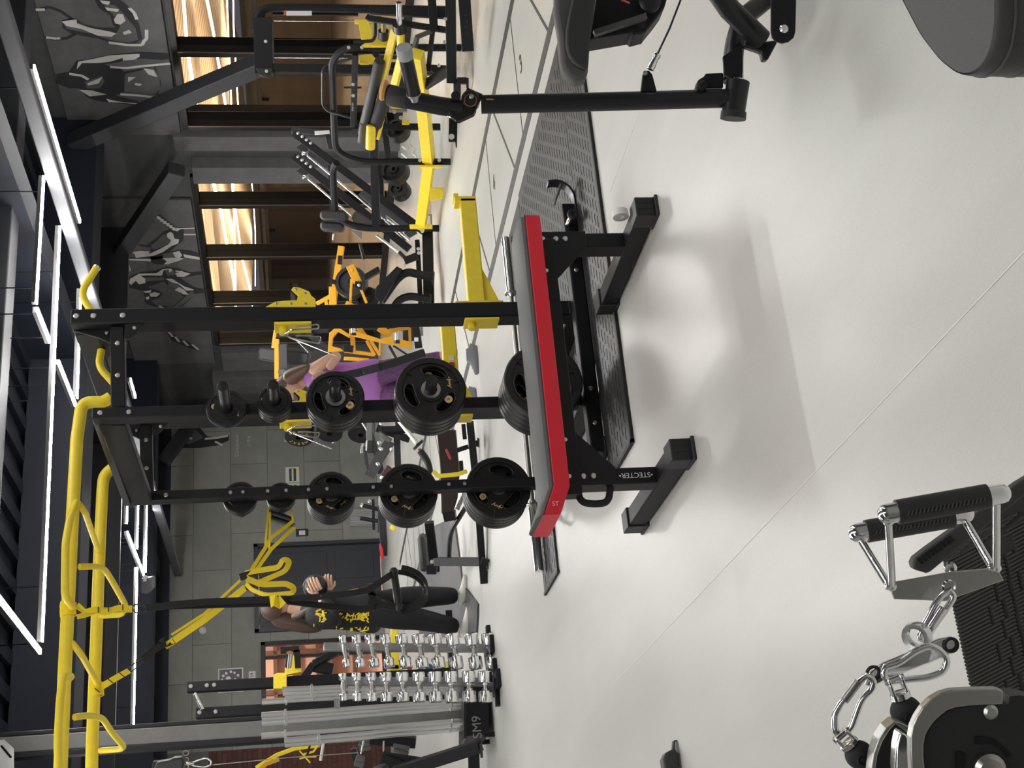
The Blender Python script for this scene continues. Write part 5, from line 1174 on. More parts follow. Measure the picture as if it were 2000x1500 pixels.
for p0, nm, yy in ((aR, 0, -1), (aL, 1, 1)):
    mb = MB(); f = (RIGHT*.9 - FWD*.1); f.z = 0; f.normalize(); sd = f.cross(up3); o = Vector((p0.x, p0.y, .0))
    pts = []; vs = []; n = 16
    for z_, sc in ((.0,.92),(.010,1.0),(.026,1.0),(.046,.80),(.062,.52),(.075,.40)):
        for k in range(n):
            a = 2*PI*k/n; vs.append(o + f*(math.cos(a)*.115*sc + .05*min(1,sc*1.0) - (.045 if z_ > .04 else 0)) + sd*math.sin(a)*.045*sc + up3*z_)
    mb.add(vs, [tuple(range(n))[::-1]] + [(i*n+k,i*n+(k+1)%n,(i+1)*n+(k+1)%n,(i+1)*n+k) for i in range(5) for k in range(n)] + [tuple(range(5*n,6*n))])
    mb.build('white_shoe', mat('white_shoe', srgb(232,230,220), .6), tr, ang=60)
# hair: cap plus long fall over the back
mb = MB(); hc = T(540,1187)
vs = []; n = 24
for i in range(9):
    th = PI*.62*i/8
    for k in range(n):
        a = 2*PI*k/n; x, y, z = math.sin(th)*math.cos(a), math.sin(th)*math.sin(a), math.cos(th)
        yy = y*.106; 
        if y > .1: th2 = min(th, 1.15); z = math.cos(th2); x = math.sin(th2)*math.cos(a); yy = math.sin(th2)*math.sin(a)*.100
        vs.append(hc + R @ Vector((x*.083, yy-.008, z*.126)))
mb.add(vs, [(i*n+k,(i+1)*n+k,(i+1)*n+(k+1)%n,i*n+(k+1)%n) for i in range(8) for k in range(n)])
V_, F_ = skin_mesh([[(T(528,1200),.085),(T(560,1212,.0),.080),(T(590,1220,-.02),.070),(T(615,1226,-.03),.050),(T(632,1226,-.03),.025)]]); mb.add(V_, F_)
V_, F_ = skin_mesh([[(T(570,1205,-.10),.035),(T(590,1200,-.15),.030),(T(608,1188,-.16),.018)]]); mb.add(V_, F_)
mb.build('hair', M_HAIR, tr, ang=180)
# yellow prints on the jacket: random letter-like strokes hugging back and sleeve
def prints(cx, cy, wx, wy, n, D_, nm='yellow_print', sz=5, seed=3):
    rnd = random.Random(seed); mb = MB()
    for k in range(n):
        x = cx + rnd.uniform(-wx, wx); y = cy + rnd.uniform(-wy, wy); a = rnd.uniform(0, PI); l = rnd.uniform(.4, 1)*sz
        p, q_ = pD(x-math.cos(a)*l, y-math.sin(a)*l, D_), pD(x+math.cos(a)*l, y+math.sin(a)*l, D_)
        mb.bar(p, q_, .008, .006, FWD)
    return mb.build(nm, STRAPY, tr, kind='stuff')
def cling(mb, body, x, y, a, l, w=.008):
    pass
bpy.context.view_layer.update()
_jk = [o for o in bpy.data.objects if o.name.startswith('jacket')][0]
from mathutils.bvhtree import BVHTree
def bvh(o): me = o.data; off = ROOT[o.name]; return BVHTree.FromPolygons([v.co+off for v in me.vertices], [tuple(p.vertices) for p in me.polygons])
_bv = bvh(_jk)
def clings(areas, m_, nm, parent, bv, seed=2, w=.009):
    rnd = random.Random(seed); mb = MB()
    for cx, cy, wx, wy, n, sz in areas:
        for k in range(n):
            x = cx + rnd.uniform(-wx, wx); y = cy + rnd.uniform(-wy, wy); a = rnd.choice((0, PI/2, PI/4, -PI/4)) + rnd.uniform(-.2,.2); l = rnd.uniform(.5, 1)*sz; pts = []
            for t_ in (-1, -.3, .3, 1):
                d = ray(x+math.cos(a)*l*t_, y+math.sin(a)*l*t_).normalized(); h = bv.ray_cast(CAM, d)
                if h[0] is not None: pts.append(h[0]-d*.004)
            if len(pts) == 4 and max((pts[i]-pts[i+1]).length for i in range(3)) < .14: mb.ribbon(pts, w, .003, DOWN*math.cos(a)*0+FWD.cross((pts[3]-pts[0]).normalized()))
    return mb.build(nm, m_, parent, kind='stuff')
clings([(595,1222,22,5,26,4),(625,1198,8,8,14,4),(628,1203,8,12,12,4),(690,1205,26,7,34,4),(712,1206,8,9,14,4),(660,1231,60,5,44,4),(690,1146,30,6,20,4),(600,1160,12,5,6,3)], STRAPY, 'yellow_print', tr, _bv)
mb = MB(); mb.ball(ballc, .098, n=28); tag(mb.build('medicine_ball', RUB), 'black ball held in both hands by the woman in the tracksuit', 'ball')
# --- woman in purple
DP = 9.85
G = lambda x, y, d=0: pD(x, y, DP+d)
hip = G(722,742); spine = G(680,745); chest = G(630,742); nk = G(596,742); nk2 = G(584,750)
sR = G(608,722,-.12); eR = G(662,692,-.16); wR = G(640,722,-.20); sL = G(612,765,.14); eL = G(660,775,.12); wL = G(640,745,-.05)
hR = G(735,730,-.06); kR = G(805,713,-.05); aR = G(882,692,-.02); hL = G(738,755,.06); kL = G(815,772,.0); aL = G(890,775,.1)
chains = [[(hip,(.14,.11)),(spine,(.105,.085)),(chest,(.125,.10)),(nk,.052),(nk2,.042),(G(575,756),.05)],
          [(chest,(.125,.10)),(sR,.050),(eR,.040),(wR,.027)], [(chest,(.125,.10)),(sL,.050),(eL,.038),(wL,.026)],
          [(hip,(.14,.11)),(hR,.098),(kR,.058),(aR,.036)], [(hip,(.14,.11)),(hL,.098),(kL,.058),(aL,.036)]]
hands = [(G(630,726,-.22), -DOWN*.3-RIGHT*.7, DOWN, -FWD, .95, .7), (G(640,738,-.10), RIGHT, DOWN, -FWD, .95, .8)]
pw, bd, g, R = build_person('person', 'woman in purple top and patterned leggings looking down beside the yellow machine', G(908,730), chains, (G(566,757), -RIGHT*.75-FWD*.45-up3*.75, up3-RIGHT*.6, .98), hands)
garment('top', [[(G(752,744),(.16,.12)),(G(730,742),(.172,.135)),(spine,(.132,.108)),(chest,(.150,.125)),(G(612,736,-.04),(.125,.10)),(G(600,742),.080)]], M_PUR, pw, grow=1.1)
garment('leggings', [[(G(690,742),(.12,.10)),(hip,(.158,.128))], [(hip,(.158,.128)),(hR,.116),(kR,.068),(G(868,696,-.02),.048)], [(hip,(.158,.128)),(hL,.116),(kL,.068),(G(878,775,.1),.048)]], M_PURL, pw)
mb = MB(); hc = G(566,757); vs = []
for i in range(9):
    th = PI*.60*i/8
    for k in range(n):
        a = 2*PI*k/n; x, y, z = math.sin(th)*math.cos(a), math.sin(th)*math.sin(a), math.cos(th); yy = y*.104
        if y > .1: th2 = min(th, 1.1); z = math.cos(th2); x = math.sin(th2)*math.cos(a); yy = math.sin(th2)*math.sin(a)*.098
        vs.append(hc + R @ Vector((x*.081, yy-.008, z*.124)))
mb.add(vs, [(i*n+k,(i+1)*n+k,(i+1)*n+(k+1)%n,i*n+(k+1)%n) for i in range(8) for k in range(n)])
V_, F_ = skin_mesh([[(G(558,745,-.02),.075),(G(575,732,-.05),.060),(G(592,722,-.10),.042),(G(605,715,-.14),.022)]]); mb.add(V_, F_)
mb.build('hair', M_HAIR2, pw, ang=180)
for p0 in (aR, aL):
    mb = MB(); f = -RIGHT*.9-FWD*.3; f.z = 0; f.normalize(); sd = f.cross(up3); o = Vector((p0.x, p0.y, 0)); vs = []; n_ = 16
    for z_, sc in ((.0,.92),(.010,1.0),(.026,1.0),(.046,.80),(.062,.52),(.080,.40)):
        for k in range(n_):
            a = 2*PI*k/n_; vs.append(o + f*(math.cos(a)*.115*sc + .045 - (.035 if z_ > .04 else 0)) + sd*math.sin(a)*.045*sc + up3*z_)
    mb.add(vs, [tuple(range(n_))[::-1]] + [(i*n_+k,i*n_+(k+1)%n_,(i+1)*n_+(k+1)%n_,(i+1)*n_+k) for i in range(5) for k in range(n_)] + [tuple(range(5*n_,6*n_))])
    mb.build('grey_shoe', mat('grey_shoe', (.22,.22,.24,1), .7), pw, ang=60)
bl = thing('padded_belt', 'long dark padded lifting belt held upright along the purple leggings', 'belt', G(860,690,-.3))
mb = MB(); mb.path([G(648,738,-.30), G(700,728,-.30), G(760,712,-.29), G(830,688,-.28)], .04, .056, FWD.cross(DOWN)); mb.build('padded_strap', mat('dark_olive_webbing', (.020,.024,.020,1), .8, bump=.5, bscale=150), bl, bevel=.01)
mb = MB(); mb.bar(G(708,726,-.325), G(740,717,-.325), .02, .045, FWD.cross(DOWN)); mb.build('buckle', CAP, bl, bevel=.008)
# ================================================================ machines further back, traced part by part at their own depths
def tr3(pts, D0):
    return [pD(p[0], p[1], D0 + (p[2] if len(p) > 2 else 0)) for p in pts]
def seg(root, name, m_, pts, w, D0, shape='sq', fil=0, bev=.003, d=None, label=None, n=12):
    P_ = tr3(pts, D0); Dm = (P_[0]-CAM).dot(FWD); W_ = w*Dm/F
    if fil: P_ = fillet(P_, fil, 5)
    mb = MB()
    if shape == 'sq': mb.path(P_, (d*Dm/F if d else W_), W_, FWD.cross((P_[1]-P_[0]).normalized())) if len(P_) == 2 or fil == 0 else mb.tube(P_, W_*.56, 8)
    else: mb.tube(P_, W_/2, n)
    return mb.build(name, m_, root, label=label, bevel=bev if (shape == 'sq' and not fil) else 0)
def slab(root, name, m_, pix, D0, th, bev=.003, **k):
    mb = MB(); poly(mb, pix, D0, th); return mb.build(name, m_, root, bevel=bev, **k)
def stud(root, x, y, D0, r=4, m_=None, name='bolt', h=.01):
    mb = MB(); rr = r*D0/F; mb.lathe([(rr,0),(rr,h*.6),(rr*.6,h),(rr*.1,h)], pD(x, y, D0), -FWD, 12); return mb.build(name, m_ or BOLT, root)
def roll(root, name, m_, a, b_, w, D0, cap=True):
    A_, B_ = pD(a[0], a[1], D0+(a[2] if len(a) > 2 else 0)), pD(b_[0], b_[1], D0+(b_[2] if len(b_) > 2 else 0)); r = w/2*D0/F; d = B_-A_; L_ = d.length
    mb = MB(); mb.lathe([(r*.6,0),(r*.9,r*.12),(r,r*.4),(r,L_-r*.4),(r*.9,L_-r*.12),(r*.6,L_)], A_, d, 20); return mb.build(name, m_, root)
# --- yellow plate-loaded lever machine with black hoop frames (upper right of the upright room view)
ym = thing('plate_loaded_machine', 'yellow and black plate-loaded lever machine with two hoop frames in front of the windows', 'gym machine', pz(858,445))
ya, yb2 = 12.0, 9.6
seg(ym, 'hoop_frame', BLACK, [(880,316,-.9),(700,316,-.9),(655,296,-.9),(650,180,-1.3),(648,118,-1.6),(672,93,-1.7),(900,93,-1.7)], 12, ya, fil=.14)
seg(ym, 'hoop_frame', BLACK, [(858,446,.2),(700,446,.2),(655,425,.2),(650,330,-.2),(657,318,-.3)], 12, ya, fil=.16)
for x, y, D_ in ((820,313,11.0),(858,313,11.0),(681,93,10.2),(707,93,10.2)): stud(ym, x, y, D_, 3.5)
seg(ym, 'floor_beam', YEL, [(822,442,.15),(838,320,-.85),(826,200,-1.7),(814,105,-2.3)], 19, ya)
slab(ym, 'end_plate', YEL, [(800,438),(844,438),(844,446),(800,446)], 12.05, .08)
slab(ym, 'side_bracket', YEL, [(840,366),(866,366),(866,388),(840,392)], 11.4, .03); slab(ym, 'mid_plate', YEL, [(816,322),(863,322),(863,326),(816,326)], 11.05, .08)
seg(ym, 'handle_loop', BLACKS, [(692,232,-1.2),(640,217,-1.2),(630,205,-1.2),(630,137,-1.5),(640,126,-1.5),(692,113,-1.6)], 5.5, ya, 'round', fil=.06)
seg(ym, 'cross_plate', BLACK, [(694,105,-1.7),(690,245,-1.2)], 11, ya)
for y in (165, 187): stud(ym, 690, y, 10.45, 3.5)
text_mesh('maker_plate', 'STECTER', .016, pD(689,209,10.42), RIGHT, -DOWN, WHITE, ym)
seg(ym, 'yellow_lever', YEL, [(772,55,-2.0),(742,180,-1.5)], 14, ya); seg(ym, 'yellow_lever', YEL, [(790,90,-2.2),(768,178,-1.6)], 14, ya)
seg(ym, 'weight_horn', CHR, [(779,5,-2.5),(781,48,-2.4)], 12, ya, 'round'); seg(ym, 'horn_flange', RUB, [(780,46,-2.4),(782,60,-2.35)], 29, ya, 'round'); seg(ym, 'yellow_horn_tube', YEL, [(782,60,-2.35),(783,90,-2.2)], 16, ya, 'round')
seg(ym, 'weight_horn', mat('dull_brass', (.4,.36,.18,1), .35, 1.0), [(749,38,-1.9),(749,66,-1.9)], 10, ya, 'round'); seg(ym, 'horn_flange', RUB, [(749,60,-1.9),(749,76,-1.85)], 21, ya, 'round')
slab(ym, 'yellow_bracket', YEL, [(692,38),(745,38),(745,45),(720,45),(726,55),(727,78),(705,76),(700,45),(692,45)], 10.15, .04)
slab(ym, 'yellow_bracket', YEL, [(706,88),(735,72),(760,72),(755,90),(706,90)], 10.2, .05); slab(ym, 'yellow_catch', YEL, [(700,108),(725,105),(732,112),(731,118),(718,124),(702,124)], 10.5, .05)
seg(ym, 'thigh_roller_arm', BLACKS, [(672,171,-1.4),(706,171,-1.4)], 4, ya, 'round')
roll(ym, 'long_roller_pad', LEA, (742,118,-1.8), (708,262,-1.2), 19, ya); roll(ym, 'grey_roller_end', LEAG, (710,240,-1.32), (705,278,-1.2), 13, ya)
roll(ym, 'roller_pad', DULL, (755,180,-1.6), (733,246,-1.3), 23, ya); roll(ym, 'yellow_pad_end', YEL, (725,244,-1.35), (723,292,-1.25), 17, ya)
seg(ym, 'yellow_lever', YEL, [(755,205,-1.4),(738,272,-1.2)], 6, ya)
slab(ym, 'yellow_seat_plate', YEL, [(755,195),(785,198),(789,203),(785,210),(765,210),(755,204)], 10.6, .05)
seg(ym, 'main_post', BLACK, [(733,90,-1.0),(760,320,-.4)], 12, ya) ; seg(ym, 'main_post', BLACK, [(730,270,-.6),(735,440,.2)], 16, ya)
seg(ym, 'inner_frame', BLACK, [(690,248,-.8),(860,248,-.8)], 12, ya); seg(ym, 'inner_frame', BLACK, [(760,128,-1.4),(872,135,-1.4)], 12, ya)
seg(ym, 'bent_lever', BLACK, [(880,60,-2.3),(722,36,-2.3),(716,32,-2.3)], 11, ya); seg(ym, 'bent_lever', BLACKS, [(690,82,-2.2),(728,80,-2.2),(733,70,-2.2),(733,40,-2.2),(745,34,-2.2)], 7, ya, 'round', fil=.05)
seg(ym, 'strap', mat('grey_webbing', (.10,.10,.10,1), .8), [(845,60,-2.3),(815,72,-2.3),(808,100,-2.2)], 8, ya)
slab(ym, 'small_yellow_tab', YEL, [(785,234),(799,234),(799,243),(785,243)], 10.9, .02)
for k, (x, y) in enumerate(((770,218),(783,230))): stud(ym, x, y, 10.85, 4)
seg(ym, 'weight_pin', GREY, [(760,215,-1.05),(795,215,-1.05)], 8, ya)
# black plates leaning within the machine
for x, y, r, D_, lb in ((778,256,22,11.3,'black weight plate inside the yellow machine, nearest the yellow seat plate'),(773,335,27,11.8,'black grip plate between the two hoop frames of the yellow machine'),(782,372,20,12.2,'small black plate low behind the second hoop frame')):
    plate_disc(x, y, r, D_, RUB, lb, ax=(-FWD*.5+RIGHT*.2+DOWN*-.2), th=.10)
t = thing('hanging_grips', 'three small white handles hanging by the yellow machine', 'handle', pD(800,295,11.2))
for a, b_ in (((786,285),(795,292)),((784,299),(796,309)),((805,298),(814,306))): roll(t, 'white_handle', WHITE, a, b_, 5, 11.2)
seg(t, 'wire_loop', CHR, [(797,292),(801,281),(812,292),(806,300)], 1.5, 11.2, 'round')
# --- low black base frame and post by the machine
lf = thing('machine_base', 'black low base frame of a machine under the lever arm on the right', 'gym machine', pz(890,100))
seg(lf, 'base_beam', BLACK, [(880,-20,0),(882,158,.5)], 20, 9.3); seg(lf, 'base_beam', BLACK, [(842,-20,.2),(848,60,.3)], 16, 9.4)
seg(lf, 'upright', BLACK, [(722,20,.3),(880,30,.3)], 14, 9.5); seg(lf, 'cross_tube', BLACK, [(845,62,.3),(837,130,.6)], 9, 9.5,); seg(lf, 'cross_tube', BLACK, [(837,130,.6),(858,145,.7)], 9, 9.5); seg(lf, 'cross_tube', BLACK, [(800,132,.6),(842,135,.6)], 12, 9.5)
seg(lf, 'diagonal_beam', BLACK, [(828,168,.7),(880,135,.4)], 16, 9.4); seg(lf, 'foot', BLACK, [(893,158,.4),(912,158,.4)], 12, 9.3); seg(lf, 'foot_plate', CAP, [(913,152,.4),(913,172,.4)], 5, 9.3); seg(lf, 'foot_post', BLACK, [(893,158,.4),(893,200,.6)], 14, 9.3)
for x, y in ((870,37),(868,82),(857,128)): stud(lf, x, y, 9.35, 3.5)
hp = thing('perforated_post', 'black perforated post lying on the floor at the upper right edge', 'post', pz(915,90))
seg(hp, 'post_body', BLACK, [(905,-30,0),(914,94,.35)], 24, 8.6)
mb = MB()
for y in (30,41,52,64): mb.cyl(pD(909+y*.04,y,8.68), pD(909+y*.04,y,8.66), .007, n=10)
mb.build('hole', DULL, hp, kind='stuff')
# --- tall cable tower in front of the near window
ct = thing('cable_tower', 'tall black cable tower with chrome guide rods standing before the near windows', 'gym machine', pz(875,80))
D_ = 11.2
seg(ct, 'head_box', BLACK, [(514,36),(517,146)], 36, D_, d=20); seg(ct, 'frame_upright', BLACK, [(500,60),(501,35),(508,22),(522,15),(560,15),(880,20)], 15, D_, fil=.12); seg(ct, 'frame_upright', BLACKS, [(533,25),(700,25)], 11, D_+.1)
seg(ct, 'frame_upright', BLACK, [(520,134),(870,138)], 17, D_)
for y, w in ((41,2.5),(113,3)): seg(ct, 'guide_rod', CHR, [(530,y),(695,y+1)], w, D_, 'round')
for y in (77,148): seg(ct, 'steel_cable', BLACKS, [(530,y),(740,y)], 1.4, D_, 'round')
slab(ct, 'corner_plate', BLACKS, [(500,133),(532,133),(530,147),(522,150),(508,147)], D_-.1, .08)
stud(ct, 519, 81, D_-.12, 3.5); stud(ct, 521, 139, D_-.12, 3.5)
slab(ct, 'orange_white_label', WHITE, [(559,21),(609,21),(609,30),(559,30)], D_-.12, .01); slab(ct, 'orange_label_end', M_ORG, [(554,20),(559,20),(559,29),(554,29)], D_-.12, .01)
# --- black angled leg press
lp = thing('leg_press', 'black angled leg press with chrome guide rods under the far windows', 'gym machine', pz(848,520))
D_ = 12.8
seg(lp, 'side_rail', BLACK, [(574,260),(828,452)], 15, D_); seg(lp, 'side_rail', BLACK, [(574,306),(800,487)], 15, D_-.3)
for k in range(4):
    stud(lp, 582+k*8.3, 260+k*6.5, D_-.15, 3); stud(lp, 582+k*8.3, 306+k*6.5, D_-.45, 3)
slab(lp, 'rail_end', BLACKS, [(578,288),(590,280),(602,292),(594,302)], D_, .08); slab(lp, 'rail_end', BLACKS, [(578,334),(590,326),(602,338),(594,348)], D_-.3, .08)
seg(lp, 'guide_rod', CHR, [(596,300),(650,345),(782,455)], 4.5, D_+.1, 'round'); seg(lp, 'guide_rod', CHR, [(597,345),(648,389),(700,432)], 4.5, D_-.2, 'round')
seg(lp, 'shiny_rod', CHR, [(735,460),(779,492)], 6, D_-.6, 'round'); seg(lp, 'shiny_rod', CHR, [(752,424),(790,452)], 9, D_-.5, 'round'); seg(lp, 'shiny_rod', CHR, [(775,447),(800,470)], 7, D_-.5, 'round'); seg(lp, 'dark_sleeve', BLACKS, [(779,492),(796,509)], 8, D_-.6, 'round')
mb = MB(); roll(lp, 'rod_stop', CHR, (590,299), (601,299), 11, D_); roll(lp, 'rod_stop', CHR, (591,345), (602,345), 11, D_-.3)
slab(lp, 'sled_plate', mat('dark_sled_steel', (.05,.05,.055,1), .4), [(700,380),(745,420),(790,470),(815,455),(770,400),(720,360)], D_+.05, .06)
slab(lp, 'shoulder_pad', LEA, [(624,414),(630,410),(672,410),(680,420),(675,431),(630,430),(624,425)], D_-.7, .12, bev=.02); slab(lp, 'shoulder_pad', LEA, [(624,434),(630,432),(665,434),(672,440),(668,452),(630,450),(625,447)], D_-.6, .12, bev=.02)
slab(lp, 'back_pad', LEAG, [(686,424),(692,412),(705,416),(740,440),(735,448),(712,440),(692,438)], D_-.6, .10, bev=.015); slab(lp, 'steel_gusset', mat('worn_steel_plate', (.25,.25,.25,1), .4, .8), [(686,452),(706,452),(706,468)], D_-.6, .03)
seg(lp, 'side_handle', RUB, [(703,476),(711,507)], 7, D_-.6, 'round'); seg(lp, 'white_pin', WHITE, [(652,457),(650,469)], 4, D_-.5, 'round')
seg(lp, 'base_beam', BLACK, [(835,448,.1),(838,600,-.2)], 20, D_-.6); seg(lp, 'base_beam', BLACK, [(815,470,.1),(822,600,-.2)], 9, D_-.5)
seg(lp, 'curved_leg', BLACK, [(846,540),(820,537),(795,530),(775,545),(745,588)], 15, D_-.9, fil=.12); seg(lp, 'curved_leg', BLACK, [(840,585),(800,578),(780,585),(765,606)], 14, D_-.9, fil=.12)
slab(lp, 'foot_end', CAP, [(843,530),(848,530),(847,558),(843,554)], D_-.9, .08); slab(lp, 'foot_end', CAP, [(838,574),(842,574),(841,596),(837,592)], D_-.9, .08)
slab(lp, 'angled_frame', BLACK, [(735,560),(775,520),(785,525),(745,592),(732,580)], D_-1.0, .25); slab(lp, 'angled_frame', BLACK, [(710,536),(738,520),(742,530),(712,548)], D_-.8, .12); seg(lp, 'cross_brace', BLACK, [(790,510),(815,500)], 14, D_-.7)
for x, y in ((790,518),(825,452),(817,486),(818,494)): stud(lp, x, y, D_-1.05, 3.5)
seg(lp, 'light_leg', mat('pale_grey_edge', (.35,.35,.34,1), .5), [(829,420),(842,420),(845,530)], 3, D_-.4)
seg(lp, 'upright', BLACK, [(646,318,.2),(650,410,.2)], 10, D_); seg(lp, 'upright', BLACK, [(740,320,.4),(745,450,.2)], 16, D_)
seg(lp, 'upright', BLACKS, [(648,290,0),(640,260,0),(570,255,0)], 12, D_+.3); slab(lp, 'white_label', WHITE, [(614,256),(643,254),(644,261),(615,264)], D_+.2, .01)
# --- amber plate-loaded machine
om = thing('amber_machine', 'amber and black plate-loaded machine with thick steel horns behind the purple-clad woman', 'gym machine', pz(825,620))
D_ = 13.3
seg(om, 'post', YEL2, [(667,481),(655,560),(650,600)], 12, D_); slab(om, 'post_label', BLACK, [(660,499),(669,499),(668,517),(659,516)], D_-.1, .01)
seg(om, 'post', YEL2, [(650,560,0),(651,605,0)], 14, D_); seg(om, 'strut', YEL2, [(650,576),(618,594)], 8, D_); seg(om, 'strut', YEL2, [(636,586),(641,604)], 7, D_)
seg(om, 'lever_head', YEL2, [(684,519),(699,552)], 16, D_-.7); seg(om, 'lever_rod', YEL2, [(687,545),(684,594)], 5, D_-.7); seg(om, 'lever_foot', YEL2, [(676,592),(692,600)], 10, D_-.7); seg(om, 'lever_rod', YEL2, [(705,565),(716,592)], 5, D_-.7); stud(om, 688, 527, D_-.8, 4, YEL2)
seg(om, 'black_bracket', BLACK, [(644,548),(656,552)], 9, D_-.6); seg(om, 'black_bracket', BLACK, [(693,556),(708,560)], 14, D_-.75); stud(om, 701, 557, D_-.85, 3)
slab(om, 'side_frame', YEL2, [(682,642),(700,648),(742,662),(760,657),(803,668),(803,682),(790,678),(735,668),(682,655)], D_-1.2, .05); slab(om, 'side_frame', YEL2, [(655,640),(662,640),(684,654),(682,660),(660,648),(650,660),(648,676),(664,680),(672,686),(640,688),(643,650)], D_-1.1, .05)
seg(om, 'diagonal_strut', YEL2, [(700,640),(712,656)], 10, D_-1.1); seg(om, 'diagonal_strut', YEL2, [(740,640),(764,656)], 14, D_-1.1); seg(om, 'diagonal_strut', YEL2, [(716,665),(732,694)], 6, D_-1.1); seg(om, 'diagonal_strut', YEL2, [(724,665),(742,694)], 6, D_-1.1)
seg(om, 'top_strut', YEL2, [(760,646),(800,640)], 7, D_-1.0); seg(om, 'end_strut', YEL2, [(800,640),(801,670)], 5, D_-1.0); seg(om, 'cross_beam', YEL2, [(672,685),(732,693)], 7, D_-1.0); seg(om, 'cross_beam', YEL2, [(672,700),(720,703)], 7, D_-.9); seg(om, 'cross_beam', YEL2, [(688,640),(690,690)], 9, D_-1.0); seg(om, 'end_strut', YEL2, [(742,668),(742,688)], 4, D_-1.0)
for x in (690, 775): seg(om, 'steel_horn', CHR, [(x,637 if x < 700 else 650),(x,650 if x < 700 else 664)], 9, D_-1.35, 'round'); seg(om, 'horn_collar', RUB, [(x,650 if x < 700 else 664),(x,655 if x < 700 else 671)], 12, D_-1.35, 'round')
slab(om, 'low_amber_plate', YEL2, [(752,735),(768,728),(785,735),(782,738),(760,736)], D_-.8, .04)
seg(om, 'black_base', BLACK, [(812,636),(818,680)], 14, D_-1.2); slab(om, 'white_label', WHITE, [(809,659),(817,659),(817,667),(809,667)], D_-1.32, .01); seg(om, 'grey_foot', GREY, [(823,636),(824,656)], 5, D_-1.1)
seg(om, 'dark_link', BLACK, [(672,680),(690,682)], 14, D_-1.2); seg(om, 'dark_rod', BLACKS, [(760,675),(775,702)], 5, D_-1.0); seg(om, 'dark_rod', BLACKS, [(768,675),(800,696)], 4, D_-1.0)
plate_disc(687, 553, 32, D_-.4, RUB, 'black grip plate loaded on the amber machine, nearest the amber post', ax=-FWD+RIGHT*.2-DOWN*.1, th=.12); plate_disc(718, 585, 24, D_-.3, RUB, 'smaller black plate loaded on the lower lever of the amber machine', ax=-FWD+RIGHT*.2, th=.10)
# --- black bench press seat with thin amber frame, behind the woman's head
sm = thing('shoulder_press', 'black padded press machine with thin amber bar behind the brown-haired woman', 'gym machine', pz(790,700))
D_ = 14.2
seg(sm, 'amber_bar', YEL2, [(541,662),(541,740)], 9, D_); seg(sm, 'amber_bar', YEL2, [(538,645),(533,680)], 6, D_); slab(sm, 'seat_pad', LEA, [(503,682),(510,678),(600,688),(604,695),(600,712),(560,712),(505,702)], D_+.2, .15, bev=.02); seg(sm, 'pad_roll', LEA, [(553,672),(555,735)], 16, D_)
seg(sm, 'frame_link', BLACK, [(540,650),(640,640)], 20, D_+.3); seg(sm, 'frame_link', BLACK, [(600,650),(650,690)], 12, D_+.2); seg(sm, 'chrome_rod', CHR, [(578,664),(602,688)], 2.5, D_-.2, 'round'); slab(sm, 'grey_cup', LEAG, [(542,722),(555,718),(562,726),(555,735),(543,732)], D_-.1, .1, bev=.02)
seg(sm, 'post', BLACK, [(640,630),(800,636)], 22, D_+.2)
a = pD(790,634,D_+.2); mb = MB(); mb.bb(a.x-.05,a.x+.05,a.y-.3,a.y+.3,0,a.z); mb.build('base_rail', BLACK, sm)
# --- black machine cluster against the far wall (behind the plates)
cm = thing('cable_row_machine', 'black machine with padded rollers and chrome pins seen between the stored plates', 'gym machine', pz(800,840))
D_ = 14.0
seg(cm, 'post', BLACKS, [(715,818),(740,900),(745,925)], 12, D_, fil=0); seg(cm, 'post', GREY if False else BLACKS, [(722,815),(722,885)], 14, D_); seg(cm, 'padded_beam', LEA, [(762,862),(738,900),(722,930)], 20, D_-.3); seg(cm, 'padded_beam', BLACK, [(736,836),(800,858)], 14, D_-.2)
seg(cm, 'post', BLACKS, [(778,840,-.4),(779,842,-.4)], 10, D_) if False else None
for (x, y) in ((745,840),(760,925)):
    a = pD(x, y, D_-.3); mb = MB(); mb.bb(a.x-.03,a.x+.03,a.y-.03,a.y+.03,0,a.z); mb.build('floor_post', BLACK, cm)
seg(cm, 'grey_post', mat('mid_grey_paint', (.10,.10,.105,1), .5), [(722,820),(722,860)], 11, D_-.4); slab(cm, 'grey_cushion', LEAG, [(740,842),(752,850),(766,858),(760,866),(745,856)], D_-.5, .08, bev=.01)
for x, y in ((745,828),(741,865),(744,877),(765,878),(746,933),(738,907)): stud(cm, x, y, D_-.6, 4, CHR)
seg(cm, 'floor_beam', BLACK, [(775,850),(778,930)], 12, D_-.4); slab(cm, 'maroon_pad', mat('maroon_leather', (.055,.012,.012,1), .5), [(744,925),(756,908),(765,915),(752,940)], D_-.5, .06, bev=.01)
seg(cm, 'lever', BLACKS, [(712,872),(716,905),(722,925)], 6, D_-.3); seg(cm, 'chrome_lever', CHR, [(706,824),(718,842),(715,880)], 4, D_-.4, 'round')
seg(cm, 'chrome_grip', CHR, [(719,978),(724,981)], 9, D_-.5, 'round'); seg(cm, 'chrome_grip', CHR, [(704,985),(709,988)], 9, D_-.5, 'round'); seg(cm, 'black_grip', BLACK, [(709,987),(740,995)], 8, D_-.5, 'round'); seg(cm, 'black_grip', BLACK, [(704,1012),(738,1018)], 8, D_-.5, 'round'); seg(cm, 'post', BLACK, [(729,975),(730,1035)], 5, D_-.4); seg(cm, 'post', BLACKS, [(742,960),(743,1040)], 9, D_-.4)
slab(cm, 'red_fin', mat('red_plastic', srgb(205,45,50), .4), [(742,1060),(748,1072),(750,1092),(745,1095),(742,1080)], D_-1, .02); seg(cm, 'dark_blade', BLACKS, [(745,985),(750,1060),(749,1085)], 14, D_-.9)
roll(cm, 'yellow_knob', YEL, (762,1028), (772,1034), 9, D_-1.2)
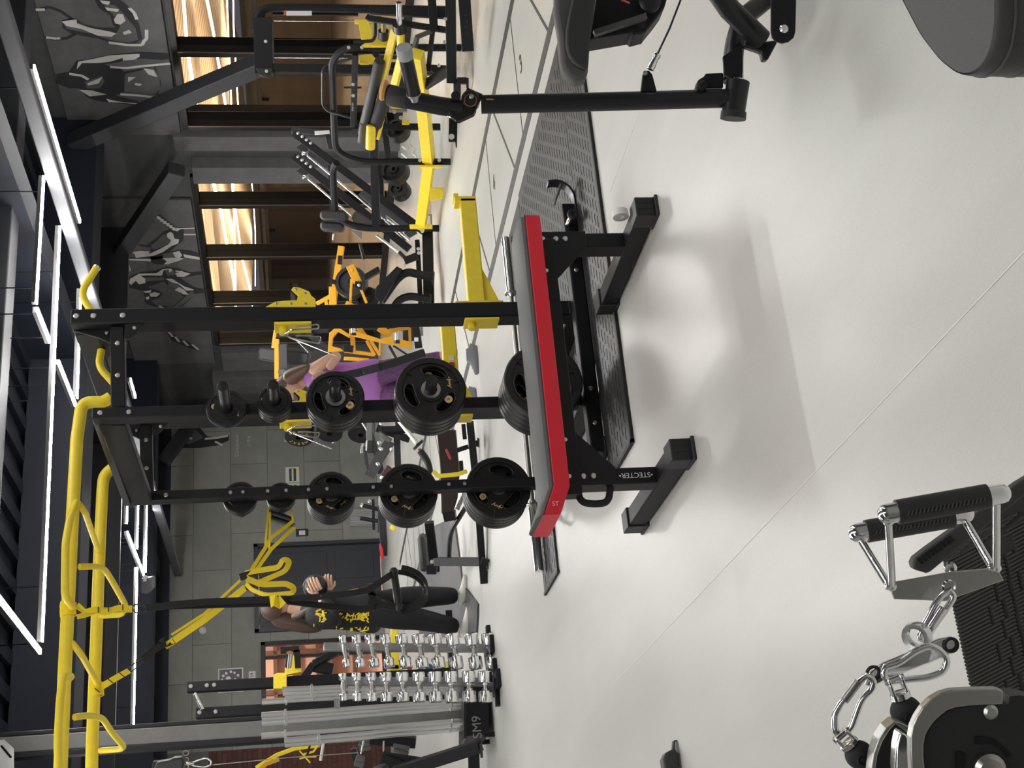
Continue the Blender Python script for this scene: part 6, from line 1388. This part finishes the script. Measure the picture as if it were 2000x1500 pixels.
# --- landmine bar and chest-supported bench (centre distance)
lb = thing('barbell', 'white slanted barbell with black disc leaning on the low black frame', 'barbell', pD(820,868,9.8))
seg(lb, 'shaft', mat('cream_enamel', srgb(222,222,205), .35), [(772,812,.5),(816,868,0)], 9, 9.8, 'round'); seg(lb, 'disc', RUB, [(815,867,0),(819,871,0)], 26, 9.8, 'round'); seg(lb, 'red_collar', mat('salmon_print', srgb(205,110,100), .5), [(818,876,0),(822,882,0)], 6, 9.8); seg(lb, 'bent_black_handle', RUB, [(820,880,-.05),(835,900,-.05),(840,925,-.05)], 14, 9.8, 'round', fil=.05)
bx = thing('plyo_box', 'dark maroon upright pad with a small red handle on the low bench frame', 'pad', pz(900,905))
D_ = 9.9
slab(bx, 'maroon_panel', mat('dark_maroon_vinyl', (.030,.012,.010,1), .5), [(853,840),(890,840),(897,925),(893,975),(885,1000),(862,1004),(860,920)], D_, .10, bev=.008); roll(bx, 'red_handle', mat('red_rubber', srgb(188,60,66), .5), (871,877), (880,897), 5, D_-.12); slab(bx, 'base_pad', BLACK, [(863,1000),(888,1000),(890,1016),(868,1020)], D_, .2)
sb = thing('support_bench', 'black low bench frame with bent tube and padded rollers left of the stored plates', 'bench', pz(955,1105))
D_ = 9.75
seg(sb, 'floor_rail', BLACK, [(918,826,-.25),(932,960,-.0),(945,1138,.1)], 14, D_-.2, d=18); seg(sb, 'floor_rail', BLACK, [(838,1020,.7),(850,1115,.8)], 18, D_+.5, d=18)
seg(sb, 'bent_tube', BLACKS, [(915,982,.1),(882,1035,.3),(878,1060,.35),(877,1095,.4)], 9, D_, fil=.08); seg(sb, 'upright', BLACK, [(852,1097,.4),(945,1097,.0)], 15, D_); stud(sb, 844, 1097, D_+.25, 4)
slab(sb, 'roller_pad', LEA, [(814,1047),(830,1047),(832,1080),(836,1118),(820,1118)], D_+.9, .25, bev=.03); slab(sb, 'black_block', BLACK, [(832,1105),(854,1100),(852,1122),(833,1122)], D_+.5, .1); slab(sb, 'foot_end', CAP, [(952,1090),(956,1095),(956,1114),(951,1110)], D_-.2, .08); slab(sb, 'foot_end', CAP, [(932,855),(936,858),(936,875),(932,872)], D_-.2, .08)
seg(sb, 'foot_block', BLACK, [(940,1095),(954,1100)], 14, D_-.25); seg(sb, 'foot_block', BLACK, [(915,866),(934,866)], 12, D_-.3); seg(sb, 'stay', BLACK, [(892,880),(915,872)], 9, D_-.2); seg(sb, 'stay', BLACK, [(905,828),(908,858)], 8, D_-.1); seg(sb, 'upright', BLACK, [(900,900),(902,925)], 8, D_)
seg(sb, 'yellow_lever', YEL, [(846,920),(856,930),(896,926),(912,920)], 8, D_-.25); seg(sb, 'chain', CHR, [(909,960),(893,995)], 9, D_-.2); seg(sb, 'white_cap', WHITE, [(898,940),(916,941)], 4, D_-.25)
slab(sb, 'floor_strip', BLACK, [(860,955),(895,955),(893,975),(862,975)], D_+.4, .05)
# rubber platforms under the benches
M_GMAT = mat('grey_rubber_tile', (.085,.085,.088,1), .6, var=.2, vscale=30)
mg = thing('platform_mat', 'grey rubber platform mat under the woman in the tracksuit', 'mat', pz(880,1150))
P_ = [pz(843,1030,.006), pz(888,1010,.006), pz(905,1140,.006), pz(935,1180,.006), pz(932,1245,.006), pz(820,1245,.006), pz(820,1110,.006)]
mb = MB(); mb.prism([Vector((p.x,p.y,.016)) for p in P_], (0,0,-.014)); mb.build('rubber_top', M_GMAT, mg)
# --- items of the left background
cmn = thing('cable_station', 'black cable station with chrome carabiner at the lower left corner', 'gym machine', pD(360,1490,7.2))
D_ = 7.2
slab(cmn, 'pulley_arm', CAP, [(300,1500),(305,1490),(330,1486),(337,1482),(356,1480),(360,1490),(352,1520),(300,1540)], D_, .06, bev=.01); slab(cmn, 'pulley_wheel', BLACK, [(298,1488),(325,1489),(332,1500),(330,1540),(290,1540)], D_+.05, .04)
seg(cmn, 'chrome_hook', CHR, [(376,1489),(404,1480),(413,1487),(411,1495),(400,1499),(376,1495)], 3, D_, 'round', fil=.02); seg(cmn, 'swivel', CHR, [(364,1488),(378,1492)], 7, D_, 'round')
seg(cmn, 'thin_cable', STEEL, [(415,1494),(560,1480),(700,1470)], 1.6, D_+.2, 'round')
ab = thing('resistance_bands', 'amber resistance bands hanging on the brick wall side', 'exercise band', pD(560,1460,11.5))
D_ = 11.5
seg(ab, 'band', STRAPY, [(500,1500),(540,1475),(575,1462),(625,1455)], 8, D_, 'sq', d=3); seg(ab, 'band', mat('amber_band', srgb(214,160,30), .6), [(505,1505),(520,1492),(545,1483)], 8, D_-.1, 'sq', d=3); seg(ab, 'band', STRAPY, [(624,1452),(612,1468),(590,1474)], 4, D_, 'sq', d=2)
seg(ab, 'band', STRAPY, [(585,1482),(600,1478),(618,1478)], 3, D_, 'sq', d=2); seg(ab, 'band', STRAPY, [(585,1466),(592,1474),(606,1490)], 3, D_, 'sq', d=2); seg(ab, 'hanging_rail', WHITE, [(632,1448),(626,1485)], 6, D_, 'round'); seg(ab, 'dark_rail', BLACK, [(606,1454),(600,1475)], 5, D_, 'round')
hx = thing('dumbbell_rack', 'dark rack of grey rubber dumbbells at the bottom left, partly cut by the frame', 'dumbbell rack', pz(850,1500))
D_ = 9.2
seg(hx, 'tray', BLACK, [(700,1440,.8),(812,1450,.8)], 20, D_); seg(hx, 'tray', BLACK, [(745,1480,.2),(800,1500,.2)], 24, D_); seg(hx, 'post', BLACK, [(752,1478),(830,1490)], 16, D_+.2); seg(hx, 'post', BLACKS, [(690,1462,.8),(700,1500,.8)], 12, D_)
PLACE = ['upper row, next to the chrome rod', 'upper row, second', 'upper row, leftmost', 'lower tray, right one', 'lower tray, left one', 'bottom row beside the wheel, upper', 'bottom row beside the wheel, lower']
for k, (x0, y0, x1, y1, w) in enumerate(((700,1448,722,1444,10),(700,1456,722,1452,10),(702,1464,724,1460,10),(768,1456,800,1462,9),(768,1465,798,1471,9),(695,1480,712,1484,14),(692,1490,710,1494,14))):
    tt = thing('rubber_dumbbell', 'grey rubber dumbbell in the dark left rack, %s' % PLACE[k], 'dumbbell', pD(x0, y0, D_+.4), 'grey rubber dumbbells in the dark rack')
    roll(tt, 'dumbbell_body', mat('grey_rubber', (.12,.125,.12,1), .5), (x0,y0,.4), (x1,y1,.4), w, D_)
seg(hx, 'chrome_rod', CHR, [(710,1447,.3),(704,1472,.3)], 4, D_, 'round'); seg(hx, 'chrome_rod', CHR, [(749,1447,.3),(749,1468,.3)], 4, D_, 'round')
lg_ = thing('machine_leg', 'thick black slanted machine leg standing on the floor at the bottom left', 'gym machine', pz(940,1460))  # lone leg of an unidentified machine
seg(lg_, 'slanted_beam', BLACK, [(938,1457,0),(770,1510,.2)], 24, 9.0, d=20); seg(lg_, 'foot_plate', CAP, [(939,1450),(941,1478)], 5, 9.0, d=20); seg(lg_, 'lower_beam', BLACK, [(925,1465),(927,1540)], 22, 9.05, d=18); roll(lg_, 'wheel', RUB, (736,1498), (746,1520), 40, 8.9)
# --- wall things
def wallbox(x0, y0, x1, y1, Yc, m_, name, th=.02, **k):
    a, b_ = pY(x0, y1, Yc), pY(x1, y0, Yc); mb = MB(); mb.bb(min(a.x,b_.x), max(a.x,b_.x), Yc-th, Yc, min(a.z,b_.z), max(a.z,b_.z)); return mb.build(name, m_, **k)
YF = YW-.002
M_PAPER = mat('white_paper', (.75,.75,.72,1), .6); M_PICT = mat('dark_photo_print', (.06,.08,.07,1), .5)
for (x0, y0, x1, y1, lb) in ((558,912,584,943,'white poster with dark exercise picture on the tiled far wall'), (559,944,585,973,'white poster directly left of the fully visible one, half behind a plate'), (556,815,582,863,'white poster partly behind the gold-lettered plate')):
    t = thing('poster', lb, 'poster', pY(x1, (y0+y1)/2, YF)); wallbox(x0, y0, x1, y1, YF, M_PAPER, 'paper', .008, parent=t); wallbox(x0+7, y0+3, x1-6, y1-3, YF-.008, M_PICT, 'picture', .003, parent=t); wallbox(x1-6, y0+2, x1-2, y0+9, YF-.008, YEL, 'yellow_mark', .003, parent=t)
    wallbox(x0+12, y0+4, x0+15, y1-4, YF-.011, M_PAPER, 'figure_print', .002, parent=t)
t = thing('notice', 'small dark framed notice on the tiled far wall beside the door', 'notice', pY(602,1040,YF)); wallbox(578,1033,602,1048,YF,CAP,'frame',.02,parent=t); wallbox(584,1036,596,1045,YF-.02,M_PAPER,'sheet',.003,parent=t)
t = thing('framed_picture', 'black framed picture with white dotted pattern high on the wall over the opening', 'picture', pY(475,1330,YF)); wallbox(426,1304,475,1354,YF,M_PAPER,'frame',.015,parent=t); wallbox(428.5,1306,472.5,1352,YF-.015,BLACKS,'black_field',.003,parent=t)
for k, (x, y, r) in enumerate(((442,1315,2.6),(451,1312,2.6),(458,1314,2.4),(436,1320,2.6),(465,1319,2.6),(446,1326,5),(459,1326,2),(434,1328,2.4),(468,1328,2))):
    mb = MB(); D2 = 21.9; mb.lathe([(r*D2/F,0),(r*D2/F*.9,.003)], pY(x, y, YF-.018), (0,-1,0), 12); mb.build('white_motif', M_PAPER, t)
t = thing('number_plate', 'small lit white number plate above the opening in the far wall', 'sign', pY(499,1318,YF)); wallbox(486,1311,499,1327,YF,M_PAPER,'plate',.012,parent=t); text_mesh('numeral', '59', .075, pY(492,1319,YF-.014), (1,0,0), (0,0,1), BLACKS, t)
text_mesh('wall_lettering', 'Создавай', .085, pY(463,870,YF-.004), (1,0,0), (0,0,1), mat('pale_lettering', (.55,.56,.53,1), .6), label='pale lettering line Создавай painted on the tiled far wall', cat='lettering', ext=.002)
text_mesh('wall_lettering', 'себя', .085, pY(486,862,YF-.004), (1,0,0), (0,0,1), MATS['pale_lettering'], label='pale lettering line себя below the longer word on the far wall', cat='lettering', ext=.002)
text_mesh('wall_lettering', 'порода', .17, pY(362,1478,YW-.024), (1,0,0), (0,0,1), mat('white_lettering', (.7,.7,.68,1), .5), label='white raised lettering on the dark panel above the brick wall', cat='lettering', ext=.01)
t = thing('radiator', 'pale grey ribbed radiator low on the far wall right of the door', 'radiator', pY(745,1010,YF))
wallbox(684,996,743,1028,YF-.02,mat('pale_radiator', (.42,.43,.43,1), .4),'radiator_body',.08,parent=t)
mb = MB()
for k in range(9):
    a = pY(684,998+k*3.5,YF-.11); b_ = pY(743,998+k*3.5,YF-.11); mb.bar(a, b_, .015, .015)
mb.build('rib', MATS['pale_radiator'], t, kind='stuff')
mb = MB(); mb.lathe([(.055,0),(.055,.03),(.035,.045),(.02,.03)], pY(396,1232,YF-.0), (0,-1,0), 20); mb.build('smoke_detector', M_PAPER, label='small round white detector on the wall beam above the opening', cat='detector')
# weight tree on the far wall: pegs and plates
wt = thing('weight_tree', 'black wall-side weight tree with chrome pegs holding gold-lettered plates', 'weight tree', pz(760,835))
D_ = 17.5
seg(wt, 'post', BLACK, [(560,818),(745,818)], 10, D_)
a = pD(745,818,D_); mb = MB(); mb.bb(a.x-.03,a.x+.03,a.y-.03,a.y+.03,0,a.z); mb.bb(a.x-.3,a.x+.3,a.y-.04,a.y+.04,0,.05); mb.build('base_foot', BLACK, wt)
for a, b_ in (((588,822),(585,868)),((648,822),(650,866)),((712,820),(706,885))): roll(wt, 'chrome_peg', CHR, a, b_, 5, D_-.4)
M_GL = mat('gold_letter', srgb(176,150,86), .5)
for k, (x, y, r, lb, gl) in enumerate(((585,843,29,'black plate with gold lettering hanging on the top peg of the weight tree',1),(645,836,26,'black plate on the middle peg of the weight tree',0),(706,838,26,'black plate on the lowest peg of the weight tree',0))):
    D2 = D_-.5; c = pD(x, y, D2); ax = (-RIGHT*.75-FWD*.65).normalized(); R_ = r*D2/F
    t = thing('weight_plate', lb, 'weight plate', c)
    mb = MB(); mb.ring([(R_*.95,-.10),(R_,-.085),(R_,.085),(R_*.95,.10),(R_*.22,.10),(R_*.2,-.10)], c, ax, 32); mb.build('rubber_body', RUB, t)
    if gl:
        d, sd, u = frame(ax)
        for q in range(14):
            if q in (3,4,10,11): continue
            a = 2*PI*q/14; p_ = c + d*.1015 + (sd*math.cos(a)+u*math.sin(a))*R_*.62; tdir = (-sd*math.sin(a)+u*math.cos(a))
            text_mesh('gold_letter', 'EXTREMEFITGYM'[q % 13], R_*.32, p_, tdir, (sd*math.cos(a)+u*math.sin(a)), M_GL, t, ext=.001)
# ceiling device and air conditioner
t = thing('ceiling_speaker', 'grey cylindrical spotlight hanging from the dark ceiling beside the LED strips', 'ceiling device', pD(285,1145,14.5))
slab(t, 'housing', mat('grey_metal_box', (.14,.14,.15,1), .4), [(274,1130),(296,1128),(297,1150),(288,1160),(275,1158)], 14.5, .15, bev=.01); slab(t, 'lens', M_PAPER, [(280,1124),(286,1126),(284,1136),(279,1136)], 14.45, .05)
t = thing('air_conditioner', 'grey ceiling air conditioner cut by the lower left corner of the view', 'air conditioner', pz(10,1500,3.55))
P_ = [pD(-60,1400,9.5), pD(0,1436,9.5), pD(30,1462,9.3), pD(30,1530,8.9), pD(-60,1530,8.9)]
mb = MB(); mb.prism(P_, (0,0,.25)); mb.build('casing', mat('grey_casing', (.20,.20,.20,1), .5), t, bevel=.01)
for a, b_ in (((2,1456),(22,1480)),((0,1492),(16,1499))): seg(t, 'vent_slot', BLACK, [a, b_], 4, 9.15)
# ================================================================ murals: painted figures on the grey panels
M_ML = mat('mural_pale', (.66,.65,.62,1), .75); M_MD = mat('mural_black', (.030,.031,.036,1), .75); M_MM = mat('mural_mid', (.12,.12,.122,1), .75)
def mural(label, polys, plane, ox, oy, s):
    """polys: (layer, kind, [pixel points]); kind f = filled shape, l = painted line"""
    pts0 = plane(ox+polys[0][2][0][0]/s, oy+polys[0][2][0][1]/s)
    t = thing('mural', label, 'mural', pts0); nrm_ = -Vector((1,0,0)) if plane is wr else -Vector((0,1,0))
    for lay, (nm, m_) in enumerate((('dark_paint', M_MD), ('mid_paint', M_MM), ('pale_paint', M_ML))):
        mb = MB()
        for l_, kd, pts in polys:
            if l_ != lay: continue
            P_ = [plane(ox+x/s, oy+y/s) + nrm_*(.0015*lay) for x, y in pts]
            if kd == 'f': mb.prism(P_, nrm_*.0015)
            else:
                for a, b_ in zip(P_[:-1], P_[1:]): mb.bar(a, b_, .003, .035, nrm_.cross((b_-a).normalized()))
        if mb.v: mb.build(nm, m_, t, smooth=False)
    return t
wr = lambda x, y: pX(x, y, XW-.043)
wf = lambda x, y: pY(x, y, YW-.006)
mural('painted muscular figure in a vest standing over the near windows', [
 (0,'f',[(540,560),(600,470),(740,470),(860,430),(1090,405),(1310,415),(1320,460),(1240,470),(1090,455),(960,470),(900,500),(970,560),(1200,520),(1330,500),(1365,760),(1260,745),(1100,730),(970,720),(900,745),(1180,820),(1310,820),(1180,835),(960,810),(770,790),(680,760),(620,690),(540,690),(440,650),(440,580)]),
 (1,'f',[(975,580),(1200,520),(1245,600),(1250,700),(1200,735),(970,715)]), (1,'f',[(660,640),(800,590),(815,640),(780,690),(680,690)]), (1,'f',[(1215,520),(1330,505),(1360,750),(1240,735),(1260,640)]), (1,'f',[(820,500),(960,480),(1090,455),(1300,470),(1240,490),(1080,500),(900,530)]),
 (2,'f',[(610,480),(720,460),(860,430),(1090,418),(1090,440),(960,450),(860,480),(760,490),(640,490),(600,540)]), (2,'f',[(620,700),(720,705),(830,735),(760,745),(700,750)]), (2,'f',[(830,770),(920,790),(1000,800),(1170,808),(1170,825),(960,800),(850,795)]), (2,'f',[(1000,600),(1060,600),(1000,640)]), (2,'f',[(1060,645),(1110,655),(1090,670),(1050,660)]),
 (2,'l',[(860,520),(980,530),(1110,515),(1330,495)]), (2,'l',[(940,735),(1100,745),(1200,760),(1360,762)]), (2,'l',[(540,575),(640,590),(690,620)]), (2,'f',[(1120,530),(1200,545),(1230,600),(1160,580)]), (2,'f',[(680,650),(800,600),(770,650),(690,665)]), (2,'f',[(960,450),(1090,440),(1050,465),(960,470)])], wr, 0, 0, 4)
mural('painted raised arm gripping a ring beside the vest figure', [
 (0,'f',[(740,0),(770,60),(860,120),(880,190),(910,220),(760,215),(650,190),(600,150),(560,140),(480,160),(490,220),(560,265),(760,300),(900,340),(1050,350),(1110,300),(1090,200),(1030,80),(980,30),(940,0)]),
 (0,'l',[(280,80),(380,55),(480,90),(560,150)]), (0,'l',[(350,290),(430,310),(520,300),(590,265)]), (1,'f',[(800,20),(900,40),(960,100),(1060,220),(1080,310),(1000,330),(900,320),(760,280),(900,280),(940,200),(880,110)]), (1,'f',[(600,170),(700,210),(820,250),(700,260),(600,240),(520,220),(500,190)]),
 (2,'f',[(480,165),(600,150),(600,180),(700,215),(860,245),(910,260),(870,285),(760,275),(640,225),(520,200)]), (2,'f',[(890,150),(920,105),(960,110),(980,160),(940,190),(900,180)]), (2,'f',[(960,250),(1010,230),(1030,255),(970,270)]), (2,'f',[(780,0),(860,10),(850,35),(800,25)]), (2,'l',[(1010,60),(1050,100),(1070,150)]), (2,'l',[(850,330),(1000,350),(1110,350),(1125,320),(1145,300),(1145,230)]), (2,'f',[(820,55),(930,70),(920,90),(840,80)]), (2,'l',[(360,290),(440,300),(470,295)]), (2,'l',[(280,75),(350,72)])], wr, 0, 0, 4)
mural('painted hands pulling a thick twisted rope over the far windows', [
 (0,'f',[(770,330),(1050,580),(1130,640),(1500,640),(1530,790),(1290,790),(1280,900),(1200,960),(1050,1080),(900,1180),(870,1240),(640,1280),(650,1030),(440,1010),(370,970),(560,990),(720,880),(900,720),(1010,680),(900,560),(710,400)]),
 (0,'f',[(1030,1110),(1200,1075),(1420,1090),(1590,1150),(1600,1280),(1330,1230),(1100,1330),(880,1370),(740,1360),(600,1290),(460,1280),(220,1280),(220,1230),(640,1210),(860,1200)]),
 (1,'f',[(640,1000),(800,870),(900,760),(1000,860),(1030,930),(880,1010),(700,1080)]), (1,'f',[(1290,680),(1500,660),(1520,760),(1300,770)]), (1,'f',[(870,1160),(1070,1120),(1130,1230),(900,1240)]),
 (2,'f',[(950,770),(1030,720),(1080,760),(1110,860),(1200,870),(1180,950),(1050,1000),(880,1120),(700,1190),(350,1230),(340,1170),(290,1120),(420,1095),(620,1100),(600,1160),(820,1060),(1000,960),(1040,890),(970,830)]), (2,'f',[(220,1250),(600,1250),(660,1270),(640,1300),(220,1275)]), (2,'f',[(870,1240),(1080,1230),(1300,1240),(1160,1300),(1000,1350),(900,1360),(960,1300)]), (2,'f',[(1070,1130),(1200,1095),(1260,1180),(1200,1250),(1130,1230)]), (2,'f',[(1280,1160),(1600,1220),(1600,1270),(1300,1220)]), (2,'f',[(1130,650),(1500,640),(1500,665),(1230,670),(1160,700)]),
 (2,'l',[(1290,775),(1525,775)])] + [(2,'l',[(720+q*58,420+q*42),(830+q*58,450+q*42)]) for q in range(7)], wr, 230, 380, 10)
mural('painted figure bending with a rope below the pulling hands', [
 (0,'f',[(220,430),(300,370),(480,310),(740,290),(880,230),(1000,215),(1180,240),(1400,320),(1630,300),(1640,360),(1220,430),(1400,550),(1530,620),(1680,640),(1690,720),(1490,740),(1400,870),(1180,1030),(1020,1030),(1300,790),(1100,660),(960,560),(900,500),(620,590),(600,620),(800,680),(880,740),(800,820),(640,880),(760,960),(1030,1000),(1000,1040),(840,1020),(620,960),(520,900),(530,790),(480,680),(230,620),(220,560)]),
 (1,'f',[(920,280),(1100,270),(1120,370),(960,380)]), (1,'f',[(980,500),(1150,520),(1200,590),(1120,650),(1000,580)]), (1,'f',[(1320,790),(1400,700),(1480,690),(1480,760),(1380,860),(1160,1020),(1060,1010)]), (1,'f',[(540,420),(900,410),(900,470),(560,490)]),
 (2,'f',[(240,440),(420,340),(760,330),(880,250),(1040,240),(1070,280),(1000,320),(1000,260),(900,270),(860,380),(560,370),(440,380),(540,440),(540,520),(420,550),(350,480),(260,560),(220,520)]), (2,'f',[(1120,330),(1250,300),(1420,340),(1300,400),(1160,400)]), (2,'f',[(930,440),(1060,440),(1300,590),(1480,650),(1480,665),(1340,670),(1180,540),(1060,510)]), (2,'f',[(1110,660),(1200,600),(1300,660),(1380,750),(1290,745)]), (2,'f',[(610,740),(720,700),(830,730),(760,790),(650,790)]), (2,'f',[(490,690),(660,660),(640,710),(540,715)]), (2,'f',[(540,810),(610,780),(620,830),(570,850)]), (2,'f',[(220,160),(260,270),(230,300)]), (2,'l',[(800,970),(900,1020),(1000,1030)]), (2,'f',[(1120,280),(1280,290),(1260,310),(1140,305)])], wr, 230, 500, 10)
mural('painted rope end on the last panel of the window wall', [(0,'f',[(1285,0+305),(1330,330),(1400,385),(1460,405),(1560,470),(1530,475),(1430,440),(1340,400)]), (2,'l',[(1310,320),(1350,370)]), (2,'l',[(1370,370),(1400,410)]), (2,'l',[(1430,400),(1470,440)]), (2,'l',[(1500,430),(1550,470)])], wr, 0, 565, 4)
mural('faint painted athlete figure high on the tiled far wall', [(0,'f',[(1380,400),(1480,340),(1560,340),(1620,410),(1740,420),(1790,400),(1790,440),(1700,480),(1560,500),(1380,500),(1370,460)]), (1,'f',[(1420,380),(1520,350),(1590,420),(1480,470),(1400,460)]), (2,'l',[(1420,360),(1500,345)]), (2,'l',[(1600,430),(1700,420),(1780,405)]), (2,'l',[(1680,450),(1740,480)]), (2,'l',[(1430,400),(1500,430)])], wf, 0, 750, 4)
mural('painted ring pattern on the pale panel above the brick wall', [(0,'l',[(600,350),(700,320),(800,350),(820,400),(760,430)]), (0,'l',[(590,380),(700,365),(800,400)]), (0,'l',[(820,370),(1000,385),(1300,400)]), (1,'f',[(620,350),(700,335),(760,350),(700,360)])], lambda x, y: pY(x, y, YW-.026), 0, 1125, 4)
